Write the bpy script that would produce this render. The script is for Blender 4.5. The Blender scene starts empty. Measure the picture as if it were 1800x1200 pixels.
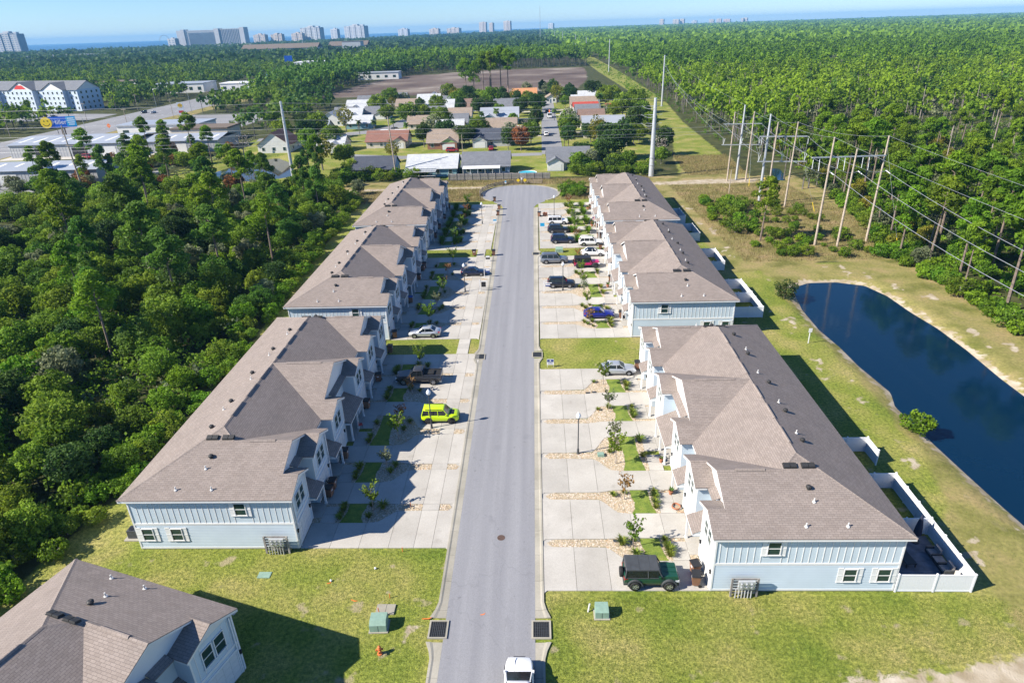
import bpy, math, random
import numpy as np
from mathutils import Vector, Matrix
S = bpy.context.scene
COL = S.collection
R_ = math.radians
# ------------------------------------------------------------------ camera
cd = bpy.data.cameras.new('camera'); cam = bpy.data.objects.new('camera', cd); COL.objects.link(cam)
cd.sensor_width = 36; cd.lens = 36*1160/1800; cd.clip_start = 0.5; cd.clip_end = 60000
def cam_matrix(loc, yaw, pitch, roll):
    f = Vector((math.sin(yaw)*math.cos(pitch), math.cos(yaw)*math.cos(pitch), -math.sin(pitch)))
    r = Vector((math.cos(yaw), -math.sin(yaw), 0)); u = r.cross(f)
    c, s = math.cos(roll), math.sin(roll)
    r2 = c*r - s*u; u2 = s*r + c*u
    m = Matrix((r2, u2, -f)).transposed().to_4x4(); m.translation = loc
    return m
cam.matrix_world = cam_matrix(Vector((0, 0, 42)), R_(-2.4173), R_(25.4359), R_(1.8901))
S.camera = cam
# ------------------------------------------------------------------ sky, sun, exposure
SUN_EL, SUN_AZ = R_(37), R_(180+18.5)          # azimuth of the sun, counter-clockwise from +x
w = bpy.data.worlds.new('World'); S.world = w; w.use_nodes = True
nt = w.node_tree; bg = nt.nodes['Background']
sky = nt.nodes.new('ShaderNodeTexSky'); sky.sky_type = 'NISHITA'; sky.sun_disc = False
sky.sun_elevation = SUN_EL; sky.sun_rotation = R_(90)-SUN_AZ
sky.altitude = 0; sky.air_density = 0.85; sky.dust_density = 0.0; sky.ozone_density = 10.0
nt.links.new(sky.outputs[0], bg.inputs[0]); bg.inputs[1].default_value = 0.076
sl = bpy.data.lights.new('sun', 'SUN'); sun = bpy.data.objects.new('sun', sl); COL.objects.link(sun)
sl.energy = 4.2; sl.angle = R_(0.53); sl.color = (1.0, 0.925, 0.815)
sd = Vector((math.cos(SUN_EL)*math.cos(SUN_AZ), math.cos(SUN_EL)*math.sin(SUN_AZ), math.sin(SUN_EL)))
sun.rotation_euler = sd.to_track_quat('Z', 'Y').to_euler(); sun.location = (-60, -20, 90)
S.view_settings.view_transform = 'Standard'; S.view_settings.look = 'None'
S.view_settings.exposure = 1.12; S.view_settings.gamma = 1; S.view_settings.use_curve_mapping = False
S.cycles.max_bounces = 6; S.cycles.diffuse_bounces = 1; S.cycles.transparent_max_bounces = 8
S.cycles.volume_bounces = 0; S.cycles.use_denoising = True
S.cycles.caustics_reflective = False; S.cycles.caustics_refractive = False
# ------------------------------------------------------------------ materials
MATS = {}
def nmat(name):
    m = bpy.data.materials.new(name); m.use_nodes = True; MATS[name] = m
    return m, m.node_tree, m.node_tree.nodes['Principled BSDF']
def N(t, typ, **kw):
    n = t.nodes.new(typ)
    for k, v in kw.items():
        if k.startswith('i_'):
            n.inputs[int(k[2:]) if k[2:].isdigit() else k[2:]].default_value = v
        else: setattr(n, k, v)
    return n
def L(t, a, b): t.links.new(a, b)
def ramp(t, stops, fac=None):
    r = t.nodes.new('ShaderNodeValToRGB'); e = r.color_ramp.elements
    while len(e) < len(stops): e.new(0.5)
    for el, (p, c) in zip(e, stops):
        el.position = p; el.color = (*c, 1) if len(c) == 3 else c
    if fac is not None: L(t, fac, r.inputs[0])
    return r
def mixc(t, fac, a, b, bt='MIX'):
    n = t.nodes.new('ShaderNodeMix'); n.data_type = 'RGBA'; n.blend_type = bt
    for sock, v in ((n.inputs[0], fac), (n.inputs[6], a), (n.inputs[7], b)):
        if isinstance(v, (int, float)): sock.default_value = v
        elif isinstance(v, tuple): sock.default_value = (*v, 1)
        else: L(t, v, sock)
    return n.outputs[2]
def plain(name, col, rough=0.6, var=0.12, scale=3.0, metal=0, spec=0.4, bump=0, bscale=40, coat=0, rnd=0.0):
    m, t, b = nmat(name)
    tc = N(t, 'ShaderNodeTexCoord')
    nz = N(t, 'ShaderNodeTexNoise'); nz.inputs['Scale'].default_value = scale; nz.inputs['Detail'].default_value = 6
    L(t, tc.outputs['Object'], nz.inputs['Vector'])
    lo = tuple(c*(1-var) for c in col); hi = tuple(min(1, c*(1+var)) for c in col)
    r = ramp(t, [(0.3, lo), (0.7, hi)], nz.outputs[0]); out = r.outputs[0]
    if rnd:
        oi = N(t, 'ShaderNodeObjectInfo'); mr = N(t, 'ShaderNodeMapRange'); mr.inputs[3].default_value = 1-rnd; mr.inputs[4].default_value = 1+rnd
        L(t, oi.outputs['Random'], mr.inputs[0])
        hsv = N(t, 'ShaderNodeHueSaturation'); L(t, mr.outputs[0], hsv.inputs['Value']); L(t, out, hsv.inputs['Color']); out = hsv.outputs[0]
    L(t, out, b.inputs['Base Color'])
    b.inputs['Roughness'].default_value = rough; b.inputs['Metallic'].default_value = metal
    b.inputs['Specular IOR Level'].default_value = spec; b.inputs['Coat Weight'].default_value = coat
    if bump:
        n2 = N(t, 'ShaderNodeTexNoise'); n2.inputs['Scale'].default_value = bscale; n2.inputs['Detail'].default_value = 4
        L(t, tc.outputs['Object'], n2.inputs['Vector'])
        bp = N(t, 'ShaderNodeBump'); bp.inputs['Strength'].default_value = bump; bp.inputs['Distance'].default_value = 0.02
        L(t, n2.outputs[0], bp.inputs['Height']); L(t, bp.outputs[0], b.inputs['Normal'])
    return m
def world_mottle(t, scale, detail=6):
    g = N(t, 'ShaderNodeNewGeometry')
    n = N(t, 'ShaderNodeTexNoise'); n.inputs['Scale'].default_value = scale; n.inputs['Detail'].default_value = detail
    L(t, g.outputs['Position'], n.inputs['Vector']); return n.outputs[0]
def concrete(name, lo, hi):
    m, t, b = nmat(name)
    a = world_mottle(t, 0.35, 5); c = world_mottle(t, 9, 8)
    col = ramp(t, [(0.32, lo), (0.68, hi)], a).outputs[0]
    col = mixc(t, 0.35, col, ramp(t, [(0.3, (0.62, 0.6, 0.57)), (0.7, (1, 1, 1))], c).outputs[0], 'MULTIPLY')
    st = world_mottle(t, 0.9, 8)
    col = mixc(t, ramp(t, [(0.60, (0, 0, 0)), (0.75, (.35, .35, .35))], st).outputs[0], col, (lo[0]*.55, lo[1]*.53, lo[2]*.5))
    oi = N(t, 'ShaderNodeObjectInfo'); mr = N(t, 'ShaderNodeMapRange'); mr.inputs[3].default_value = .9; mr.inputs[4].default_value = 1.06
    L(t, oi.outputs['Random'], mr.inputs[0]); hs = N(t, 'ShaderNodeHueSaturation'); L(t, mr.outputs[0], hs.inputs['Value']); L(t, col, hs.inputs['Color'])
    L(t, hs.outputs[0], b.inputs['Base Color']); b.inputs['Roughness'].default_value = .85
    bp = N(t, 'ShaderNodeBump'); bp.inputs['Strength'].default_value = .15; bp.inputs['Distance'].default_value = .01
    L(t, c, bp.inputs['Height']); L(t, bp.outputs[0], b.inputs['Normal'])
    return m
concrete('concrete', (0.445, 0.42, 0.375), (0.53, 0.505, 0.455))
concrete('kerb_concrete', (0.34, 0.32, 0.26), (0.44, 0.41, 0.34))
# asphalt: long wear streaks along the street
m, t, b = nmat('asphalt')
g = N(t, 'ShaderNodeNewGeometry'); mp = N(t, 'ShaderNodeMapping'); mp.inputs['Scale'].default_value = (1.1, 0.035, 1)
L(t, g.outputs['Position'], mp.inputs['Vector'])
n1 = N(t, 'ShaderNodeTexNoise'); n1.inputs['Scale'].default_value = 1.0; n1.inputs['Detail'].default_value = 7; L(t, mp.outputs[0], n1.inputs['Vector'])
c = ramp(t, [(0.3, (0.245, 0.246, 0.262)), (0.7, (0.305, 0.306, 0.32))], n1.outputs[0]).outputs[0]
c = mixc(t, .5, c, ramp(t, [(0.3, (0.62, 0.62, 0.62)), (0.7, (1.1, 1.1, 1.1))], world_mottle(t, 14, 8)).outputs[0], 'MULTIPLY')
c = mixc(t, ramp(t, [(0.64, (0, 0, 0)), (0.72, (.4, .4, .4))], world_mottle(t, .5, 5)).outputs[0], c, (0.19, 0.19, 0.205))
sx = N(t, 'ShaderNodeSeparateXYZ'); L(t, g.outputs['Position'], sx.inputs[0])
tk = N(t, 'ShaderNodeMath'); tk.operation = 'MULTIPLY_ADD'; tk.inputs[1].default_value = 3.7; tk.inputs[2].default_value = .9; L(t, sx.outputs['X'], tk.inputs[0])
sn = N(t, 'ShaderNodeMath'); sn.operation = 'SINE'; L(t, tk.outputs[0], sn.inputs[0])
tm = N(t, 'ShaderNodeMath'); tm.operation = 'MULTIPLY_ADD'; tm.inputs[1].default_value = .5; L(t, sn.outputs[0], tm.inputs[0]); L(t, n1.outputs[0], tm.inputs[2])
c = mixc(t, ramp(t, [(.5, (0,0,0)), (1.0, (.22,.22,.22))], tm.outputs[0]).outputs[0], c, (.19,.192,.21))
mp2 = N(t, 'ShaderNodeMapping'); mp2.inputs['Scale'].default_value = (.9, .55, 1); L(t, g.outputs['Position'], mp2.inputs['Vector'])
vo = N(t, 'ShaderNodeTexVoronoi'); vo.feature = 'DISTANCE_TO_EDGE'; vo.inputs['Scale'].default_value = .16
nd = N(t, 'ShaderNodeTexNoise'); nd.inputs['Scale'].default_value = .7; nd.inputs['Detail'].default_value = 6; L(t, mp2.outputs[0], nd.inputs['Vector'])
va = N(t, 'ShaderNodeVectorMath'); va.operation = 'MULTIPLY_ADD'; va.inputs[1].default_value = (2.5, 2.5, 0); L(t, nd.outputs[1], va.inputs[0]); L(t, mp2.outputs[0], va.inputs[2]); L(t, va.outputs[0], vo.inputs['Vector'])
c = mixc(t, ramp(t, [(0.0, (.26,.26,.26)), (.004, (0,0,0))], vo.outputs['Distance']).outputs[0], c, (.12,.12,.13))
c = mixc(t, ramp(t, [(0.69, (0,0,0)), (0.73, (.6,.6,.6))], world_mottle(t, 1.7, 3)).outputs[0], c, (.15,.15,.16))
L(t, c, b.inputs['Base Color']); b.inputs['Roughness'].default_value = .8
bp = N(t, 'ShaderNodeBump'); bp.inputs['Strength'].default_value = .3; bp.inputs['Distance'].default_value = .01
L(t, world_mottle(t, 40, 4), bp.inputs['Height']); L(t, bp.outputs[0], b.inputs['Normal'])
plain('far_asphalt', (0.25, 0.25, 0.255), .85, .12, .05)
# shingles: brick courses on the UV map (metres along the eave, metres up the slope)
def shingle(name, c1, c2, mortar, patch):
    m, t, b = nmat(name)
    uv = N(t, 'ShaderNodeUVMap'); uv.uv_map = 'UVMap'
    br = N(t, 'ShaderNodeTexBrick'); br.offset = .5; br.inputs['Scale'].default_value = 1
    br.inputs['Color1'].default_value = (*c1, 1); br.inputs['Color2'].default_value = (*c2, 1); br.inputs['Mortar'].default_value = (*mortar, 1)
    br.inputs['Mortar Size'].default_value = .012; br.inputs['Brick Width'].default_value = .42; br.inputs['Row Height'].default_value = .19; br.inputs['Bias'].default_value = 0
    br.inputs['Mortar Smooth'].default_value = .3
    L(t, uv.outputs[0], br.inputs['Vector'])
    c = mixc(t, .55, br.outputs[0], ramp(t, [(0.3, patch), (0.7, (1.12, 1.1, 1.08))], world_mottle(t, .55, 6)).outputs[0], 'MULTIPLY')
    c = mixc(t, .4, c, ramp(t, [(0.35, (.7, .7, .7)), (0.65, (1.15, 1.15, 1.15))], world_mottle(t, 18, 3)).outputs[0], 'MULTIPLY')
    L(t, c, b.inputs['Base Color']); b.inputs['Roughness'].default_value = .9; b.inputs['Specular IOR Level'].default_value = .25
    bp = N(t, 'ShaderNodeBump'); bp.inputs['Strength'].default_value = .5; bp.inputs['Distance'].default_value = .012; bp.invert = True
    L(t, br.outputs['Fac'], bp.inputs['Height']); L(t, bp.outputs[0], b.inputs['Normal'])
shingle('shingle', (0.255, 0.215, 0.19), (0.305, 0.26, 0.232), (0.155, 0.13, 0.118), (.88, .87, .86))
for nm, c in (('roof_grey', (.17, .18, .20)), ('roof_light', (.48, .50, .52)), ('roof_tan', (.30, .24, .19)), ('roof_brown', (.22, .15, .12)), ('roof_red', (.42, .07, .05)),
              ('roof_orange', (.52, .25, .12)), ('roof_dark', (.075, .085, .11)), ('roof_rust', (.25, .13, .10))):
    shingle(nm, c, tuple(k*1.25 for k in c), tuple(k*.6 for k in c), (.8, .8, .8))
plain('white_trim', (.80, .80, .79), .5, .04, 1.5)
plain('siding', (.585, .68, .75), .55, .05, .6)
plain('siding_front', (.78, .78, .77), .55, .04, .6)
plain('garage_white', (.74, .74, .73), .5, .04, .8)
plain('door_blue', (.10, .16, .22), .5)
plain('black_metal', (.02, .02, .022), .45, .2)
plain('dark_grey', (.06, .065, .07), .55, .15)
plain('vent_dark', (.035, .035, .035), .6)
plain('pipe_white', (.65, .65, .63), .5)
plain('vinyl', (.80, .81, .82), .4, .03)
plain('steel_grey', (.42, .44, .46), .45, .1, 2, .4)
plain('pole_wood', (.42, .35, .28), .85, .25, 2.5, bump=.3)
plain('old_wood', (.30, .28, .26), .9, .3, 1.2, bump=.3, rnd=.22)
plain('rail_wood', (.30, .24, .18), .85, .25, 3, rnd=.15)
plain('galvanised', (.56, .58, .60), .45, .1, 4, .35)
plain('wire_metal', (.55, .56, .57), .4, .05, 1, .6)
plain('insulator', (.72, .74, .76), .3, .05)
plain('bin_brown', (.24, .12, .07), .6, .15, rnd=.12)
plain('bin_lid', (.02, .02, .022), .5)
plain('bin_blue', (.03, .08, .30), .5)
plain('box_green', (.24, .36, .29), .55, .12)
plain('orange_paint', (.80, .20, .04), .5)
plain('hydrant_orange', (.62, .17, .05), .5, .15)
plain('rust_iron', (.11, .07, .055), .8, .3, 6)
plain('grate_iron', (.03, .03, .03), .6)
plain('rubber', (.018, .018, .018), .8)
plain('rim_alloy', (.55, .56, .58), .3, .05, 3, .7)
plain('rim_dark', (.04, .04, .04), .4)
plain('tail_red', (.45, .02, .02), .3)
plain('head_lens', (.75, .77, .78), .15)
plain('plate_white', (.75, .75, .75), .5)
plain('sign_white', (.80, .80, .80), .5, .03)
plain('sign_blue', (.03, .06, .22), .45, .05)
plain('sign_royal', (.01, .11, .55), .45, .05)
plain('sign_cyan', (.02, .35, .62), .45, .05)
plain('sign_yellow', (.85, .60, .02), .45, .05)
plain('sign_red', (.62, .05, .04), .45, .05)
plain('sign_green', (.05, .42, .25), .45, .05)
plain('terracotta', (.42, .17, .09), .8)
plain('cushion', (.30, .28, .27), .9)
plain('navy_canvas', (.02, .025, .05), .9)
plain('paver', (.16, .17, .20), .8, .3, 1.5)
plain('pool_water', (.03, .50, .62), .1, .05)
plain('stucco', (.62, .58, .52), .8, .06, .4)
plain('metal_roof', (.40, .43, .47), .45, .1, .1, .2)
plain('trunk_pine', (.20, .155, .125), .9, .3, 2, bump=.4)
plain('trunk_grey', (.22, .20, .175), .9, .3, 2, bump=.4)
plain('tree_bare', (.30, .26, .23), .9, .2)
def glass(name, col, rough=.08):
    m, t, b = nmat(name); b.inputs['Base Color'].default_value = (*col, 1); b.inputs['Roughness'].default_value = rough
    b.inputs['Specular IOR Level'].default_value = .6
glass('pane', (.025, .055, .05)); glass('car_glass', (.012, .016, .02), .05); glass('lamp_glass', (.75, .78, .8), .2); glass('screen', (.25, .27, .28), .5)
def paint(name, col, metal=.3):
    m, t, b = nmat(name); b.inputs['Base Color'].default_value = (*col, 1); b.inputs['Metallic'].default_value = metal
    b.inputs['Roughness'].default_value = .35; b.inputs['Coat Weight'].default_value = .7; b.inputs['Coat Roughness'].default_value = .06
for nm, c, mt in (('car_white', (.80, .80, .80), 0), ('car_green', (.012, .075, .045), .2), ('car_silver', (.55, .57, .60), .5), ('car_blue', (.012, .02, .26), .3), ('car_black', (.012, .014, .02), .2),
                  ('car_grey', (.20, .22, .25), .4), ('car_magenta', (.60, .015, .14), .2), ('car_lime', (.52, .72, .0), 0), ('car_navy', (.01, .018, .05), .3), ('car_red', (.35, .02, .03), .1), ('car_charcoal', (.05, .05, .055), .3)):
    paint(nm, c, mt)
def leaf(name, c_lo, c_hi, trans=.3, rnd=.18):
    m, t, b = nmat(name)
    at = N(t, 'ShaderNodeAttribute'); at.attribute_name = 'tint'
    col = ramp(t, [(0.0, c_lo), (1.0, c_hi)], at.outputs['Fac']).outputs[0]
    oi = N(t, 'ShaderNodeObjectInfo'); mr = N(t, 'ShaderNodeMapRange'); mr.inputs[3].default_value = 1-rnd; mr.inputs[4].default_value = 1+rnd
    L(t, oi.outputs['Random'], mr.inputs[0])
    hs = N(t, 'ShaderNodeHueSaturation'); L(t, mr.outputs[0], hs.inputs['Value']); L(t, col, hs.inputs['Color'])
    m2 = N(t, 'ShaderNodeMapRange'); m2.inputs[3].default_value = .5-.018; m2.inputs[4].default_value = .5+.018
    ml = N(t, 'ShaderNodeMath'); ml.operation = 'MULTIPLY'; ml.inputs[1].default_value = 7.31; L(t, oi.outputs['Random'], ml.inputs[0])
    fr = N(t, 'ShaderNodeMath'); fr.operation = 'FRACT'; L(t, ml.outputs[0], fr.inputs[0]); L(t, fr.outputs[0], m2.inputs[0]); L(t, m2.outputs[0], hs.inputs['Hue'])
    L(t, hs.outputs[0], b.inputs['Base Color']); b.inputs['Roughness'].default_value = .65; b.inputs['Specular IOR Level'].default_value = .25
    tr = N(t, 'ShaderNodeBsdfTranslucent'); L(t, hs.outputs[0], tr.inputs['Color'])
    mx = N(t, 'ShaderNodeMixShader'); mx.inputs[0].default_value = trans
    out = t.nodes['Material Output']; L(t, b.outputs[0], mx.inputs[1]); L(t, tr.outputs[0], mx.inputs[2]); L(t, mx.outputs[0], out.inputs['Surface'])
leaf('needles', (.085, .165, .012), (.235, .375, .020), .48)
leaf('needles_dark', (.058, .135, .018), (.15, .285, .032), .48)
leaf('leaf_mid', (.088, .155, .014), (.255, .375, .032), .5)
leaf('leaf_dark', (.030, .072, .016), (.085, .155, .028), .42)
leaf('leaf_yellow', (.12, .14, .015), (.30, .28, .03), .4)
leaf('leaf_pale', (.11, .14, .065), (.27, .31, .16), .4)
leaf('leaf_rust', (.14, .08, .025), (.38, .17, .05), .4)
leaf('palm_leaf', (.05, .11, .02), (.15, .23, .04), .4)
leaf('bright_shrub', (.075, .16, .010), (.21, .36, .018), .42)
leaf('dry_grass', (.16, .14, .05), (.36, .30, .13), .3, .2)
leaf('lawn_blade', (.10, .15, .02), (.26, .29, .06), .3, .1)
leaf('ornamental', (.09, .16, .02), (.32, .36, .05), .3)
# ------------------------------------------------------------------ mesh helpers
rng = random.Random(7)
class MB:
    def __init__(s): s.v = []; s.f = []
    def add(s, vs, fs):
        o = len(s.v); s.v += [tuple(p) for p in vs]; s.f += [tuple(i+o for i in f) for f in fs]; return s
    def box(s, x0, x1, y0, y1, z0, z1):
        return s.add([(x0,y0,z0),(x1,y0,z0),(x1,y1,z0),(x0,y1,z0),(x0,y0,z1),(x1,y0,z1),(x1,y1,z1),(x0,y1,z1)],
                     [(0,3,2,1),(4,5,6,7),(0,1,5,4),(1,2,6,5),(2,3,7,6),(3,0,4,7)])
    def prism(s, poly, z0, z1):          # poly in plan, counter-clockwise
        n = len(poly); a = sum(poly[i][0]*poly[(i+1)%n][1]-poly[(i+1)%n][0]*poly[i][1] for i in range(n))
        if a < 0: poly = poly[::-1]
        return s.add([(x,y,z0) for x,y in poly]+[(x,y,z1) for x,y in poly],
                     [tuple(range(n))[::-1], tuple(range(n,2*n))]+[(i,(i+1)%n,n+(i+1)%n,n+i) for i in range(n)])
    def slab(s, top, th):                # 3-D polygon (counter-clockwise from above), thickened downwards
        n = len(top); a = sum(top[i][0]*top[(i+1)%n][1]-top[(i+1)%n][0]*top[i][1] for i in range(n))
        if a < 0: top = top[::-1]
        return s.add(list(top)+[(x,y,z-th) for x,y,z in top],
                     [tuple(range(n)), tuple(range(n,2*n))[::-1]]+[(i,n+i,n+(i+1)%n,(i+1)%n) for i in range(n)])
    def tube(s, p, q, r0, r1=None, n=8, caps=True):
        r1 = r0 if r1 is None else r1
        p, q = Vector(p), Vector(q); d = (q-p).normalized()
        a = d.orthogonal().normalized(); b = d.cross(a)
        vs = []
        for c, r in ((p, r0), (q, r1)):
            for i in range(n):
                t = 2*math.pi*i/n; vs.append(c+r*(math.cos(t)*a+math.sin(t)*b))
        fs = [(i,(i+1)%n,n+(i+1)%n,n+i) for i in range(n)]
        if caps: fs += [tuple(range(n))[::-1], tuple(range(n,2*n))]
        return s.add(vs, fs)
    def path(s, pts, r, n=5):
        pts = [Vector(p) for p in pts]; rings = []
        for i, p in enumerate(pts):
            d = (pts[min(i+1,len(pts)-1)]-pts[max(i-1,0)]).normalized(); a = d.cross(Vector((0,0,1)))
            if a.length < .01: a = d.orthogonal()
            a.normalize(); b = a.cross(d); rr = r[i] if isinstance(r, (list, tuple)) else r
            rings.append([p+rr*(math.cos(2*math.pi*k/n)*a+math.sin(2*math.pi*k/n)*b) for k in range(n)])
        vs = [v for q in rings for v in q]; fs = []
        for i in range(len(pts)-1):
            fs += [(i*n+k, i*n+(k+1)%n, (i+1)*n+(k+1)%n, (i+1)*n+k) for k in range(n)]
        return s.add(vs, fs+[tuple(range(n))[::-1], tuple(range((len(pts)-1)*n, len(pts)*n))])
    def lathe(s, prof, n=12, c=(0,0,0)):
        vs = []
        for r, z in prof:
            vs += [(c[0]+r*math.cos(2*math.pi*i/n), c[1]+r*math.sin(2*math.pi*i/n), c[2]+z) for i in range(n)]
        m = len(prof); fs = [(j*n+i, j*n+(i+1)%n, (j+1)*n+(i+1)%n, (j+1)*n+i) for j in range(m-1) for i in range(n)]
        return s.add(vs, fs+[tuple(range(n))[::-1], tuple(range((m-1)*n, m*n))])
    def mesh(s, name, mat, smooth=False, uv=False):
        me = bpy.data.meshes.new(name); me.from_pydata(s.v, [], s.f); me.update()
        me.materials.append(MATS[mat])
        if uv: roof_uv(me)
        if smooth:
            me.polygons.foreach_set('use_smooth', [True]*len(me.polygons))
        return me
    def build(s, name, mat, parent=None, **kw):
        return link(name, s.mesh(name, mat, **kw), parent)
def roof_uv(me):
    uv = me.uv_layers.new(name='UVMap')
    for p in me.polygons:
        n = p.normal; h = Vector((-n.y, n.x, 0))
        h = h.normalized() if h.length > 1e-3 else Vector((1,0,0)); sl_ = n.cross(h)
        for li in p.loop_indices:
            co = me.vertices[me.loops[li].vertex_index].co; uv.data[li].uv = (co.dot(h), co.dot(sl_))
def link(name, me, parent=None, loc=None, rz=None):
    o = bpy.data.objects.new(name, me); COL.objects.link(o)
    if parent is not None: o.parent = parent
    if loc is not None: o.location = loc
    if rz is not None: o.rotation_euler = (0, 0, rz)
    return o
def tag(o, label, cat, group=None):
    o['label'] = label; o['category'] = cat
    if group: o['group'] = group
    return o
def empty(name, loc=(0,0,0), rz=0, label=None, cat=None, group=None):
    o = bpy.data.objects.new(name, None); COL.objects.link(o); o.location = loc; o.rotation_euler = (0,0,rz); o.empty_display_size = .3
    if label: tag(o, label, cat, group)
    return o
def struct(o, kind='structure', label=None):
    o['kind'] = kind
    if label: o['label'] = label
    return o
KIDS = {}
def dup(src, loc=None, rz=None, label=None, group=None, scale=None):
    r = src.copy(); COL.objects.link(r)
    if loc is not None: r.location = loc
    if rz is not None: r.rotation_euler = (0,0,rz)
    if scale is not None: r.scale = scale if isinstance(scale, tuple) else (scale,)*3
    if label: r['label'] = label
    if group: r['group'] = group
    if src.name not in KIDS: KIDS[src.name] = [(c, list(c.children)) for c in src.children]
    for c, gs in KIDS[src.name]:
        d = c.copy(); COL.objects.link(d); d.parent = r
        for gch in gs:
            e = gch.copy(); COL.objects.link(e); e.parent = d
    return r
class Proto:            # the first placing moves the prototype itself, the others copy it
    def __init__(s, obj): s.o = obj; s.used = False; s.first = None
    def put(s, loc, rz=0, label=None, group=None, scale=None):
        if not s.used:
            s.used = True
            KIDS[s.o.name] = [(c, list(c.children)) for c in s.o.children]
            s.o.location = loc; s.o.rotation_euler = (0,0,rz)
            if scale is not None: s.o.scale = scale if isinstance(scale, tuple) else (scale,)*3
            if label: s.o['label'] = label
            if group: s.o['group'] = group
            return s.o
        return dup(s.o, loc, rz, label, group, scale)
def lerp(a, b, t): return a+(b-a)*t
def inpoly(x, y, poly):
    x = np.asarray(x, float); y = np.asarray(y, float); c = np.zeros(x.shape, bool); n = len(poly)
    for i in range(n):
        x0, y0 = poly[i]; x1, y1 = poly[(i+1)%n]
        if y0 == y1: continue
        k = ((y0 > y) != (y1 > y)) & (x < (x1-x0)*(y-y0)/(y1-y0)+x0); c ^= k
    return c
def np_mesh(name, V, F, mat, tint=None, quad=True):
    me = bpy.data.meshes.new(name); k = F.shape[1]
    me.vertices.add(len(V)); me.vertices.foreach_set('co', V.astype(np.float32).ravel())
    me.loops.add(F.size); me.loops.foreach_set('vertex_index', F.astype(np.int32).ravel())
    me.polygons.add(len(F)); me.polygons.foreach_set('loop_start', np.arange(0, F.size, k, dtype=np.int32)); me.polygons.foreach_set('loop_total', np.full(len(F), k, np.int32))
    if tint is not None:
        a = me.attributes.new('tint', 'FLOAT', 'POINT'); a.data.foreach_set('value', tint.astype(np.float32))
    me.materials.append(MATS[mat]); me.update(calc_edges=True)
    return me
# ================================================================== terrain
POND = [(45.1,109.8),(48.3,111.9),(53.3,112.0),(57.4,110.0),(58.9,105.1),(59.2,98.2),(60,91.6),(60,84.5),(59.5,76.3),(59.5,70),(59.8,60),(58,46),(52,40),(46.5,41),(44.3,48.5),
        (44,51.3),(43.6,56.2),(43.2,61.8),(43.1,66.4),(42.9,69.6),(44.0,73),(43.6,76.7),(43.2,79.9),(43.1,86),(42.5,91.9),(42.8,99.6),(44.1,107.1)]
BASIN = [(-112,226),(-108,249),(-98,256),(-88,243),(-80,219),(-88,212),(-100,214)]
PUDDLE = [(-150,168),(-128.3,162),(-117,156),(-114,146),(-126,138),(-145,146)]
DITCH = [(70.2,196),(72.4,204),(74.6,213),(76.6,212),(74.6,203),(72.3,195)]
def dist_poly(X, Y, poly):
    d = np.full(X.shape, 1e9)
    for i in range(len(poly)):
        ax, ay = poly[i]; bx, by = poly[(i+1) % len(poly)]
        dx, dy = bx-ax, by-ay; t_ = np.clip(((X-ax)*dx+(Y-ay)*dy)/(dx*dx+dy*dy), 0, 1)
        d = np.minimum(d, np.hypot(X-ax-t_*dx, Y-ay-t_*dy))
    return np.where(inpoly(X, Y, poly), -d, d)
def lines(*segs):
    out = []
    for a, b_, st in segs: out += list(np.arange(a, b_, st))
    return out
def grow(a, st, k, end):
    out = [a]
    while abs(out[-1]) < abs(end): out.append(out[-1]+st); st *= k
    return out
def vn(x, y, sc, seed):          # cheap smooth noise from a few rotated waves, about -1..1
    g = np.random.default_rng(seed); out = np.zeros(np.shape(x))
    for i in range(7):
        a = g.uniform(0, 6.28); k = (1.0+.55*i)/sc; out = out+np.sin((x*math.cos(a)+y*math.sin(a))*k*6.28+g.uniform(0, 6.28))/(1+.35*i)
    return out/2.6
xs = sorted(set([round(-150-v, 2) for v in grow(0, 4, 1.09, 14000)] + lines((-150,-52,2.2),(-52,73,.85),(73,150,2.2)) + [round(150+v, 2) for v in grow(0, 4, 1.09, 14000)]))
ys = sorted(set(lines((-60,18,6),(18,130,.85),(130,262,1.5),(262,480,3.5)) + [round(480+v, 2) for v in grow(0, 5, 1.07, 15000)]))
X, Y = np.meshgrid(np.array(xs), np.array(ys))
Z = np.zeros(X.shape)
def smooth(a, b_, v):
    t_ = np.clip((v-a)/(b_-a), 0, 1); return t_*t_*(3-2*t_)
pd = dist_poly(X, Y, POND)
Z += -1.35*(1-smooth(-3.0, 2.6, pd))
for poly in (BASIN, PUDDLE): Z += -1.2*(1-smooth(-5, 4, dist_poly(X, Y, poly)))
Z += -1.0*(1-smooth(-1, 2.2, dist_poly(X, Y, DITCH)))
def mask(poly, soft=1.2): return 1-smooth(-soft, soft, dist_poly(X, Y, poly))
ESTATE = [(-46,10),(-45.3,39.6),(-44,47),(-42.3,55),(-42.5,80),(-44,100),(-46,135),(-47.5,165),(-47.6,176),(36,176),(37,140),(40,124),(45.4,117),(53.6,120.8),(60,121),(66.7,117.4),(68,108.5),(68.5,99),(68.4,80),(66,40),(66,10)]
lawn = mask(ESTATE)
for p_ in ([(44,206),(55,275),(57,323),(68,420),(77,410),(69,321),(66.5,263),(64,206)], [(-125,206),(-125,300),(-100,345),(-70,440),(60,440),(52,330),(46,262),(35,206)],
           [(66,420),(64,700),(68,1300),(88,1300),(84,700),(78,420)], [(-212,300),(-170,300),(-170,330),(-208,380)], [(-232,200),(-222,310),(-210,310),(-180,200)]):
    lawn = np.maximum(lawn, mask(p_, 2.5))
dry = np.zeros(X.shape)
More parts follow.
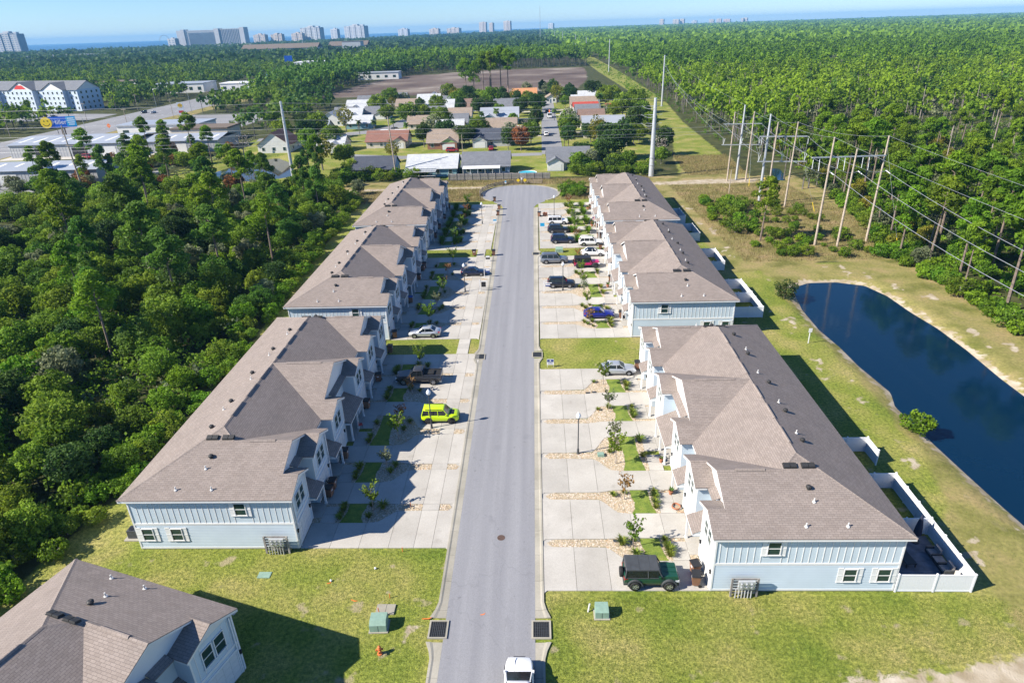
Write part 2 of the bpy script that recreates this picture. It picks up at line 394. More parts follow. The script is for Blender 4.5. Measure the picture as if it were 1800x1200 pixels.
for p_ in ([(36,116),(37,200),(76,200),(80,150),(70,118),(55,122),(45,118)], [(-60,176),(-60,203),(48,203),(48,176)], [(44,200),(48,236),(66,236),(64,200)], [(36,20),(36,44),(41,60),(41.5,120),(70,121),(70,40)], [(-222,200),(-222,600),(-206,600),(-206,200)]):
    dry = np.maximum(dry, mask(p_, 2.5))
sand = np.zeros(X.shape)
bank = (1-smooth(.5, 1.5+.8*np.sin(Y*.9)*np.sin(X*.7), pd))*.66
sand = np.maximum(sand, bank)
for p_ in ([(-62,191.2),(-14,191.8),(-14,194.2),(-62,193.9)], [(16,191.5),(40,191),(62,191),(66,196),(50,197),(38,195),(16,194.6)], [(14,20),(19.4,32.0),(24.4,32.6),(30.3,33.3),(36,34.4),(50,38),(60,20)],
           ):
    sand = np.maximum(sand, mask(p_, 1.4)*np.clip(.95+.25*vn(X, Y, 6, 31), 0, 1))
PATCH = [([(35.2,41),(36.6,60),(36.2,84),(37,104),(40.4,104),(40.2,84),(40.6,60),(41.6,41)], .28), ([(61.6,70),(61.8,92),(61.4,104),(58.5,113),(47,114.4),(46,118),(58,119.6),(64.5,115),(66.5,104),(66.6,84),(66,70)], .28), ([(34.8,34.6),(36,40.4),(41.5,40.4),(42,35.6)], .25), ([(-13,35.4),(-13,40.4),(-8.6,40.4),(-8.6,35.4)], .15), ([(4,33),(4,37),(32,38.5),(33,34.6)], -.25)]
fine = vn(X, Y, 9, 3)*.6+vn(X, Y, 4.2, 4)*.55
PATCH.append(([(36.6,120),(37.6,140),(36.2,172),(39.0,172),(40.4,140),(39.6,121)], .45))
for p_, th_ in PATCH: sand = np.maximum(sand, mask(p_, 1.5)*smooth(.55-th_, .95-th_, fine)*.8)
FIELD = [(-158,500),(-150,640),(-138,720),(-60,770),(0,795),(56,792),(52,690),(45,600),(30,505),(-56,500)]
field = mask(FIELD, 5)
COAST = [(-14000,900),(-4200,2050),(-2350,2500),(-1500,2900),(-900,3600),(-300,4900),(300,7200),(600,14800),(-14000,14800)]
nx, ny = len(xs), len(ys)
V = np.stack([X.ravel(), Y.ravel(), Z.ravel()], 1)
ii = np.arange(nx*ny).reshape(ny, nx)
F = np.stack([ii[:-1,:-1].ravel(), ii[:-1,1:].ravel(), ii[1:,1:].ravel(), ii[1:,:-1].ravel()], 1)
m, t, b = nmat('terrain')
def attr(nm):
    a = N(t, 'ShaderNodeAttribute'); a.attribute_name = nm; return a.outputs['Fac']
def edge(fac, amt=.55, scale=.5):
    n = world_mottle(t, scale, 6)
    ad = N(t, 'ShaderNodeMath'); ad.operation = 'SUBTRACT'; ad.inputs[1].default_value = .5; L(t, n, ad.inputs[0])
    mu = N(t, 'ShaderNodeMath'); mu.operation = 'MULTIPLY_ADD'; mu.inputs[1].default_value = amt*2; L(t, ad.outputs[0], mu.inputs[0]); L(t, fac, mu.inputs[2])
    r = ramp(t, [(.38, (0,0,0)), (.62, (1,1,1))], mu.outputs[0]); return r.outputs[0]
floor_ = ramp(t, [(.3, (.035,.040,.016)), (.55, (.065,.075,.024)), (.75, (.12,.105,.05))], world_mottle(t, .25, 8)).outputs[0]
lawnc = ramp(t, [(.28, (.125,.185,.026)), (.46, (.205,.24,.046)), (.60, (.28,.275,.08)), (.76, (.37,.31,.14))], world_mottle(t, .16, 9)).outputs[0]
lawnc = mixc(t, .75, lawnc, ramp(t, [(.32, (.45,.50,.40)), (.5, (.95,.95,.95)), (.68, (1.5,1.42,1.3))], world_mottle(t, 3.2, 9)).outputs[0], 'MULTIPLY')
lawnc = mixc(t, .6, lawnc, ramp(t, [(.34, (.45,.48,.40)), (.66, (1.45,1.4,1.35))], world_mottle(t, 11, 4)).outputs[0], 'MULTIPLY')
bare = ramp(t, [(.63, (0,0,0)), (.70, (.8,.8,.8))], world_mottle(t, .45, 10)).outputs[0]
lawnc = mixc(t, bare, lawnc, (.36,.30,.19))
dryc = ramp(t, [(.3, (.12,.13,.03)), (.5, (.27,.24,.09)), (.7, (.36,.27,.14))], world_mottle(t, .22, 9)).outputs[0]
dryc = mixc(t, .6, dryc, ramp(t, [(.3, (.5,.5,.5)), (.7, (1.35,1.3,1.25))], world_mottle(t, 2.5, 7)).outputs[0], 'MULTIPLY')
sandc = ramp(t, [(.3, (.30,.24,.15)), (.6, (.48,.41,.31)), (.8, (.62,.56,.46))], world_mottle(t, .6, 9)).outputs[0]
fieldc = ramp(t, [(.35, (.085,.06,.05)), (.52, (.15,.115,.095)), (.64, (.24,.20,.165)), (.76, (.50,.46,.41))], world_mottle(t, .018, 8)).outputs[0]
c = mixc(t, edge(attr('dry')), floor_, dryc); c = mixc(t, edge(attr('lawn'), .35), c, lawnc)
dl = N(t, 'ShaderNodeMath'); dl.operation = 'MULTIPLY'; dl.inputs[1].default_value = .8; L(t, edge(attr('dry'), .9, .12), dl.inputs[0])
c = mixc(t, dl.outputs[0], c, dryc)
c = mixc(t, edge(attr('sand'), .8, 1.1), c, sandc); c = mixc(t, edge(attr('field'), .3, .05), c, fieldc)
L(t, c, b.inputs['Base Color']); b.inputs['Roughness'].default_value = .95; b.inputs['Specular IOR Level'].default_value = .15
bp = N(t, 'ShaderNodeBump'); bp.inputs['Strength'].default_value = .8; bp.inputs['Distance'].default_value = .08
L(t, world_mottle(t, 7, 6), bp.inputs['Height']); L(t, bp.outputs[0], b.inputs['Normal'])
me = np_mesh('ground', V, F, 'terrain')
for nm, arr in (('lawn', lawn), ('dry', dry), ('sand', sand), ('field', field)):
    a = me.attributes.new(nm, 'FLOAT', 'POINT'); a.data.foreach_set('value', arr.ravel().astype(np.float32))
struct(link('ground', me))
# water
def water(name, col, rough, bscale, bstr):
    m, t, b = nmat(name); b.inputs['Base Color'].default_value = (*col, 1); b.inputs['Roughness'].default_value = rough; b.inputs['IOR'].default_value = 1.33
    bp = N(t, 'ShaderNodeBump'); bp.inputs['Strength'].default_value = bstr; bp.inputs['Distance'].default_value = .05
    L(t, world_mottle(t, bscale, 3), bp.inputs['Height']); L(t, bp.outputs[0], b.inputs['Normal'])
water('pond_water', (.0015, .018, .045), .09, 1.1, .22); water('still_water', (.05, .05, .035), .04, .8, .06); water('sea_water', (.012, .075, .16), .35, .01, .3)
def sheet(name, poly, z, mat): 
    q = MB(); n = len(poly); a = sum(poly[i][0]*poly[(i+1)%n][1]-poly[(i+1)%n][0]*poly[i][1] for i in range(n))
    q.add([(x, y, z) for x, y in (poly if a > 0 else poly[::-1])], [tuple(range(n))]); return q.build(name, mat)
def fat(poly, k):
    cx = sum(p[0] for p in poly)/len(poly); cy = sum(p[1] for p in poly)/len(poly)
    return [(x+(x-cx)/math.hypot(x-cx, y-cy)*k, y+(y-cy)/math.hypot(x-cx, y-cy)*k) for x, y in poly]
struct(sheet('pond_water', fat(POND, 3), -.62, 'pond_water')); struct(sheet('basin_water', fat(BASIN, 3), -.55, 'still_water'))
struct(sheet('puddle_water', fat(PUDDLE, 3), -.55, 'still_water')); struct(sheet('ditch_water', fat(DITCH, .6), -.55, 'pond_water'))
struct(sheet('sea', COAST, 1.2, 'sea_water'))
# ================================================================== the street
def arc(cx, cy, r, a0, a1, n): return [(cx+r*math.cos(R_(lerp(a0, a1, i/n))), cy+r*math.sin(R_(lerp(a0, a1, i/n)))) for i in range(n+1)]
BC = (-4.2, 184.0); BR = 10.7
ROAD_L = [(-7.5, 12), (-7.52, 50), (-7.68, 88), (-7.85, 122), (-8.05, 150), (-8.2, 168)]
ROAD_R = [(-.48, 12), (-.47, 88), (-.45, 122), (-.45, 150), (-.40, 168)]
road = [*ROAD_R, (0.4, 171.2), (2.6, 174.4)] + arc(*BC, BR, -50, 230, 44) + [(-11.0, 174.6), (-8.9, 171.4)] + ROAD_L[::-1]
def flat(name, poly, z, mat, parent=None):
    q = MB(); q.prism(poly, z-.3, z); return q.build(name, mat, parent)
struct(flat('street', road, .03, 'asphalt'))
def road_x(side, y):
    pts = ROAD_L if side < 0 else ROAD_R
    for (x0, y0), (x1, y1) in zip(pts, pts[1:]):
        if y0 <= y <= y1: return lerp(x0, x1, (y-y0)/(y1-y0))
    return pts[-1][0] if y > pts[-1][1] else pts[0][0]
DRAINS = [(-1, 36.4), (1, 36.4), (-1, 83.2), (1, 83.6), (1, 129.6)]
def kerb_w(side, y):
    wv = .72 if y < 84 else (lerp(.74, .9, (y-84)/45) if y < 130 else lerp(1.0, 1.2, (y-130)/38))
    if side < 0: wv += .07 if y < 84 else .1
    base = wv
    for s_, yd in DRAINS:
        if s_ == side and abs(y-yd) < 2.6: wv = max(wv, base+.55*(1-smooth(.8, 2.6, np.array(abs(y-yd)))))
    return float(wv)
for side in (-1, 1):
    root = None; kname = 'kerb'
    root = empty(kname); struct(root)
    y = 20.0
    while y < 168:
        y1 = min(y+3.05, 168); q = MB(); n = 4
        for i in range(n):
            ya = lerp(y+.012, y1-.012, i/n); yb = lerp(y+.012, y1-.012, (i+1)/n)
            if any(s_ == side and yd-.85 < (ya+yb)/2 < yd+.85 for s_, yd in DRAINS): continue
            xa, xb = road_x(side, ya)+side*.004, road_x(side, yb)+side*.004; wa, wb = kerb_w(side, ya)*side, kerb_w(side, yb)*side
            prof = lambda xx, ww: [(xx, .034), (xx+ww*.6, .055), (xx+ww*.78, .115), (xx+ww, .12)]
            A_, B_ = prof(xa, wa), prof(xb, wb); vs = [(p[0], ya, p[1]) for p in A_]+[(p[0], yb, p[1]) for p in B_]+[(p[0], ya, -.1) for p in A_]+[(p[0], yb, -.1) for p in B_]
            fs = [(j, j+1, 5+j, 4+j) if side > 0 else (j+1, j, 4+j, 5+j) for j in range(3)]
            fs += [(3, 11, 15, 7) if side > 0 else (11, 3, 7, 15)]
            fs += [(j, 8+j, 9+j, j+1) for j in range(3)]+[(4+j, 5+j, 13+j, 12+j) for j in range(3)]
            q.add(vs, fs)
        if q.f: q.build('kerb_stone', 'kerb_concrete', root)
        y = y1
ring_root = empty('kerb'); struct(ring_root)
ro, ri = arc(*BC, BR+.5, -48, 228, 40), arc(*BC, BR+.01, -48, 228, 40)
for i in range(0, 40, 2):
    q = MB(); q.prism([ri[i], ro[i], ro[i+1], ro[min(i+2, 40)], ri[min(i+2, 40)], ri[i+1]], -.1, .10); q.build('kerb_stone', 'kerb_concrete', ring_root)
# drains, manhole
def drain(side, y, label):
    x0 = road_x(side, y)-side*.28; x1 = x0+side*1.5
    r = empty('storm_drain', ((x0+x1)/2, y, .04), 0, label, 'drain', 'storm drains in the kerb')
    q = MB(); q.box(-.75, -.62, -.85, .85, -.1, .09).box(.62, .75, -.85, .85, -.1, .09).box(-.62, .62, -.85, -.74, -.1, .09).box(-.62, .62, .74, .85, -.1, .09); q.build('frame', 'kerb_concrete', r)
    q = MB(); q.box(-.62, .62, -.74, .74, -.1, .01); q.build('sump', 'grate_iron', r)
    q = MB()
    for i in range(9): xx = -.58+i*.145; q.box(xx-.022, xx+.022, -.74, .74, .02, .06)
    for i in range(10): yy = -.66+i*.147; q.box(-.62, .62, yy-.012, yy+.012, .03, .05)
    q.build('grate', 'dark_grey', r)
drain(-1, 36.4, 'iron grated storm drain nearest the orange hydrant'); drain(1, 36.4, 'iron grated storm drain beside the white car on the street')
drain(-1, 83.2, 'black storm drain grate beside the lawn strip behind the pickup'); drain(1, 83.6, 'black storm drain grate beside the lawn with the blue sign'); drain(1, 129.6, 'small dark storm drain near the grey wagon at the kerb')
q = MB(); q.lathe([(.0, .0), (.36, .0), (.36, .012), (.30, .014), (.30, .008), (0, .010)], 20); q.box(-.2, .2, -.03, .03, .008, .016).box(-.03, .03, -.2, .2, .008, .017).box(-.24, .24, .1, .13, .008, .015).box(-.24, .24, -.13, -.1, .008, .015)
o = q.build('manhole_cover', 'rust_iron'); o.location = (-3.55, 46.6, .032); tag(o, 'round rusty manhole cover in the middle of the street', 'manhole')
# spray paint marks
def mark(x, y, ang, l_, label):
    q = MB(); pts = [(-l_/2, -.04), (l_*.2, -.06), (l_/2, .12), (l_*.35, .1), (l_*.1, .03), (-l_/2, .03)]
    q.prism(pts, 0, .008); o = q.build('paint_mark', 'orange_paint'); o.location = (x, y, .034); o.rotation_euler = (0, 0, ang); tag(o, label, 'paint mark', 'orange utility marks')
mark(-4.62, 37.9, .2, .42, 'orange spray mark on the street between the two near drains')
# ================================================================== driveways, rock beds, turf (local frame: u from the kerb to the house, v along the row)
DW = 13.5
ISL = [(3.35, 6.15, 5.05, 6.05, 1), (9.5, 13.0, 11.6, 12.65, 1), (16.15, 22.5, 18.35, 19.45, 0), (25.7, 29.2, 25.3, 26.3, -1), (32.4, 35.9, 32.1, 33.1, -1)]   # island v0,v1, strip v0,v1, side
TG = 38.9
EDG = [(0.0, 5.05, 0.0, 3.35), (6.05, 11.6, 6.15, 9.5), (12.65, 18.35, 13.0, 16.15), (19.45, 25.3, 22.5, 25.7), (26.3, 32.1, 29.2, 32.4), (33.1, 38.9, 35.9, 38.9)]   # drive: street v0,v1, garage v0,v1
def curve_edge(v0, v1, u):       # from the wide street half to the narrow garage half
    return lerp(v0, v1, float(smooth(5.3, 7.6, np.array(u))))
g_ = .014
def drive_meshes(cuts, bandcuts):
    out = []
    for (a0, a1, b0, b1) in EDG:
        for u0, u1 in zip(cuts, cuts[1:]):
            us = [u0+g_] + [u for u in (5.6, 6.0, 6.4, 6.8, 7.2) if u0+.05 < u < u1-.05] + [u1-g_]
            lo = [(u, curve_edge(a0, b0, u)+g_) for u in us]; hi = [(u, curve_edge(a1, b1, u)-g_) for u in us]
            if u0 == 0:          # clipped corners at the kerb
                lo = [(g_, a0+.02-.28), (.28, a0+g_)]+lo[1:]; hi = [(g_, a1-.02+.28), (.28, a1-g_)]+hi[1:]
            q = MB(); q.prism(lo+hi[::-1], -.12, .075); out.append(q.mesh('slab', 'concrete'))
    # walks to the porches
    for k, (i0, i1, s0, s1, sd_) in enumerate(ISL):
        parts = [(i0, i1)] if sd_ else [(i0, (i0+i1)/2-.35), ((i0+i1)/2+.35, i1)]
        for p0, p1 in parts:
            if sd_: p0, p1 = (p0, p1-.45) if sd_ > 0 else (p0+.45, p1)
            n = max(2, round((p1-p0)/1.5))
            for j in range(n):
                va, vb = lerp(p0, p1, j/n)+.03, lerp(p0, p1, (j+1)/n)-.012
                q = MB(); q.prism([(11.25, va), (12.72, va), (12.72, vb), (11.25, vb)], -.12, .075); out.append(q.mesh('slab', 'concrete'))
            far_ = (p1-1.1, p1-.03) if sd_ > 0 else (p0+.03, p0+1.1)
            if not sd_: far_ = (p1-.9, p1-.03) if p0 == i0 else (p0+.03, p0+.9)
            q = MB(); q.prism([(12.75, far_[0]), (14.6, far_[0]), (14.6, far_[1]), (12.75, far_[1])], -.12, .075); out.append(q.mesh('slab', 'concrete'))
    for (i0, i1, s0, s1, sd_) in ISL:
        q = MB(); q.prism([(g_, s0-.24), (.30, s0+.01), (1.3, s0+.01), (1.3, s1-.01), (.30, s1-.01), (g_, s1+.24)], -.12, .03); out.append(q.mesh('apron', 'concrete'))
    # sidewalk crossing the rock strips
    if bandcuts:
        for (i0, i1, s0, s1, sd_) in ISL:
            q = MB(); q.prism([(bandcuts[0], s0+.02), (bandcuts[1], s0+.02), (bandcuts[1], s1-.02), (bandcuts[0], s1-.02)], -.12, .075); out.append(q.mesh('slab', 'concrete'))
    return out
CUT_R = [0, 2.73, 5.58, 8.3, 11.1, 13.55]; CUT_L = [0, 1.56, 3.2, 5.5, 8.2, 10.85, 13.45]
SLABS = {1: drive_meshes(CUT_R, None), -1: drive_meshes(CUT_L, (1.56, 3.2))}
def bed_polys(side):
    out = []
    for (i0, i1, s0, s1, sd_) in ISL:
        sa, sb = s0+.03, s1-.03; mid = (sa+sb)/2
        strips = [[(.35, mid), (.8, sa+.05), (1.5, sa), (5.6, sa), (5.6, sb), (1.5, sb), (.8, sb-.05)]] if side > 0 else \
                 [[(.3, mid), (.6, sa+.05), (1.53, sa), (1.53, sb), (.6, sb-.05)], [(3.23, sa), (5.6, sa), (5.6, sb), (3.23, sb)]]
        lo = [(u, curve_edge(s0, i0, u)+.03) for u in (5.6, 6.0, 6.4, 6.8, 7.2, 7.6)]; hi = [(u, curve_edge(s1, i1, u)-.03) for u in (5.6, 6.0, 6.4, 6.8, 7.2, 7.6)]
        L_ = i1-i0
        wav = [(8.55, i0+.03), (8.85, i0+L_*.2), (8.95, i0+L_*.45), (8.75, i0+L_*.7), (8.7, i1-.03)]
        out.append(('bed', strips, lo+wav+hi[::-1]))
        wv2 = [(10.85, i0+.03), (10.55, i0+L_*.35), (10.45, i0+L_*.6), (10.5, i1-.03)]
        out.append(('bed', [], [(11.22, i0+.03)]+[(11.22, i1-.03)]+wv2[::-1]))
        out.append(('turf', [], wav+wv2[::-1]))
        if sd_:
            ra = (i0+.05, i1-1.6) if sd_ > 0 else (i0+1.6, i1-.05)
            out.append(('bed', [], [(12.76, ra[0]), (13.46, ra[0]), (13.46, ra[1]), (12.76, ra[1])]))
            rb = (i1-.42, i1-.03) if sd_ > 0 else (i0+.03, i0+.42)
            out.append(('bed', [], [(11.25, rb[0]), (13.46, rb[0]), (13.46, rb[1]), (11.25, rb[1])]))
    return out
nprng = np.random.default_rng(5)
def stones(polys, density, name):
    Vs, Fs, T, n0 = [], [], [], 0
    octv = np.array([(1,0,0),(0,1,0),(-1,0,0),(0,-1,0),(0,0,1)]); octf = np.array([(0,1,4),(1,2,4),(2,3,4),(3,0,4)])
    for poly in polys:
        xs_ = [p[0] for p in poly]; ys_ = [p[1] for p in poly]
        n = int((max(xs_)-min(xs_))*(max(ys_)-min(ys_))*density)
        px = nprng.uniform(min(xs_), max(xs_), n); py = nprng.uniform(min(ys_), max(ys_), n); k = inpoly(px, py, poly); px, py = px[k], py[k]
        for x_, y_ in zip(px, py):
            r0 = nprng.uniform(.045, .10); a = nprng.uniform(0, 6.28); ca, sa_ = math.cos(a), math.sin(a)
            v = octv*np.array([r0*nprng.uniform(.8, 1.4), r0, r0*nprng.uniform(.5, .9)]); v = np.stack([v[:,0]*ca-v[:,1]*sa_+x_, v[:,0]*sa_+v[:,1]*ca+y_, v[:,2]+.045], 1)
            Vs.append(v); Fs.append(octf+n0); n0 += 5; T.append(np.full(5, nprng.uniform()))
    return np_mesh(name, np.concatenate(Vs), np.concatenate(Fs), 'pebble', np.concatenate(T))
m, t, b = nmat('pebble'); at = N(t, 'ShaderNodeAttribute'); at.attribute_name = 'tint'
L(t, ramp(t, [(0, (.38,.30,.20)), (.3, (.52,.42,.28)), (.5, (.62,.56,.46)), (.7, (.44,.28,.15)), (.85, (.66,.62,.56)), (1, (.58,.44,.27))], at.outputs['Fac']).outputs[0], b.inputs['Base Color']); b.inputs['Roughness'].default_value = .7
plain('bed_soil', (.40, .33, .23), .95, .3, 4)
m, t, b = nmat('turf')
c = ramp(t, [(.3, (.10,.165,.02)), (.6, (.19,.25,.035)), (.8, (.26,.25,.06))], world_mottle(t, 1.2, 8)).outputs[0]
c = mixc(t, .6, c, ramp(t, [(.34, (.5,.52,.45)), (.66, (1.4,1.35,1.3))], world_mottle(t, 12, 4)).outputs[0], 'MULTIPLY'); L(t, c, b.inputs['Base Color']); b.inputs['Roughness'].default_value = .95
bp = N(t, 'ShaderNodeBump'); bp.inputs['Strength'].default_value = .8; bp.inputs['Distance'].default_value = .05; L(t, world_mottle(t, 9, 4), bp.inputs['Height']); L(t, bp.outputs[0], b.inputs['Normal'])
BEDM, SOILM, TURFM = {}, {}, {}
for side in (1, -1):
    bp_ = bed_polys(side); BEDM[side] = []; SOILM[side] = []; TURFM[side] = []
    for kind, strips, poly in bp_:
        if kind == 'bed':
            q = MB()
            for p_ in strips+[poly]: q.prism(p_, -.1, .035)
            SOILM[side].append(q.mesh('soil', 'bed_soil')); BEDM[side].append(stones(strips+[poly], 62, 'rock_bed'))
        else:
            q = MB(); q.prism(poly, -.1, .06); TURFM[side].append(q.mesh('turf_patch', 'turf'))
ROWS = [('R', 1, 13.75, 40.3, 'nearest row beside the pond'), ('R', 1, 13.95, 89.0, 'middle row beside the pond'), ('R', 1, 14.35, 133.2, 'farthest row behind the parked cars'),
        ('L', -1, -21.7, 45.3, 'nearest row by the wood'), ('L', -1, -22.2, 89.3, 'middle row by the wood'), ('L', -1, -22.9, 133.4, 'farthest row by the wood')]
SPOT = {}
for idx, (nm, side, fx, y0, txt) in enumerate(ROWS):
    kx = fx-side*DW
    def W(u, v, kx=kx, side=side, y0=y0): return (kx+side*u, y0+v)
    SPOT[nm+str(idx % 3)] = (kx, side, y0, fx)
    rz = 0 if side > 0 else math.pi
    org = (kx, y0, 0) if side > 0 else (kx, y0, 0)
    root = empty('driveway', org); struct(root)
    root.scale = (side, 1, 1)
    for me in SLABS[side]: link('apron' if me.name.startswith('apron') else 'slab', me, root)
    for sm, bm in zip(SOILM[side], BEDM[side]):
        o = link('rock_bed', bm, None, org); o.scale = (side, 1, 1); struct(o, 'stuff', 'tan river stones in the planting bed before the '+txt); link('soil', sm, o)
    for tm in TURFM[side]:
        o = link('turf_patch', tm, None, org); o.scale = (side, 1, 1); struct(o)
# sidewalk pieces across the lawn gaps on the wood side
sw = empty('sidewalk'); struct(sw)
for ya, yb, kx in ((84.25, 89.25, -8.4), (128.25, 133.35, -8.9)):
    for j in range(3):
        q = MB(); q.prism([(kx-3.2, lerp(ya, yb, j/3)+.01), (kx-1.56, lerp(ya, yb, j/3)+.01), (kx-1.56, lerp(ya, yb, (j+1)/3)-.01), (kx-3.2, lerp(ya, yb, (j+1)/3)-.01)], -.1, .075); q.build('slab', 'concrete', sw)
# ================================================================== townhouse rows (local frame: front wall x=0 facing -x, row along +y)
TT = 39.4; DP = 14.65; EZ = 5.8; PS = .42
BAYS = [(0.0, 4.0), (6.25, 10.6), (12.85, 17.0)]
BAYS = BAYS+[(TT-b_, TT-a_) for a_, b_ in BAYS[::-1]]
BEAVE = [(-.4, 4.3), (5.95, 10.9), (12.55, 17.3)]
def hz(*p): return p
def half_roof():
    e = EZ; R1 = 7.15; xm = DP+.5-R1; zr = e+PS*R1
    A = 5.25; zA = e+PS*5.65; xA = xm-(zr-zA)/PS; C_ = TT/2
    xv = xA-5.65
    polys = []
    y0 = -.4; bz = lambda run: e+PS*run
    b1, b2, b3 = BEAVE; c1, c2, c3 = (b1[0]+b1[1])/2, (b2[0]+b2[1])/2, (b3[0]+b3[1])/2
    z1 = bz(c1-b1[0]); z2 = bz(b2[1]-c2); z3 = bz(c3-b3[0])
    fx, wx = -.35, 1.05
    polys.append([(DP+.5,y0,e),(fx,y0,e),(fx,c1,z1),(wx,c1,z1),(wx,A,zA),(xA,A,zA),(xm,y0+R1,zr)][::-1])
    polys.append([(xA,A,zA),(wx,A,zA),(wx,c2,z2),(fx,c2,z2),(fx,b2[1],e),(xv,b2[1],e)][::-1])
    polys.append([(xm,y0+R1,zr),(xA,A,zA),(xv,b2[1],e),(xv,b3[0],e),(xm,C_,zr)][::-1])
    polys.append([(wx,C_,zr),(xm,C_,zr),(xv,b3[0],e),(fx,b3[0],e),(fx,c3,z3),(wx,c3,z3)])
    return polys, dict(xm=xm, zr=zr, A=A, zA=zA, xA=xA, c=(c1,c2,c3), z=(z1,z2,z3), C=C_, R1=R1)
ROOFP, RI = half_roof()
def mir(p): return [(x, TT-y, z) for x, y, z in p]
def townhouse():
    root = empty('townhouse_row')
    # ---- wall body
    fp = [(1.4, 0)]; fp = [(DP, 0), (DP, TT)]
    front = []
    for a_, b_ in BAYS: front += [(1.4 if a_ else 0, a_)] if False else [(1.4, a_), (0, a_), (0, b_), (1.4, b_)] if (a_ > 0 and b_ < TT) else ([(0, a_), (0, b_), (1.4, b_)] if a_ == 0 else [(1.4, a_), (0, a_), (0, b_)])
    poly = [(DP, 0), (DP, TT)] + front[::-1]
    q = MB(); q.prism(poly, .12, 5.62); wl = q.build('wall', 'siding', root)
    q = MB(); q.prism(poly, -.2, .118); q.build('foundation', 'kerb_concrete', root)
    # ---- gables over the bays and the wings
    q = MB()
    for k, (a_, b_) in enumerate(BAYS):
        kk = k if k < 3 else 5-k; c_ = RI['c'][kk]; c_ = c_ if k < 3 else TT-c_
        zt = RI['z'][kk]-.09
        sl = lambda y: zt-PS*abs(y-c_)
        q.add([(x, y, z) for x in (.0, 1.38) for y, z in ((a_, 5.63), (b_, 5.63), (b_, sl(b_)), (c_, zt), (a_, sl(a_)))],
              [(4,3,2,1,0),(5,6,7,8,9),(0,1,6,5),(1,2,7,6),(2,3,8,7),(3,4,9,8),(4,0,5,9)])
    for c_, run, zt in ((RI['A'], 5.5, RI['zA']), (TT-RI['A'], 5.5, RI['zA']), (RI['C'], 7.0, RI['zr'])):
        q.add([(x, y, z) for x in (1.402, 1.6) for y, z in ((c_-run, 5.63), (c_+run, 5.63), (c_, zt-.09))], [(2,1,0),(3,4,5),(0,1,4,3),(1,2,5,4),(2,0,3,5)])
    q.build('gable', 'siding_front', root)
    # ---- roof
    q = MB()
    for p in ROOFP: q.slab(p, .07); q.slab(mir(p), .07)
    xm, zr = RI['xm'], RI['zr']; y0, y1 = -.4+RI['R1'], TT+.4-RI['R1']
    q.slab([(DP+.5,-.4,EZ),(DP+.5,TT+.4,EZ),(xm,y1,zr),(xm,y0,zr)], .07)
    for k in range(3):
        c_, z_ = RI['c'][k], RI['z'][k]; e0, e1 = BEAVE[k]
        inner = [(-.35,c_,z_),(1.39,c_,z_),(1.39,e1,z_-PS*(e1-c_)),(-.35,e1,z_-PS*(e1-c_))] if k in (0, 2) else [(-.35,c_,z_),(1.39,c_,z_),(1.39,e0,z_-PS*(c_-e0)),(-.35,e0,z_-PS*(c_-e0))]
        q.slab(inner, .07); q.slab(mir(inner), .07)
    for a_, b_ in ((4.32, 5.93), (17.32, TT-17.32), (TT-5.93, TT-4.32)): q.slab([(.72,a_,5.74),(1.39,a_,6.02),(1.39,b_,6.02),(.72,b_,5.74)], .07)
    rf = q.build('roof', 'shingle', root, uv=True)
    # ridge caps + vents
    q = MB(); capz = .035
    def cap(p, q2, wd=.16):
        p, q2 = Vector(p), Vector(q2); d = (q2-p).normalized(); s_ = d.cross(Vector((0,0,1))).normalized()*wd
        up = Vector((0,0,capz)); dn = Vector((0,0,-wd*PS+capz*.6))
        q.add([p-s_+dn, p+up, p+s_+dn, q2-s_+dn, q2+up, q2+s_+dn], [(0,1,4,3),(1,2,5,4),(0,2,1),(3,4,5)])
    cap((xm,y0,zr), (xm,y1,zr)); cap((xm,y0,zr),(DP+.5,-.4,EZ)); cap((xm,y1,zr),(DP+.5,TT+.4,EZ))
    cap((1.05,RI['C'],zr),(xm,RI['C'],zr))
    for fy in (lambda v: v, lambda v: TT-v):
        cap((1.05,fy(RI['A']),RI['zA']),(RI['xA'],fy(RI['A']),RI['zA'])); cap((RI['xA'],fy(RI['A']),RI['zA']),(xm,fy(y0),zr))
        for k in range(3): cap((-.35,fy(RI['c'][k]),RI['z'][k]),(1.4,fy(RI['c'][k]),RI['z'][k]))
    q.build('ridge_cap', 'shingle', rf, uv=True)
    def rvent(x0, ya, x1, yb, z_):
        q = MB(); dx, dy = x1-x0, yb-ya; wd = .17
        if abs(dx) > abs(dy): v = [(x0,ya-wd,z_-.03),(x1,ya-wd,z_-.03),(x1,ya+wd,z_-.03),(x0,ya+wd,z_-.03),(x0,ya-.05,z_+.11),(x1,ya-.05,z_+.11),(x1,ya+.05,z_+.11),(x0,ya+.05,z_+.11)]
        else: v = [(x0-wd,ya,z_-.03),(x0+wd,ya,z_-.03),(x0+wd,yb,z_-.03),(x0-wd,yb,z_-.03),(x0-.05,ya,z_+.11),(x0+.05,ya,z_+.11),(x0+.05,yb,z_+.11),(x0-.05,yb,z_+.11)]
        q.add(v, [(0,3,2,1),(4,5,6,7),(0,1,5,4),(1,2,6,5),(2,3,7,6),(3,0,4,7)]); q.build('ridge_vent', 'shingle', rf, uv=True)
    for ya in (8.2, 12.2, 15.9, 20.8, 24.5, 28.2): rvent(xm, ya, xm, ya+2.6, zr)
    rvent(2.6, RI['A'], 5.0, RI['A'], RI['zA']); rvent(2.6, TT-RI['A'], 5.0, TT-RI['A'], RI['zA']); rvent(2.4, RI['C'], 6.4, RI['C'], zr)
    # box vents, pipes and hooded vents on the end slopes and the rear slope
    zs = lambda y: EZ+PS*(y+.4); zrear = lambda x: EZ+PS*(DP+.5-x)
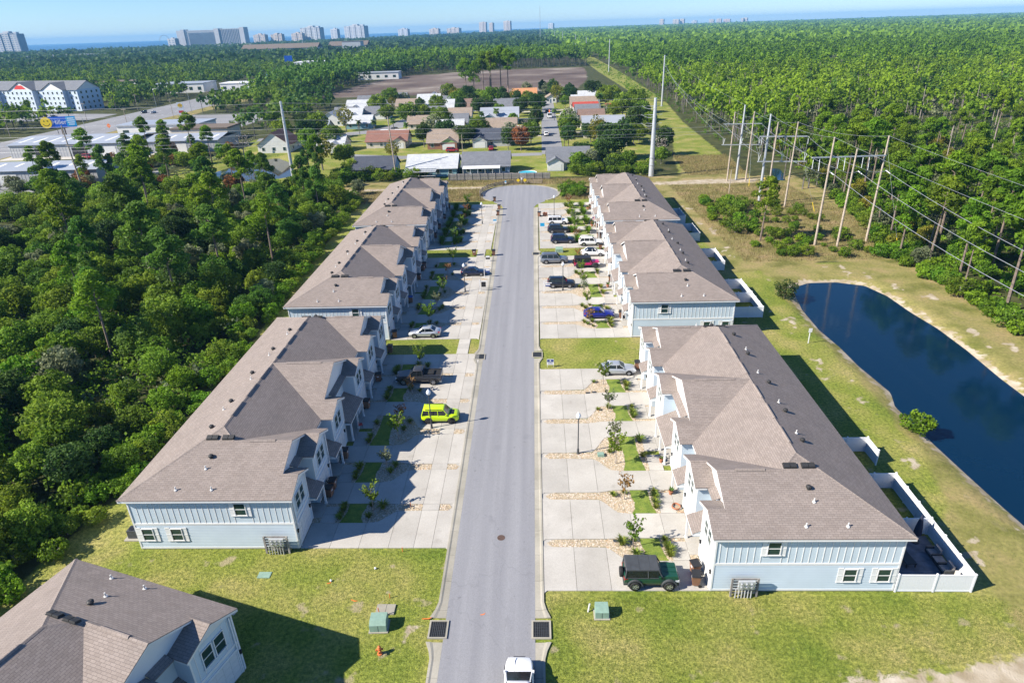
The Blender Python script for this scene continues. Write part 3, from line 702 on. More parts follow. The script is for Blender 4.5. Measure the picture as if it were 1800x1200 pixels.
    for fy in (1, -1):
        Yf = (lambda v: v) if fy > 0 else (lambda v: TT-v)
        for xv in (6.6, 8.1):
            q = MB()
            for j in (0, .55):
                q.box(xv+j, xv+j+.5, -.22, .22, .02, .16)
            q.box(xv-.03, xv+1.08, -.27, .27, -.02, .03)
            o = q.build('box_vent', 'vent_dark', rf); yy = 5.55; o.location = (0, Yf(yy), zs(yy)+.03); o.rotation_euler = (math.atan(PS)*fy, 0, 0)
        for xv, yy, kind in ((8.1,3.6,'h'),(8.2,2.5,'p'),(7.0,.55,'p'),(10.2,.55,'p')):
            q = MB()
            if kind == 'p': q.lathe([(.14,-.05),(.14,.06),(.055,.08),(.055,.36),(.04,.36)], 10); o = q.build('vent_pipe', 'pipe_white', rf)
            else: q.lathe([(.16,-.05),(.16,.1),(.23,.14),(.23,.26),(.12,.34)], 10); o = q.build('hooded_vent', 'vent_dark', rf)
            o.location = (xv, Yf(yy), zs(yy))
    for i, (xv, yy, kind) in enumerate(((9.6,9.4,'h'),(9.5,10.6,'p'),(9.9,14.6,'h'),(9.8,16.2,'p'),(10.2,20.4,'h'),(9.6,22.2,'p'),(9.9,26.8,'h'),(10.1,28.2,'p'),(9.7,31.8,'h'))):
        q = MB()
        if kind == 'p': q.lathe([(.14,-.05),(.14,.06),(.055,.08),(.055,.36),(.04,.36)], 10); o = q.build('vent_pipe', 'pipe_white', rf)
        else: q.lathe([(.16,-.05),(.16,.1),(.23,.14),(.23,.26),(.12,.34)], 10); o = q.build('hooded_vent', 'vent_dark', rf)
        o.location = (xv, yy, zrear(xv))
    # ---- fascia, soffit
    q = MB(); z1 = EZ-.072; zf = EZ-.27
    q.box(-.33, DP+.48, -.385, -.345, zf, z1).box(-.33, DP+.48, TT+.345, TT+.385, zf, z1).box(DP+.44, DP+.48, -.345, TT+.345, zf, z1)
    q.box(-.3, DP+.44, -.34, -.002, zf, zf+.02).box(-.3, DP+.44, TT+.002, TT+.34, zf, zf+.02).box(DP+.002, DP+.44, -.34, TT+.34, zf+.001, zf+.022)
    def rake(ya, za, yb, zb, x0, x1, th=.2):
        q.add([(x,y,z+d) for x in (x0, x1) for y, z, d in ((ya,za,-.072),(yb,zb,-.072),(yb,zb,-.072-th),(ya,za,-.072-th))], [(0,1,2,3),(7,6,5,4),(0,4,5,1),(1,5,6,2),(2,6,7,3),(3,7,4,0)])
    for fy in (lambda v: v, lambda v: TT-v):
        for k in range(3):
            e0, e1 = BEAVE[k]; c_, z_ = RI['c'][k], RI['z'][k]
            rake(fy(e0+.02), z_-PS*(c_-e0-.02), fy(c_), z_, -.335, -.295); rake(fy(c_), z_, fy(e1-.02), z_-PS*(e1-.02-c_), -.336, -.296)
            ez = z_-PS*(e1-c_); 
            ya, yb = sorted((fy(e1-.05), fy(e1-.02))); 
            if k != 1: q.box(-.29, .70, ya, yb, ez-.26, ez-.075)
            else:
                ya, yb = sorted((fy(e0+.02), fy(e0+.05))); ez0 = z_-PS*(c_-e0); q.box(-.29, .70, ya, yb, ez0-.26, ez0-.075)
        rake(fy(-.1), RI['zA']-PS*(RI['A']+.1), fy(RI['A']), RI['zA'], 1.07, 1.11, .16); rake(fy(RI['A']), RI['zA'], fy(10.5), RI['zA']-PS*5.25, 1.071, 1.111, .16)
        rake(fy(RI['C']-6.6), zr-PS*6.6, fy(RI['C']), zr, 1.07, 1.11, .16)
        ya, yb = sorted((fy(10.9-.02), fy(12.57))); q.box(.86, .90, ya+.02, yb-.02, zf, z1)
    q.build('fascia', 'white_trim', root)
    # ---- trim boards and siding
    for ye, s_ in ((0, -1), (TT, 1)):
        q = MB(); ya, yb = sorted((ye+s_*.002, ye+s_*.045))
        for z0_, z1_ in ((2.80, 3.02), (5.30, 5.52), (.12, .30)): q.box(.0, DP, ya, yb, z0_, z1_)
        ya, yb = sorted((ye+s_*.003, ye+s_*.05)); q.box(.002, .14, ya, yb, .12, 5.51).box(DP-.14, DP-.002, ya, yb, .12, 5.51)
        q.build('trim', 'white_trim', root)
    for a_, b_ in BAYS:
        q = MB(); q.box(-.045, -.002, a_+.002, b_-.002, 2.80, 3.02); q.box(-.05, -.002, a_+.003, a_+.13, .12, 5.5).box(-.05, -.002, b_-.13, b_-.003, .12, 5.5)
        q.build('trim', 'white_trim', root)
    for ye, s_ in ((0, -1), (TT, 1)):
        q = MB()
        for i in range(14):
            z0_ = .30+i*.1786
            q.add([(x, ye+s_*d, z) for x in (.14, DP-.14) for d, z in ((.002, z0_), (.030, z0_), (.006, z0_+.1786), (.002, z0_+.1786))], [(0,1,2,3),(7,6,5,4),(0,4,5,1),(1,5,6,2),(2,6,7,3),(3,7,4,0)])
        q.build('lap_siding', 'siding', root)
    bm = MB().box(-.03, .03, -.011, .011, 0, 2.28).mesh('batten', 'white_trim')
    for ye, s_ in ((0, -1), (TT, 1)):
        for i in range(26):
            xx = .42+i*.54
            if 4.0 < xx < 5.15: continue
            link('batten', bm, root, (xx, ye+s_*.0125, 3.02))
    fbm = MB().box(-.02, .0, -.025, .025, 0, 2.45).mesh('batten', 'white_trim')
    for a_, b_ in BAYS:
        n = 8; c_ = (a_+b_)/2
        for i in range(1, n):
            yy = lerp(a_, b_, i/n)
            if abs(yy-c_) < 1.0: continue
            link('batten', fbm, root, (-.003, yy, 3.02))
    for (xx, yy) in ((-.06, .3), (-.06, TT-.3), (DP+.05, .4), (DP+.05, TT-.4), (-.06, 10.3), (-.06, TT-10.3)):
        q = MB(); q.box(xx-.045, xx+.045, yy-.05, yy+.05, .1, 5.5); q.build('downspout', 'white_trim', root)
    # ---- windows
    def window(wd, ht):
        fr = MB().box(-wd/2-.09, wd/2+.09, -.07, -.05, -ht/2-.05, -ht/2-.051+.001).mesh('window', 'white_trim')
        return fr
    def win_meshes(wd, ht):
        q = MB(); a_ = .07
        q.box(-wd/2-a_, -wd/2, -.08, .0, -ht/2, ht/2).box(wd/2, wd/2+a_, -.08, .0, -ht/2, ht/2).box(-wd/2-a_, wd/2+a_, -.08, .0, ht/2, ht/2+a_).box(-wd/2-a_-.06, wd/2+a_+.06, -.11, .0, -ht/2-a_, -ht/2)
        q.box(-wd/2, wd/2, -.06, .0, -.03, .03)
        f = q.mesh('window', 'white_trim')
        p = MB().box(-wd/2, wd/2, -.035, .0, .03, ht/2).mesh('pane', 'pane'), MB().box(-wd/2, wd/2, -.025, .0, -ht/2, -.03).mesh('pane', 'pane')
        return f, p
    W1 = win_meshes(.85, 1.45); W2 = win_meshes(.95, 1.25)
    shm = MB()
    shm.box(-.2, .2, -.03, 0, -.78, .78).box(-.2, .2, -.045, -.03, -.78, -.66).box(-.2, .2, -.045, -.03, .66, .78).box(-.2, .2, -.045, -.03, -.06, .06); shm = shm.mesh('shutter', 'white_trim')
    def put_win(Wm, x, y, z, rz, shutters=0):
        f = link('window', Wm[0], root, (x, y, z), rz)
        for p in Wm[1]: link('pane', p, f)
        if shutters:
            for s_ in (-1, 1): link('shutter', shm, f, (s_*shutters, 0, 0))
    for ye, rz, s_ in ((0, 0, -1), (TT, math.pi, 1)):
        d = s_*.035
        put_win(W2, 4.58, ye+d, 4.55, rz, .74)
        for xx in (10.9, 13.55): put_win(W2, xx, ye+d, 1.75, rz, .78)
    for a_, b_ in BAYS:
        c_ = (a_+b_)/2
        for d in (-.56, .56): put_win(W1, -.003, c_+d, 4.35, -math.pi/2)
    # ---- garage doors with panels, wall lamps
    GAR = [(.45, 3.25), (6.7, 9.5), (13.2, 16.0)]; GAR += [(TT-b_, TT-a_) for a_, b_ in GAR[::-1]]
    gd = MB().box(-.03, -.002, -1.4, 1.4, .12, 2.35).mesh('garage_door', 'garage_white')
    gp = MB().box(-.05, -.03, -.31, .31, 0, .42).mesh('panel', 'garage_white')
    gfm = MB(); gfm.box(-.06, -.002, -1.55, -1.4, .12, 2.5).box(-.06, -.002, 1.4, 1.55, .12, 2.5).box(-.06, -.002, -1.4, 1.4, 2.35, 2.5); gfm = gfm.mesh('door_frame', 'white_trim')
    lampm = MB(); lampm.box(-.16, -.04, -.07, .07, -.14, .14).box(-.2, -.02, -.1, .1, .14, .19).box(-.05, 0, -.05, .05, -.08, .2); lampm = lampm.mesh('wall_lamp', 'black_metal')
    for k, (a_, b_) in enumerate(GAR):
        c_ = (a_+b_)/2; g0 = link('garage_door', gd, root, (0, c_, 0)); link('door_frame', gfm, g0)
        for r_ in range(4):
            for j in range(4): link('panel', gp, g0, (0, -1.02+j*.68, .22+r_*.54))
        for s_ in (-1.72, 1.72):
            if BAYS[k][0]+.1 < c_+s_ < BAYS[k][1]-.1: link('wall_lamp', lampm, root, (-.004, c_+s_, 1.95))
    # ---- porches: roof, post, beam, door
    PORCH = [(3.95, 6.3, 1), (10.55, 12.9, 1), (16.95, TT-16.95, 0), (TT-12.9, TT-10.55, -1), (TT-6.3, TT-3.95, -1)]
    for a_, b_, s_ in PORCH:
        ia, ib = a_+.08, b_-.08
        q = MB(); q.slab([(-.75,ia-.12,2.55),(1.39,ia-.12,3.52),(1.39,ib+.12,3.52),(-.75,ib+.12,2.55)][::1], .07)
        # slide clear of the bays: the roof laps only in front of the recess
        pr = q.build('porch_roof', 'shingle', root, uv=True)
        q = MB(); q.box(-.72, -.67, ia-.1, ib+.1, 2.28, 2.47).box(-.72, 1.38, ia-.1, ia-.06, 2.28, 2.47).box(-.72, 1.38, ib+.06, ib+.1, 2.28, 2.47); q.build('porch_beam', 'white_trim', root)
        posts = [ib-.08] if s_ > 0 else [ia+.08] if s_ < 0 else [ia+.1, (ia+ib)/2, ib-.1]
        for yy in posts:
            q = MB(); q.box(-.72, -.55, yy-.085, yy+.085, .1, 2.28).box(-.76, -.51, yy-.12, yy+.12, .1, .3); q.build('porch_post', 'white_trim', root)
        for yy in ([(a_+b_)/2] if s_ else [a_+1.2, b_-1.2]):
            q = MB(); q.box(1.34, 1.398, yy-.46, yy+.46, .15, 2.2); dr = q.build('front_door', 'door_blue', root)
            q = MB(); q.box(1.32, 1.39, yy-.58, yy-.46, .15, 2.32).box(1.32, 1.39, yy+.46, yy+.58, .15, 2.32).box(1.32, 1.39, yy-.46, yy+.46, 2.2, 2.32); q.build('door_frame', 'white_trim', dr)
        q = MB(); q.box(-.75, 1.39, ia, ib, -.1, .14); q.build('porch_step', 'concrete', root)
    return root
TH = Proto(townhouse())
TLAB = ['tan roofed white townhouse row beside the pond, the nearest of that side', 'tan roofed white townhouse row in the middle of the pond side', 'tan roofed white townhouse row behind the dark cars, farthest on the pond side',
        'pale blue townhouse row beside the left wood, its side wall facing the lawn', 'townhouse row in the middle of the wood side, behind the silver car', 'farthest townhouse row on the wood side, next to the turning circle']
for (nm, side, fx, y0, txt), lb in zip(ROWS, TLAB):
    o = TH.put((fx, y0, 0) if side > 0 else (fx, y0+TT, 0), 0 if side > 0 else math.pi, lb, 'townhouse rows')
    o['category'] = 'townhouse'
th = R_(-18.1); o = TH.put((0, 0, 0), math.pi+th, 'tan roofed house at the bottom left corner with two dark front windows', 'townhouse rows')
# its far eave corners lie at (-36.4,38.2) and (-21.3,33.2)
ex, ey = math.cos(th), math.sin(th); o.location = (-21.3-ex*.35-ey*0-(-ey)*(-.4)*0, 33.2-ey*.35, 0)
o.location = (-21.3-ex*.35+ey*.4, 33.2-ey*.35-ex*.4, 0)
# ================================================================== vehicles (local frame: nose towards +x, wheels on z=0)
WHEELM = {}
def wheel_meshes(r, wd, rim):
    k = (r, wd, rim)
    if k not in WHEELM:
        q = MB(); n = 16
        prof = [(r*.62, -wd/2), (r*.94, -wd/2), (r, -wd*.32), (r, wd*.32), (r*.94, wd/2), (r*.62, wd/2)]
        vs = [(rr*math.cos(2*math.pi*i/n), y, rr*math.sin(2*math.pi*i/n)) for rr, y in prof for i in range(n)]
        q.add(vs, [(j*n+i, j*n+(i+1)%n, (j+1)*n+(i+1)%n, (j+1)*n+i) for j in range(5) for i in range(n)])
        ty = q.mesh('tyre', 'rubber', smooth=True)
        q = MB(); q.tube((0, -wd*.36, 0), (0, wd*.36, 0), r*.63, n=14); hub = q.mesh('hub', 'rim_dark')
        q = MB()
        for s_ in (-1, 1):
            for i in range(5):
                a = 2*math.pi*i/5; c_, sn = math.cos(a), math.sin(a); y0, y1 = s_*wd*.36, s_*wd*.44
                p = lambda rr, o, y: (rr*c_-o*sn, y, rr*sn+o*c_)
                q.add([p(.04,-.05,y1), p(r*.6,-.035,y1), p(r*.6,.035,y1), p(.04,.05,y1), p(.04,-.05,y0), p(r*.6,-.035,y0), p(r*.6,.035,y0), p(.04,.05,y0)], [(0,1,2,3),(7,6,5,4),(0,4,5,1),(1,5,6,2),(2,6,7,3),(3,7,4,0)])
            n = 14; 
            for i in range(n):
                a0, a1 = 2*math.pi*i/n, 2*math.pi*(i+1)/n; y = s_*wd*.43
                q.add([(rr*math.cos(a), y, rr*math.sin(a)) for a in (a0, a1) for rr in (r*.53, r*.63)], [(0,1,3,2)])
        WHEELM[k] = (ty, hub, q.mesh('rim', rim))
    return WHEELM[k]
def ring(x, zb, zt, wb, wm, wt, sh=.05):
    h = zt-zb; R = [(wb, zb), (wm, zb+h*.28), (wm, zb+h*.62), (wt, zt-sh*.6), (wt-sh*1.6, zt)]
    return [(x, y, z) for y, z in R]+[(x, -y, z) for y, z in R[::-1]]
def loft(q, rings):
    n = len(rings[0]); q.add([p for r in rings for p in r], [(j*n+i, (j+1)*n+i, (j+1)*n+(i+1)%n, j*n+(i+1)%n) for j in range(len(rings)-1) for i in range(n)]+[tuple(range(n)), tuple(range((len(rings)-1)*n, len(rings)*n))[::-1]])
def car(name, paintm, P, label, loc, ang, group='cars parked in the driveways', cat='car', roofm=None, rim='rim_alloy', low='black_metal', scale=1.05):
    c = empty(name, (loc[0], loc[1], P.get('z', .075)), ang, label, cat, group); c.scale = (scale,)*3
    Ln, Wd = P['L'], P['W']; hw = Wd/2; zb = P.get('zb', .26); xf, xr = P['ax']; r = P['r']
    st = P['st']           # (x, top z, width factor)
    q = MB(); loft(q, [ring(x, zb+(.10 if abs(x) > Ln/2-.12 else 0), zt, hw*wf*.93, hw*wf, hw*wf*P.get('tuck', .93)) for x, zt, wf in st]); q.build('body', paintm, c, smooth=P.get('smooth', True))
    q = MB(); q.box(-Ln/2+.25, Ln/2-.25, -hw*.9, hw*.9, zb-.06, zb+.14); q.build('underbody', 'black_metal', c)
    # wheel arches
    for x in (xf, xr):
        for s_ in (-1, 1):
            q = MB(); n = 10; rr = r+.07; y0, y1 = s_*(hw-.10), s_*(hw+P.get('flare', .008))
            vs = [(x+rad*math.cos(math.pi*i/n), y, r+rad*math.sin(math.pi*i/n)) for y in (y0, y1) for rad in (rr-.0, rr+P.get('archw', .035)) for i in range(n+1)]
            m_ = n+1; fs = [(m_*a+i, m_*a+i+1, m_*b_+i+1, m_*b_+i) for a, b_ in ((2,3),(0,2),(1,3)) for i in range(n)]
            q.add(vs, fs); q.build('wheel_arch', P.get('archm', low), c)
            q = MB(); q.tube((x, s_*(hw-.14), r), (x, s_*(hw+.004), r), rr, n=16); q.build('wheel_well', 'rubber', c)
            ty, hub, rm = wheel_meshes(r, P.get('tw', .22), rim)
            wv = link('tyre', ty, c, (x, s_*(hw-.085+P.get('flare', .008)), r)); link('hub', hub, wv); link('rim', rm, wv)
    # greenhouse
    g0, g1, t0, t1, zb_, zt_ = P['gh']; gw, tw = hw*P.get('gw', .90), hw*P.get('tw_', .74)
    def frus(q, x0, x1, X0, X1, za, zc, wa, wc): q.add([(x0,-wa,za),(x1,-wa,za),(x1,wa,za),(x0,wa,za),(X0,-wc,zc),(X1,-wc,zc),(X1,wc,zc),(X0,wc,zc)], [(0,3,2,1),(4,5,6,7),(0,1,5,4),(1,2,6,5),(2,3,7,6),(3,0,4,7)])
    q = MB(); frus(q, g0, g1, t0, t1, zb_-.08, zt_, gw, tw); q.build('window_glass', 'car_glass', c)
    rm_ = roofm or paintm
    q = MB(); loft(q, [[(x, y, z) for y, z in ((tw*k+.02, zt_-.06), (tw*k, zt_+.0), (tw*k*.7, zt_+.055*m2), (-tw*k*.7, zt_+.055*m2), (-tw*k, zt_), (-tw*k-.02, zt_-.06))] for x, k, m2 in ((t0-.06,.92,.2),(t0+.15,1,.8),((t0+t1)/2,1,1),(t1-.15,1,.8),(t1+.06,.92,.2))]); q.build('roof', rm_, c, smooth=True)
    rp = .045
    for s_ in (-1, 1):
        q = MB(); q.tube((g1, s_*gw, zb_-.06), (t1, s_*tw, zt_), rp, n=5); q.tube((g0, s_*gw, zb_-.06), (t0, s_*tw, zt_), rp*1.4, n=5)
        for xb in P.get('pil', [0]):
            q.tube((xb, s_*gw*1.005, zb_-.06), (xb-.05, s_*tw*1.01, zt_), rp, n=5)
        q.tube((g0+.05, s_*gw*1.0, zb_-.05), (g1-.05, s_*gw*1.0, zb_-.05), .03, n=5)
        q.build('side_pillars', rm_ if P.get('darkpil') else paintm, c)
    for s_ in (-1, 1):
        q = MB(); xm = g1-.25; q.box(xm-.1, xm+.08, s_*hw*.93-.1 if s_ < 0 else s_*hw*.93, s_*hw*.93 if s_ < 0 else s_*hw*.93+.1, zb_+.0, zb_+.15); q.build('mirror', paintm, c)
        xh = Ln/2; q = MB(); q.add([(xh-.02, s_*hw*.52, .62*P['hz']), (xh-.12, s_*hw*.86, .62*P['hz']), (xh-.16, s_*hw*.88, .78*P['hz']), (xh-.05, s_*hw*.52, .78*P['hz'])], [(0,1,2,3) if s_ > 0 else (3,2,1,0)])
        rd = P.get('smooth', True); q = MB(); y0, y1 = sorted((s_*hw*.50, s_*hw*(.80 if rd else .90))); q.box(xh-(.42 if rd else .30), xh-(.10 if rd else .005), y0, y1, .58*P['hz'], .72*P['hz']); q.build('headlight', 'head_lens', c)
        q = MB(); y0, y1 = sorted((s_*hw*(.56 if rd else .62), s_*hw*(.87 if rd else .935))); q.box(-xh+(.05 if rd else .003), -xh+.30, y0, y1, P.get('tz', .78), P.get('tz', .78)+.18); q.build('taillight', 'tail_red', c)
    bw_ = .58 if P.get('smooth', True) else .82; q = MB(); q.box(Ln/2-.28, Ln/2+.015, -hw*bw_, hw*bw_, .30, .46); q.build('bumper', P.get('bump', low), c)
    q = MB(); q.box(-Ln/2-.015, -Ln/2+.28, -hw*(bw_+.02), hw*(bw_+.02), .32, .48); q.build('bumper', P.get('bump', low), c)
    q = MB(); q.box(Ln/2-.06, Ln/2+.008, -hw*.42, hw*.42, .52*P['hz'], .72*P['hz']); q.build('grille', 'black_metal', c)
    return c
SEDAN = dict(L=4.62, W=1.80, ax=(1.38,-1.32), r=.32, hz=1.0, st=[(-2.31,.74,.70),(-2.24,.94,.86),(-1.7,1.02,.98),(-1.0,.98,1.0),(.2,.95,1.0),(.85,.93,1.0),(1.6,.86,.98),(2.0,.80,.92),(2.2,.72,.82),(2.31,.58,.66)], gh=(-1.75,.95,-1.0,.22,.95,1.42), pil=[-.15], tz=.76)
COUPE = dict(SEDAN, gh=(-1.95,.85,-.85,.18,.95,1.40))
SUV = dict(L=4.70, W=1.88, ax=(1.42,-1.38), r=.365, hz=1.12, zb=.30, st=[(-2.35,.90,.78),(-2.27,1.06,.90),(-1.5,1.08,1.0),(.2,1.05,1.0),(.95,1.04,1.0),(1.7,1.0,.98),(2.05,.95,.92),(2.25,.86,.82),(2.35,.68,.68)], gh=(-2.22,1.05,-1.85,.35,1.04,1.64), pil=[-.2,-1.2], tz=.92, gw=.92, tw_=.78)
BOXY = dict(L=4.45, W=1.84, ax=(1.32,-1.30), r=.365, hz=1.15, zb=.32, smooth=False, st=[(-2.22,1.02,.93),(-2.15,1.08,.97),(.9,1.08,1.0),(1.0,1.08,.98),(2.1,1.02,.94),(2.22,.85,.90)], gh=(-2.16,1.0,-2.05,.62,1.06,1.70), pil=[-.15,-1.15], tz=.86, gw=.95, tw_=.86)
MINI = dict(SUV, L=4.25, W=1.82, ax=(1.30,-1.28), r=.36, hz=1.14, zb=.32, st=[(-2.12,.95,.84),(-2.06,1.08,.94),(-1.5,1.10,1.0),(.2,1.09,1.0),(.9,1.08,1.0),(1.5,1.05,.985),(1.88,.99,.94),(2.05,.90,.86),(2.13,.72,.74)], gh=(-2.04,1.02,-1.84,.48,1.07,1.66), pil=[-.15,-1.15], gw=.94, tw_=.82, tz=.9)
WAGON = dict(SUV, L=5.1, W=1.98, ax=(1.5,-1.5), r=.39, st=[(-2.55,1.05,.92),(-2.45,1.15,.97),(-1.5,1.15,1.0),(1.0,1.13,1.0),(1.9,1.08,.97),(2.4,1.0,.93),(2.55,.8,.86)], gh=(-2.42,1.15,-2.2,.45,1.12,1.80), pil=[-.15,-1.2], hz=1.25)
OFFR = dict(L=4.15, W=1.84, ax=(1.32,-1.23), r=.415, hz=1.2, zb=.42, smooth=False, tw=.28, flare=.10, archw=.10, archm='dark_grey', st=[(-2.05,1.10,.93),(-1.98,1.18,.95),(.72,1.20,.95),(.80,1.22,.93),(1.95,1.18,.88),(2.05,1.0,.84)], gh=(-1.98,.85,-1.90,.50,1.16,1.80), pil=[-.25], tz=.9, gw=.94, tw_=.86, darkpil=True, bump='dark_grey')
JEEP = dict(OFFR, L=4.45, ax=(1.5,-1.42), st=[(-2.15,1.08,.90),(-2.1,1.16,.92),(.75,1.16,.92),(.82,1.16,.80),(2.05,1.12,.66),(2.15,.95,.62)], gh=(-2.1,.85,-2.05,.62,1.14,1.78), pil=[-.1,-1.05])
D0 = 0
def by_wheels(rear, front, P, south=True, sc=1.05):        # contact points of the two wheels on the camera side
    rx, ry = rear; fx_, fy_ = front; a = math.atan2(fy_-ry, fx_-rx); a = 0 if abs(a) < .8 else math.pi
    mx = (P['ax'][0]+P['ax'][1])/2*sc; cx = (rx+fx_)/2-(mx if a == 0 else -mx); cy = (ry+fy_)/2+(P['W']/2-.08)*sc
    return (cx, cy), a+rng.uniform(-.02, .02)
def park(name, paintm, P, label, rear, front, **kw):
    loc, a = by_wheels(rear, front, P, sc=kw.get('scale', 1.05)); return car(name, paintm, P, label, loc, a, **kw)
c = park('off_road_car', 'car_green', OFFR, 'dark green two door off-roader with black roof panels and rear spare wheel', (7.71,40.45), (10.48,40.45), roofm='dark_grey', rim='rim_alloy', scale=1.08)
q = MB(); q.box(-1.9, .5, -.81, .81, 1.77, 1.86)
for x in (-.95, -.15): q.box(x-.03, x+.03, -.80, .80, 1.86, 1.875)
q.build('roof_panel', 'dark_grey', c)
ty, hub, rm = wheel_meshes(.40, .26, 'rim_dark')
def spare(c, x, z, w=ty, h=hub, r=rm):
    o = link('spare_wheel', w, c, (x, 0, z)); o.rotation_euler = (0, 0, math.pi/2); link('rim', r, o); link('hub', h, o)
spare(c, -2.2, .95)
q = MB(); q.box(.9, 1.9, -.28, -.22, 1.19, 1.235).box(.9, 1.9, .22, .28, 1.19, 1.235); q.build('hood_rib', 'car_green', c)
park('sedan', 'car_silver', SEDAN, 'silver sedan parked by the lawn with the blue sign', (9.18,77.1), (12.06,77.1))
park('sedan', 'car_blue', COUPE, 'bright blue sedan half behind a bare sapling', (8.35,95.85), (11.39,95.85), rim='rim_dark')
park('suv', 'car_black', SUV, 'black SUV parked beside a street lamp', (2.93,109.7), (5.94,109.7))
c = park('wagon_suv', 'car_grey', WAGON, 'long grey SUV wagon with roof rails near the kerb', (1.94,122.9), (5.19,122.9), cat='suv')
q = MB(); q.box(-1.9, .2, -.72, -.68, 1.84, 1.9).box(-1.9, .2, .68, .72, 1.84, 1.9); q.build('roof_rail', 'black_metal', c)
c = park('off_road_car', 'car_magenta', JEEP, 'magenta four door off-roader with black hard top and spare wheel', (8.1,120.15), (11.39,120.15), roofm='black_metal', rim='rim_dark', scale=1.1)
q = MB(); q.box(-2.08, .62, -.80, .80, 1.75, 1.85); q.build('hard_top', 'black_metal', c); spare(c, -2.3, .95)
park('sedan', 'car_white', SEDAN, 'white sedan with dark panoramic roof beside the magenta off-roader', (9.96,127.1), (13.03,127.1), roofm='car_glass')
park('suv', 'car_white', SUV, 'white crossover parked close to the garage behind a black SUV', (10.01,134.0), (13.07,134.0), cat='suv')
park('suv', 'car_navy', SUV, 'dark navy SUV in front of the white crossover', (4.09,136.1), (7.5,136.1), cat='suv', scale=1.1)
park('suv', 'car_black', SUV, 'black SUV next to the white boxy SUV at the far end', (3.62,144.0), (6.72,144.0), cat='suv', rim='rim_alloy')
c = park('boxy_suv', 'car_white', BOXY, 'white boxy SUV with roof rails, farthest of the parked cars', (3.86,151.0), (6.71,151.0), cat='suv')
q = MB(); q.box(-1.8, .3, -.74, -.70, 1.76, 1.82).box(-1.8, .3, .70, .74, 1.76, 1.82); q.build('roof_rail', 'dark_grey', c)
park('sedan', 'car_silver', SEDAN, 'silver sedan parked half in shade beside the lawn strip', (-15.56,89.7), (-18.51,89.7))
c = park('small_suv', 'car_lime', MINI, 'lime green small SUV beside a street lamp', (-13.01,65.85), (-10.11,65.85), cat='suv', rim='rim_dark', scale=1.04)
q = MB(); q.box(-1.6, .3, -.72, -.68, 1.70, 1.76).box(-1.6, .3, .68, .72, 1.70, 1.76); q.build('roof_rail', 'black_metal', c)
q = MB(); q.box(1.05, 1.55, -.5, .5, 1.06, 1.072); o = q.build('hood_decal', 'black_metal', c)
park('sedan', 'car_navy', COUPE, 'dark navy sedan behind a post sign at the kerb', (-13.1,116.7), (-10.3,116.7))
# pickup truck
PK = dict(L=5.7, W=1.98, ax=(1.85,-1.85), r=.42, hz=1.3, zb=.46, smooth=False, tw=.26, flare=.05, archw=.07, archm='car_charcoal', st=[(-2.85,1.12,.95),(-2.8,1.18,.97),(-.55,1.18,1.0),(-.5,1.22,1.0),(1.05,1.22,1.0),(1.7,1.18,.97),(2.6,1.08,.93),(2.85,.9,.88)], gh=(-.62,1.25,-.5,.55,1.2,1.86), pil=[.1], tz=.85, gw=.93, tw_=.80, bump='galvanised')
c = park('pickup_truck', 'car_charcoal', PK, 'dark grey pickup truck with open bed behind the lime SUV', (-13.66,75.3), (-17.53,75.3), cat='truck', scale=1.06, low='galvanised')
q = MB(); q.box(-2.74, -.68, -.82, .82, 1.19, 1.195); q.build('bed_liner', 'rubber', c)
q = MB(); q.box(-2.84, -.6, -.97, -.83, 1.18, 1.32).box(-2.84, -.6, .83, .97, 1.18, 1.32).box(-2.85, -2.74, -.83, .83, 1.18, 1.31).box(-.68, -.6, -.83, .83, 1.18, 1.34); q.build('bed_rail', 'car_charcoal', c)
q = MB(); q.box(-1.9, -.85, -.55, .6, 1.2, 1.38); q.build('bed_cargo', 'rubber', c)
# white car driving on the street
c = car('sedan', 'car_white', dict(SUV, z=.032, gh=(-2.1,1.2,-1.75,-.1,1.04,1.58), st=[(-2.35,.9,.78),(-2.27,1.06,.9),(-1.5,1.08,1),(.2,1.05,1),(.95,1.05,1),(1.5,1.03,.985),(1.85,.99,.94),(2.1,.93,.86),(2.28,.84,.74),(2.36,.66,.6)]), 'white car with sunroof standing on the street at the bottom edge', (-1.62, 30.75), math.pi/2, group='cars on the street', scale=1.1)
q = MB(); q.box(-.95, -.25, -.42, .42, 1.625, 1.65); q.build('sunroof', 'car_glass', c)
q = MB(); q.box(.98, 2.1, .28, .285, 1.0, 1.052); q.build('hood_seam', 'dark_grey', c)
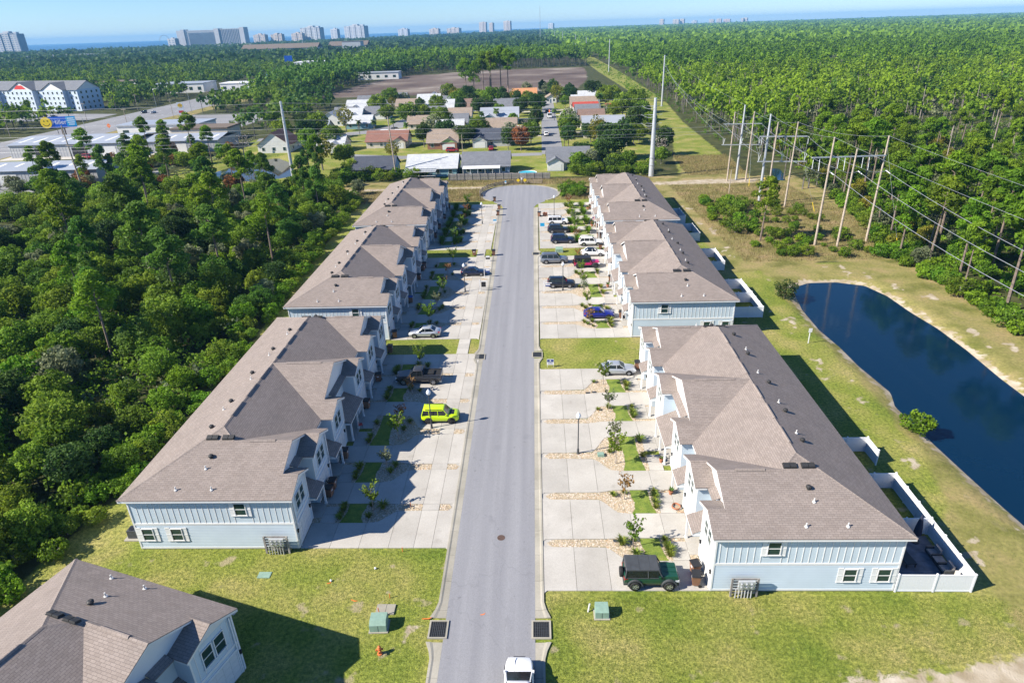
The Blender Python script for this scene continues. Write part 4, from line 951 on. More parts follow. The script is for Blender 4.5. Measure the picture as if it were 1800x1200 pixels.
# ================================================================== small things on the street
def bin_proto(lidm='bin_lid'):
    r = empty('wheelie_bin', (0,0,0), 0, 'x', 'bin')
    q = MB(); q.add([(x*k, y*k, z) for z, k in ((.12,.80),(1.0,1.0)) for x, y in ((-.31,-.36),(.31,-.36),(.31,.36),(-.31,.36))], [(0,3,2,1),(4,5,6,7),(0,1,5,4),(1,2,6,5),(2,3,7,6),(3,0,4,7)])
    q.box(-.33, .33, -.38, .38, .93, 1.0); q.build('body', 'bin_brown', r)
    q = MB(); q.add([(-.35,-.41,1.0),(.35,-.41,1.0),(.35,.41,1.0),(-.35,.41,1.0),(-.30,-.36,1.1),(.33,-.36,1.07),(.33,.36,1.07),(-.30,.36,1.1)], [(0,3,2,1),(4,5,6,7),(0,1,5,4),(1,2,6,5),(2,3,7,6),(3,0,4,7)]); q.build('lid', lidm, r)
    q = MB(); q.tube((-.42,-.3,1.02),(-.42,.3,1.02),.025,n=6); q.box(-.43,-.33,-.3,-.26,.98,1.04).box(-.43,-.33,.26,.3,.98,1.04); q.build('handle', 'bin_lid', r)
    for s_ in (-1, 1):
        q = MB(); q.tube((-.30, s_*.30, .13), (-.30, s_*.36, .13), .13, n=12); q.build('wheel', 'rubber', r)
    q = MB(); q.box(.285, .312, -.12, .12, .68, .80); q.build('label_plate', 'plate_white', r)
    return r
BIN = Proto(bin_proto()); BINB = Proto(bin_proto('bin_blue'))
BT = [((12.75,41.0),'nearer of the two brown bins behind the green off-roader'),((12.95,42.2),'farther of the two brown bins behind the green off-roader'),((13.35,78.9),'brown bin against the white wall behind the silver sedan'),((13.3,96.2),'brown bin in front of the bright blue sedan'),((13.4,112.6),'brown bin by the wall above the planting with pumpkin'),
 ((.95,159.0),'brown bin standing at the kerb near the far end of the pond side'),((13.8,139.9),'brown bin by the wall above the white crossover'),((13.9,148.3),'brown bin below the flag by the front wall'),((13.3,131.9),'brown bin on the grass behind the white sedan'),((13.9,165.1),'brown bin with plants by the farthest porch on the pond side'),
 ((-21.0,52.6),'front bin of the pair beside the second garage by the wood'),((-21.0,53.8),'back bin of the pair beside the second garage by the wood'),((-21.1,59.1),'brown bin in shade beside the third garage by the wood'),((-21.1,69.6),'shaded brown bin by the wall opposite the lime SUV'),((-21.1,76.4),'shaded brown bin by the wall in front of the pickup'),
 ((-21.2,85.0),'dark bin at the wall end of the shaded lawn strip'),((-21.5,90.0),'dark bin by the wall in front of the silver sedan in shade'),((-21.8,115.3),'single shaded bin by the wall of the middle row'),((-21.8,120.4),'nearer bin of the shaded pair in the middle row'),((-21.8,122.0),'farther bin of the shaded pair in the middle row'),
 ((-12.6,129.3),'brown bin standing on the lawn strip beside the sidewalk'),((-8.6,129.1),'brown bin at the kerb on the small lawn square'),((-9.2,160.8),'nearest of the three bins at the kerb before the turning circle'),((-9.2,166.7),'middle of the three bins at the kerb before the turning circle'),((-10.8,175.4),'brown bin at the edge of the turning circle'),
 ((-22.3,142.3),'shaded bin by the first porch of the farthest row'),((-22.3,149.6),'shaded bin by the second porch of the farthest row'),((-22.3,158.4),'shaded bin by the third porch of the farthest row'),((-22.3,169.0),'shaded bin by the last porch of the farthest row'),((-19.9,26.6),'dark bin at the corner of the house at the bottom left')]
for (xy, lb) in BT:
    side = 1 if xy[0] > 0 else -1
    o = BIN.put((xy[0], xy[1], .076 if abs(xy[0]) > 1 else .03), (math.pi if side > 0 else 0)+rng.uniform(-.25,.25)-math.pi/2*(rng.random() < .3), lb, 'wheelie bins', 1.12); o['category'] = 'bin'
o = BINB.put((-21.4, 104.0, .076), .1, 'bin with bright blue lid in the shade of the middle row', 'wheelie bins', 1.12); o['category'] = 'bin'
# overturned cardboard beside the far kerb bin
q = MB(); q.box(-.5,.5,-.3,.3,0,.75).box(-.5,-.1,-.32,-.3,.75,1.0); o = q.build('cardboard_box', 'terracotta'); o.location = (2.4,159.6,.076); o.rotation_euler = (0,0,.3); tag(o, 'brown cardboard box beside the kerb bin near the far end', 'box')
# street lamps
def lamp_proto():
    r = empty('street_lamp', (0,0,0), 0, 'x', 'lamp')
    q = MB(); q.lathe([(.17,0),(.17,.1),(.13,.14),(.12,.55),(.10,.62),(.075,.7)], 14); q.build('base', 'dark_grey', r)
    q = MB(); q.tube((0,0,.68),(0,0,4.35),.07,.055,12); q.build('pole', 'dark_grey', r)
    q = MB(); q.lathe([(.06,4.35),(.12,4.4),(.16,4.46),(.14,4.5)], 12); q.build('collar', 'dark_grey', r)
    q = MB(); q.lathe([(.13,4.5),(.24,4.62),(.27,4.8),(.22,4.96),(.12,5.06)], 14); q.build('globe', 'lamp_glass', r)
    q = MB(); q.lathe([(.13,5.06),(.08,5.12),(.03,5.16),(.02,5.3)], 10); q.build('finial', 'lamp_glass', r)
    return r
LAMP = Proto(lamp_proto())
for (x, y), lb in zip([(4.25,59.63),(-12.45,64.95),(4.65,108.7),(-12.6,109.1),(4.6,158.7),(-12.6,153.3)], ['street lamp on the stone strip of the nearest driveways on the pond side','street lamp behind the lime green SUV','street lamp in front of the black SUV','street lamp beside the dark navy sedan','street lamp near the white boxy SUV at the far end','street lamp standing last on the wood side, before the turning circle']):
    o = LAMP.put((x, y, .04), 0, lb, 'street lamps'); o['category'] = 'lamp'
# utility boxes
def ubox(x, y, w_, d_, h_, label, rz=0):
    r = empty('utility_box', (x, y, 0), rz, label, 'utility box', 'green utility boxes')
    q = MB(); q.box(-w_/2-.1, w_/2+.1, -d_/2-.1, d_/2+.1, -.1, .08); q.build('pad', 'kerb_concrete', r)
    q = MB(); q.box(-w_/2, w_/2, -d_/2, d_/2, .08, h_*.72); q.add([(-w_/2,-d_/2,h_*.72),(w_/2,-d_/2,h_*.72),(w_/2,d_/2,h_*.72),(-w_/2,d_/2,h_*.72),(-w_/2+.02,-d_/2+.25,h_),(w_/2-.02,-d_/2+.25,h_),(w_/2-.02,d_/2-.02,h_),(-w_/2+.02,d_/2-.02,h_)], [(4,5,6,7),(0,1,5,4),(1,2,6,5),(2,3,7,6),(3,0,4,7)]); q.build('cabinet', 'box_green', r)
    q = MB(); q.box(-.012,.012,-d_/2-.012,-d_/2-.001,.1,h_*.7); q.build('door_seam', 'dark_grey', r)
ubox(4.75, 37.9, 1.05, .9, .95, 'green utility box on the lawn beside a white pipe'); ubox(-12.65, 36.7, 1.3, 1.1, 1.0, 'green utility box on the lawn near the orange hydrant', .04); ubox(4.8, 130.7, 1.5, 1.0, 1.0, 'pale green utility box on the grass strip behind the grey wagon')
q = MB(); q.box(-.75,.75,-.5,.5,0,.12).box(-.02,.02,-.5,.5,.12,.14); o = q.build('concrete_pad', 'kerb_concrete'); o.location = (-12.5,38.35,0); tag(o, 'pale concrete slab behind the utility box near the hydrant', 'slab')
q = MB(); q.box(-.35,.35,-.28,.28,0,.28); q.box(-.3,.3,-.24,.24,.28,.31); o = q.build('meter_box', 'box_green'); o.location = (6.67,59.2,.04); tag(o, 'small green meter box in the stone bed beside the lamp', 'utility box')
q = MB(); q.box(-.55,.55,-.35,.35,0,.05); q.box(-.5,.5,-.3,.3,.05,.06); o = q.build('utility_cover', 'box_green'); o.location = (-23.8,42.1,.0); tag(o, 'flat green utility lid lying in the grass', 'utility lid')
def dark_lid(x, y, rz, lb):
    q = MB(); q.box(-.28,.28,-.16,.16,0,.06); q.box(-.24,.24,-.12,.12,.06,.07); o = q.build('valve_cover', 'dark_grey'); o.location = (x,y,.05); o.rotation_euler = (0,0,rz); tag(o, lb, 'utility lid')
dark_lid(6.85,46.1,.03,'dark meter lid in the stones near the green off-roader'); dark_lid(6.3,72.7,.1,'first of two dark lids in the stone strip near the silver sedan'); dark_lid(7.1,72.85,.1,'second of two dark lids in the stone strip near the silver sedan')
q = MB(); q.tube((0,0,0),(.12,.1,.75),.07,n=10); o = q.build('vent_pipe', 'pipe_white'); o.location = (3.72,38.2,0); tag(o, 'leaning white pipe beside the green utility box', 'pipe')
# hydrant
r = empty('fire_hydrant', (-12.1,34.25,0), .3, 'orange fire hydrant on the lawn at the bottom', 'hydrant')
q = MB(); q.lathe([(.2,0),(.2,.08),(.13,.1),(.13,.55),(.17,.57),(.17,.62),(.14,.66),(.10,.76),(.03,.80),(.03,.86)], 14); q.build('barrel', 'hydrant_orange', r)
for d in ((.26,0),(-.26,0),(0,-.28)):
    q = MB(); q.tube((0,0,.45),(d[0],d[1],.45),.075,n=10); q.tube((d[0]*.85,d[1]*.85,.45),(d[0]*1.08,d[1]*1.08,.45),.095,n=8); q.build('nozzle_cap', 'hydrant_orange', r)
def stake(x, y, h_, mt, lb, lean=(.0,.0)):
    q = MB(); q.tube((0,0,0),(lean[0],lean[1],h_),.035,n=6); o = q.build('marker_stake', mt); o.location = (x,y,0); tag(o, lb, 'stake')
stake(-12.75,37.6,1.0,'orange_paint','orange stake leaning behind the green utility box',(-.12,.05)); stake(-12.3,44.9,.5,'orange_paint','orange stake at the edge of the driveway concrete'); stake(-12.4,39.6,.45,'orange_paint','white topped orange stake in the grass'); stake(-12.6,51.0,.5,'orange_paint','orange stake in the stones at the shade edge')
for x, y, a, l_, lb in ((-15.3,39.3,-.4,.6,'short orange mark on the grass beside the marker flags'),(-9.0,37.4,.05,.8,'orange line on the kerb beside the drain'),(-17.9,41.2,.3,.4,'orange mark by the small white flag in the grass')):
    mark(x, y, a, l_, lb); bpy.context.scene.objects[-1].location.z = .012 if x < -9.5 else .125
for x, y, lb in ((-17.8,41.4,'small white marker flag on the left lawn'),(-14.3,42.8,'lone white ball in the grass')):
    q = MB(); q.lathe([(.02,0),(.1,.05),(.1,.15),(.02,.2)], 8); o = q.build('marker_ball', 'sign_white'); o.location = (x,y,0); tag(o, lb, 'marker')
# yard signs and post signs
def text_mesh(parent, body, size, loc, rot, mat, name='lettering', align='CENTER', xs=1):
    cu = bpy.data.curves.new(name, 'FONT'); cu.body = body; cu.size = size; cu.align_x = align; cu.align_y = 'CENTER'; cu.extrude = .004; cu.resolution_u = 3
    o = bpy.data.objects.new('tmp', cu); COL.objects.link(o)
    dg = bpy.context.evaluated_depsgraph_get(); me = bpy.data.meshes.new_from_object(o.evaluated_get(dg)); bpy.data.objects.remove(o)
    me.materials.clear(); me.materials.append(MATS[mat]); me.name = name
    t_ = link(name, me, parent, loc); t_.rotation_euler = rot; t_.scale = (xs,1,1); return t_
def flat_sign(name, x, y, w_, h_, z0, mats, label, rz=0, posts='legs', cat='sign'):
    r = empty(name, (x, y, .02), rz, label, cat, 'signs along the street')
    q = MB(); q.box(-w_/2, w_/2, -.02, .02, z0, z0+h_); q.build('panel', mats[0], r)
    if len(mats) > 1: q = MB(); q.box(-w_/2+.04, w_/2-.04, -.026, -.021, z0+h_*.5, z0+h_-.04); q.build('panel_field', mats[1], r)
    if len(mats) > 2:
        for zz in (.14, .27, .38): q = MB(); q.box(-w_*.34, w_*.34, -.026, -.021, z0+h_*zz, z0+h_*zz+.035); q.build('text_line', mats[2], r)
    if posts == 'legs':
        for s_ in (-1, 1): q = MB(); q.box(s_*w_*.42-.02, s_*w_*.42+.02, -.045, -.021 if False else .02, -.02, z0+h_*.0); q.build('leg', 'sign_white', r)
    if posts == 'hang':
        q = MB(); q.box(-w_/2-.3,-w_/2-.19,-.055,.055,0,2.0).box(-w_/2-.32,-w_/2-.17,-.075,.075,2.0,2.06); q.build('post', 'sign_white', r)
        q = MB(); q.box(-w_/2-.19,w_/2+.25,-.045,.045,1.72,1.81); q.build('arm', 'sign_white', r)
        for s_ in (-.3,.3): q = MB(); q.tube((s_*w_,0,z0+h_),(s_*w_,0,1.72),.012,n=5); q.build('hanger', 'galvanised', r)
    return r
r = flat_sign('yard_sign', 1.75, 79.9, .95, .85, .35, ('sign_white','sign_blue','sign_blue'), 'white and navy yard sign standing on the lawn by the kerb')
q = MB(); q.lathe([(0,0),(.1,0),(.1,.006),(0,.006)], 12); o = q.build('emblem', 'sign_white', r); o.location = (0,-.027,.99); o.rotation_euler = (math.pi/2,0,0)
flat_sign('post_sign', 2.0, 107.9, .85, .5, 1.1, ('sign_blue','sign_white'), 'navy panel hanging from a white post beside the black SUV', posts='hang')
flat_sign('post_sign', -9.3, 109.2, .8, .95, .75, ('black_metal',), 'black panel hanging from a white post by the kerb', posts='hang')
flat_sign('post_sign', -9.0, 116.2, .8, .7, .95, ('sign_blue','sign_white'), 'blue and white panel on a white post before the navy sedan', posts='hang')
flat_sign('yard_sign', -9.55, 125.3, .85, .75, .5, ('black_metal','sign_white'), 'small black sign by the kerb beyond the navy sedan')
flat_sign('yard_sign', 1.6, 148.7, 1.0, .8, .4, ('sign_cyan',), 'small bright cyan sign between kerb and black SUV')
flat_sign('yard_sign', -9.6, 153.2, .9, .75, .35, ('sign_white','sign_cyan'), 'small white and cyan yard sign near the last lamp on the wood side')
r = empty('notice_post', (38.7,86.2,0), 0, 'small white notice on a post beside the pond', 'sign'); q = MB(); q.box(-.05,.05,-.05,.05,0,2.0); q.build('post', 'sign_white', r); q = MB(); q.box(-.25,.25,-.08,-.055,1.75,2.35); q.build('panel', 'sign_white', r)
# meter racks at the end walls
def meter_rack(x, y, label):
    r = empty('meter_rack', (x, y, 0), 0, label, 'meter rack', 'meter racks at the end walls')
    
    for xx in (-1.1,.95): q = MB(); q.box(xx,xx+.15,-.06,.06,0,1.9); q.build('post', 'old_wood', r)
    for i in range(6): q = MB(); q.box(-1.1,1.1,.06,.11,.25+i*.29,.40+i*.29); q.build('board', 'old_wood', r)
    q = MB(); q.box(-.55,.75,-.2,-.02,.95,1.75); q.build('panel', 'galvanised', r)
    for i in range(3):
        for j in range(2): q = MB(); q.tube((-.3+i*.4,-.2,1.2+j*.32),(-.3+i*.4,-.33,1.2+j*.32),.095,n=10); q.build('meter', 'steel_grey', r)
    for i in range(6): q = MB(); q.tube((-.7+i*.25,-.15,0),(-.7+i*.25,-.12,.95),.045,n=6); q.build('conduit', 'galvanised', r)
meter_rack(16.3, 39.75, 'electric meter rack against the wall behind the green off-roader'); meter_rack(-23.5, 44.75, 'electric meter rack at the corner of the pale blue row by the wood')
# air conditioner by the wood
r = empty('air_conditioner', (-37.9,47.0,0), 0, 'grey air conditioner on a slab at the corner beside the wood', 'air conditioner'); q = MB(); q.box(-.7,.7,-.7,.7,-.1,.1); q.build('slab', 'kerb_concrete', r)
q = MB(); q.box(-.42,.42,-.42,.42,.1,.95); q.build('cabinet', 'dark_grey', r); q = MB(); q.lathe([(.05,.96),(.34,.96),(.34,.99),(.05,.99)], 16); q.build('fan_guard', 'black_metal', r)
# porch clutter
def pot(x, y, lb, s_=1, mt='terracotta'):
    r = empty('plant_pot', (x, y, .08), 0, lb, 'plant pot', 'potted plants by the porches'); r.scale = (s_,)*3
    q = MB(); q.lathe([(.16,0),(.24,.38),(.27,.38),(.27,.45),(.2,.45)], 12); q.build('pot', mt, r)
    q = MB()
    for i in range(26):
        a = rng.uniform(0,6.28); l_ = rng.uniform(.2,.42); p = Vector((.1*math.cos(a),.1*math.sin(a),.45)); d = Vector((math.cos(a)*l_*.8, math.sin(a)*l_*.8, l_)); s2 = Vector((-math.sin(a),math.cos(a),0))*.05
        q.add([p-s2, p+s2, p+d*.7+s2*1.4, p+d], [(0,1,2,3)])
    me = q.mesh('leaves', 'leaf_mid'); link('leaves', me, r)
for x, y, lb, s_ in ((12.9,57.9,'dark pot with a spiky plant by the third porch on the pond side',.9),(12.9,52.6,'brown pot by the second porch on the pond side',.9),(13.0,148.9,'terracotta pot beside the flag porch',1.3),(13.1,150.6,'tall plant pot beside the flag porch',1.5),(13.2,164.4,'pot with green plant at the farthest porch',1.4),(12.6,109.8,'dark pot by the porch near the pumpkin',1.1)): pot(x, y, lb, s_)
q = MB(); q.lathe([(.02,0),(.2,.04),(.27,.16),(.22,.3),(.04,.34),(.03,.42)], 12); o = q.build('pumpkin', 'orange_paint'); o.location = (11.2,110.4,.08); tag(o, 'orange pumpkin beside the planting bed', 'pumpkin')
r = empty('garden_hose', (13.05,50.6,.09), 0, 'coiled red brown garden hose by the second porch on the pond side', 'hose'); q = MB()
pts = [( .42*math.cos(i*.5)*(1-.002*i), .42*math.sin(i*.5), .03+.0045*i) for i in range(44)]; q.path(pts, .03, 6); q.build('coil', 'terracotta', r); q = MB(); q.path([(.38,-.1,.1),(.1,-.5,.02),(.45,-.75,.02),(.6,-.7,.02)], .022, 5); q.build('tail', 'terracotta', r)
r = empty('patio_chair', (-20.9,65.2,.08), .5, 'small red garden chair by the shaded porch opposite the lime SUV', 'chair')
q = MB(); q.box(-.25,.25,-.25,.25,.4,.45); q.build('seat', 'sign_red', r); q = MB(); q.box(-.25,-.2,-.25,.25,.45,.95); q.build('backrest', 'sign_red', r)
for sx in (-1,1):
    for sy in (-1,1): q = MB(); q.tube((sx*.22,sy*.22,0),(sx*.22,sy*.22,.4),.02,n=5); q.build('leg', 'black_metal', r)
r = empty('flag', (14.15,149.4,1.9), 0, 'red, white and blue flag hanging at a far porch', 'flag'); q = MB(); q.tube((0,0,0),(-1.1,0,.75),.02,n=5); q.build('staff', 'sign_white', r)
for i in range(5): q = MB(); q.box(-1.05,-.45,-.015,.015,-.35+i*.13,-.22+i*.13-.004); q.build('stripe', ('sign_red','sign_white')[i%2], r)
q = MB(); q.box(-1.06,-.75,-.018,.018,.0,.26); q.build('canton', 'sign_blue', r)
# ================================================================== white vinyl yard fences behind the pond side rows
PANELM = {}
def fence_run(root, p, q2, h=1.83):
    p, q2 = Vector((*p, 0)), Vector((*q2, 0)); d = q2-p; n = max(1, round(d.length/2.4)); a = math.atan2(d.y, d.x); l_ = d.length/n
    key = round(l_, 2)
    if key not in PANELM:
        rail = MB().box(.065, l_-.065, -.035, .035, .06, .2).mesh('rail', 'vinyl'); rail2 = MB().box(.065, l_-.065, -.035, .035, h-.16, h-.02).mesh('rail', 'vinyl')
        qq = MB(); nb = max(1, round((l_-.13)/.19)); wb = (l_-.13)/nb
        bd = MB().box(.004, wb-.004, -.02, .02, .2, h-.16).mesh('board', 'vinyl'); PANELM[key] = (rail, rail2, bd, nb, wb)
    rail, rail2, bd, nb, wb = PANELM[key]
    for i in range(n):
        o = p+d*(i/n); rl = link('rail', rail, root, (o.x, o.y, 0), a); link('rail', rail2, root, (o.x, o.y, 0), a)
        for j in range(nb): link('board', bd, rl, (.065+j*wb, 0, 0))
def post(root, p): link('post', PM, root, (p[0], p[1], 0))
qq = MB(); qq.box(-.065,.065,-.065,.065,0,1.88); qq.add([(-.08,-.08,1.88),(.08,-.08,1.88),(.08,.08,1.88),(-.08,.08,1.88),(0,0,1.97)], [(0,3,2,1),(0,1,4),(1,2,4),(2,3,4),(3,0,4)]); PM = qq.mesh('post', 'vinyl')
def yard(segs, label):
    r = empty('vinyl_fence', (0,0,0), 0, label, 'fence', 'white vinyl yard fences'); seen = set()
    for a_, b_ in segs:
        fence_run(r, a_, b_); d = math.hypot(b_[0]-a_[0], b_[1]-a_[1]); n = max(1, round(d/2.4))
        for i in range(n+1):
            k = (round(lerp(a_[0],b_[0],i/n),2), round(lerp(a_[1],b_[1],i/n),2))
            if k not in seen: seen.add(k); post(r, k)
    return r
BX = 28.42
yard([((BX+.1,40.25),(34.45,40.2)),((34.45,40.2),(34.6,46.9)),((34.6,46.9),(34.7,53.4)),((34.7,53.4),(BX,53.4))], 'white vinyl fence round the yard with the folded parasol'); yard([((BX,46.9),(34.45,46.9))], 'white vinyl fence between the two nearest yards by the pond')
yard([((BX,59.6),(34.8,59.6)),((34.8,59.6),(34.8,57.2))], 'short white vinyl fence stub farther along the nearest row')
yard([((BX+.2,95.6),(35.1,95.6)),((35.1,95.6),(35.2,101.8)),((35.2,101.8),(BX+.2,101.8))], 'white vinyl fence round the shaded yard behind the middle row'); yard([((35.2,102.0),(35.2,108.0)),((35.2,108.0),(BX+.2,108.0))], 'second white vinyl yard fence behind the middle row')
yard([((BX+.3,117.6),(34.9,117.6)),((34.9,117.6),(35.1,125.4)),((35.1,125.4),(BX+.3,125.4))], 'white vinyl fence with sunlit inner side at the far end of the middle row')
yard([((BX+.6,136.3),(34.6,136.3)),((34.6,136.3),(34.6,143.6)),((34.6,143.6),(BX+.6,143.6))], 'shaded white vinyl fence round the first yard of the farthest row'); yard([((34.4,150),(34.4,157)),((34.4,150),(BX+.6,150)),((34.4,157),(BX+.6,157))], 'white vinyl fence partly hidden behind the farthest row')
yard([((-41.3,133.6),(-37.7,133.6)),((-41.3,133.6),(-41.2,127.5))], 'white vinyl fence at the wood edge between the two far rows')
# patio in the nearest yard
pt = empty('patio', (0,0,0)); struct(pt)
for i in range(6):
    for j in range(6): q = MB(); q.box(28.75+i*.92, 29.66+i*.92, 40.5+j*1.02, 41.5+j*1.02, -.1, .05); q.build('paver', 'paver', pt)
r = empty('parasol', (33.0,45.9,.05), 0, 'folded dark navy parasol standing in the nearest yard', 'parasol'); q = MB(); q.lathe([(.35,0),(.35,.1),(.06,.12),(.04,2.9)], 10); q.build('pole', 'dark_grey', r)
q = MB(); q.lathe([(.16,.75),(.34,.9),(.30,1.6),(.20,2.3),(.05,2.95)], 9); q.build('canopy', 'navy_canvas', r)
def armchair(x, y, rz, lb):
    r = empty('patio_armchair', (x, y, .05), rz, lb, 'chair', 'patio chairs in the nearest yard')
    q = MB(); q.box(-.42,.42,-.42,.42,.12,.30); q.build('frame', 'dark_grey', r); q = MB(); q.box(-.36,.40,-.36,.36,.30,.46); q.build('seat_cushion', 'cushion', r); q = MB(); q.box(-.44,-.26,-.40,.40,.30,.90); q.build('backrest', 'cushion', r)
    for s_ in (-1,1): q = MB(); q.box(-.40,.40,s_*.46-.07,s_*.46+.07,.12,.62); q.build('armrest', 'dark_grey', r)
armchair(33.6,44.2,math.pi,'grey cushioned patio chair nearest the parasol'); armchair(33.6,42.3,math.pi,'grey cushioned patio chair near the fence corner')
r = empty('patio_side_table', (33.6,43.3,.05), 0, 'small grey box table between the two patio chairs', 'table'); q = MB(); q.box(-.35,.35,-.35,.35,.0,.42); q.build('base', 'dark_grey', r); q = MB(); q.box(-.4,.4,-.4,.4,.42,.47); q.build('top', 'cushion', r)
r = empty('coffee_table', (31.0,43.6,.05), .1, 'long dark coffee table in the middle of the patio', 'table'); q = MB(); q.box(-.45,.45,-.85,.85,.38,.44); q.build('top', 'rim_dark', r)
for sx in (-1,1):
    for sy in (-1,1): q = MB(); q.box(sx*.38-.04,sx*.38+.04,sy*.78-.04,sy*.78+.04,0,.38); q.build('leg', 'rim_dark', r)
r = empty('patio_lounger', (33.4,41.2,.05), math.pi*.95, 'beige cushioned patio seat in the fence corner', 'chair'); q = MB(); q.box(-.5,.5,-.4,.4,.15,.38); q.build('seat_cushion', 'stucco', r); q = MB(); q.box(-.55,-.35,-.4,.4,.38,.95); q.build('backrest', 'stucco', r); q = MB(); q.box(-.5,.5,-.38,.38,0,.15); q.build('frame', 'dark_grey', r)
q = MB(); q.box(-.7,.7,-.3,.3,0,.55); q.box(-.72,.72,-.32,.32,.55,.6); o = q.build('deck_box', 'steel_grey'); o.location = (31.8,40.75,.05); tag(o, 'pale storage box behind the front fence of the nearest yard', 'storage box')
# ================================================================== rail fence, signs round the turning circle
gr = empty('rail_fence', (0,0,0), 0, 'three rail wooden fence curving round the turning circle', 'fence')
pts = [(-15.2,181.2),(-15.4,184.4),(-14.9,187.6),(-13.7,190.6),(-11.8,193.2),(-9.3,195.2),(-6.4,196.4),(-3.4,196.8),(-.4,196.6),(2.2,196.2)]
for a_, b_ in zip(pts, pts[1:]):
    for z_ in (.35, .72, 1.08): q = MB(); q.box(0, math.hypot(b_[0]-a_[0], b_[1]-a_[1]), -.045, .045, z_-.11, z_+.11); o = q.build('rail', 'rail_wood', gr); o.location = (a_[0]+.0, a_[1]-.09, 0); o.rotation_euler = (0,0,math.atan2(b_[1]-a_[1], b_[0]-a_[0]))
for a_ in pts: q = MB(); q.box(-.1,.1,-.04,.14,0,1.3); o = q.build('post', 'rail_wood', gr); o.location = (*a_, 0)
gr2 = empty('rail_fence', (0,0,0), 0, 'short leaning rail fence on the pond side of the turning circle', 'fence')
pts = [(6.9,187.6),(7.3,184.6),(7.0,181.6)]
for a_, b_ in zip(pts, pts[1:]):
    for z_ in (.35, .72, 1.08): q = MB(); q.box(0, math.hypot(b_[0]-a_[0], b_[1]-a_[1]), -.045, .045, z_-.11, z_+.11); o = q.build('rail', 'rail_wood', gr2); o.location = (a_[0]-.09, a_[1], 0); o.rotation_euler = (0,0,math.atan2(b_[1]-a_[1], b_[0]-a_[0]))
for a_ in pts: q = MB(); q.box(-.08,.08,-.08,.08,0,1.22); o = q.build('post', 'rail_wood', gr2); o.location = (*a_, 0)
for x, lb in ((-4.9,'left one of the two yellow diamond markers at the street end'),(-2.9,'right one of the two yellow diamond markers at the street end')):
    r = empty('diamond_marker', (x,196.2,0), 0, lb, 'road sign', 'yellow end markers'); q = MB(); q.box(-.03,.03,.0,.05,0,1.6); q.build('post', 'galvanised', r)
    q = MB(); q.add([(a_,y,z) for y in (-.03,-.005) for a_, z in ((0,.65),(.55,1.2),(0,1.75),(-.55,1.2))], [(0,1,2,3),(7,6,5,4),(0,4,5,1),(1,5,6,2),(2,6,7,3),(3,7,4,0)]); q.build('panel', 'sign_yellow', r)
r = empty('small_plate', (-3.9,196.2,0), 0, 'small white plate between the yellow diamonds', 'road sign'); q = MB(); q.box(-.03,.03,0,.05,0,1.9); q.build('post','galvanised',r); q = MB(); q.box(-.22,.22,-.03,-.005,1.35,1.95); q.build('panel','sign_white',r)
r = empty('small_plate', (-8.6,195.1,0), 0, 'small blue and white plate on the curved rail fence', 'road sign'); q = MB(); q.box(-.03,.03,0,.05,0,1.3); q.build('post','galvanised',r); q = MB(); q.box(-.25,.25,-.03,-.005,.6,1.4); q.build('panel','sign_white',r); q = MB(); q.box(-.2,.2,-.036,-.031,.95,1.35); q.build('panel_field','sign_cyan',r)
# weathered plank fence behind
wf = empty('plank_fence', (0,0,0), 0, 'weathered grey plank fence beyond the turning circle', 'fence')
PLK = [MB().box(0,.136,-.012,.012,.05,2.0+.03*k).mesh('plank','old_wood') for k in (-1,0,1)]
x = -26.5
while x < 4.6: link('plank', PLK[rng.randrange(3)], wf, (x, 204.0-(x+26)*.045, 0), rng.uniform(-.02,.02)); x += .148
for i in range(14): xx = -26.4+i*2.38; q = MB(); q.box(xx-.07,xx+.07,-.14,-.03,0,2.12); o = q.build('post','old_wood',wf); o.location = (0,204.0-(xx+26)*.045,0)
for z_ in (.45,1.05,1.65): q = MB(); q.add([(-26.5,y+dy,z_+dz) if k == 0 else (4.6,y-1.40+dy,z_+dz) for k in (0,1) for y, dy, dz in ((204.02,-.03,-.05),(204.02,-.07,-.05),(204.02,-.07,.05),(204.02,-.03,.05))], [(0,1,5,4),(1,2,6,5),(2,3,7,6),(3,0,4,7)]); q.build('stringer','old_wood',wf)
q = MB(); q.box(-.06,.06,-.06,.06,0,2.1)
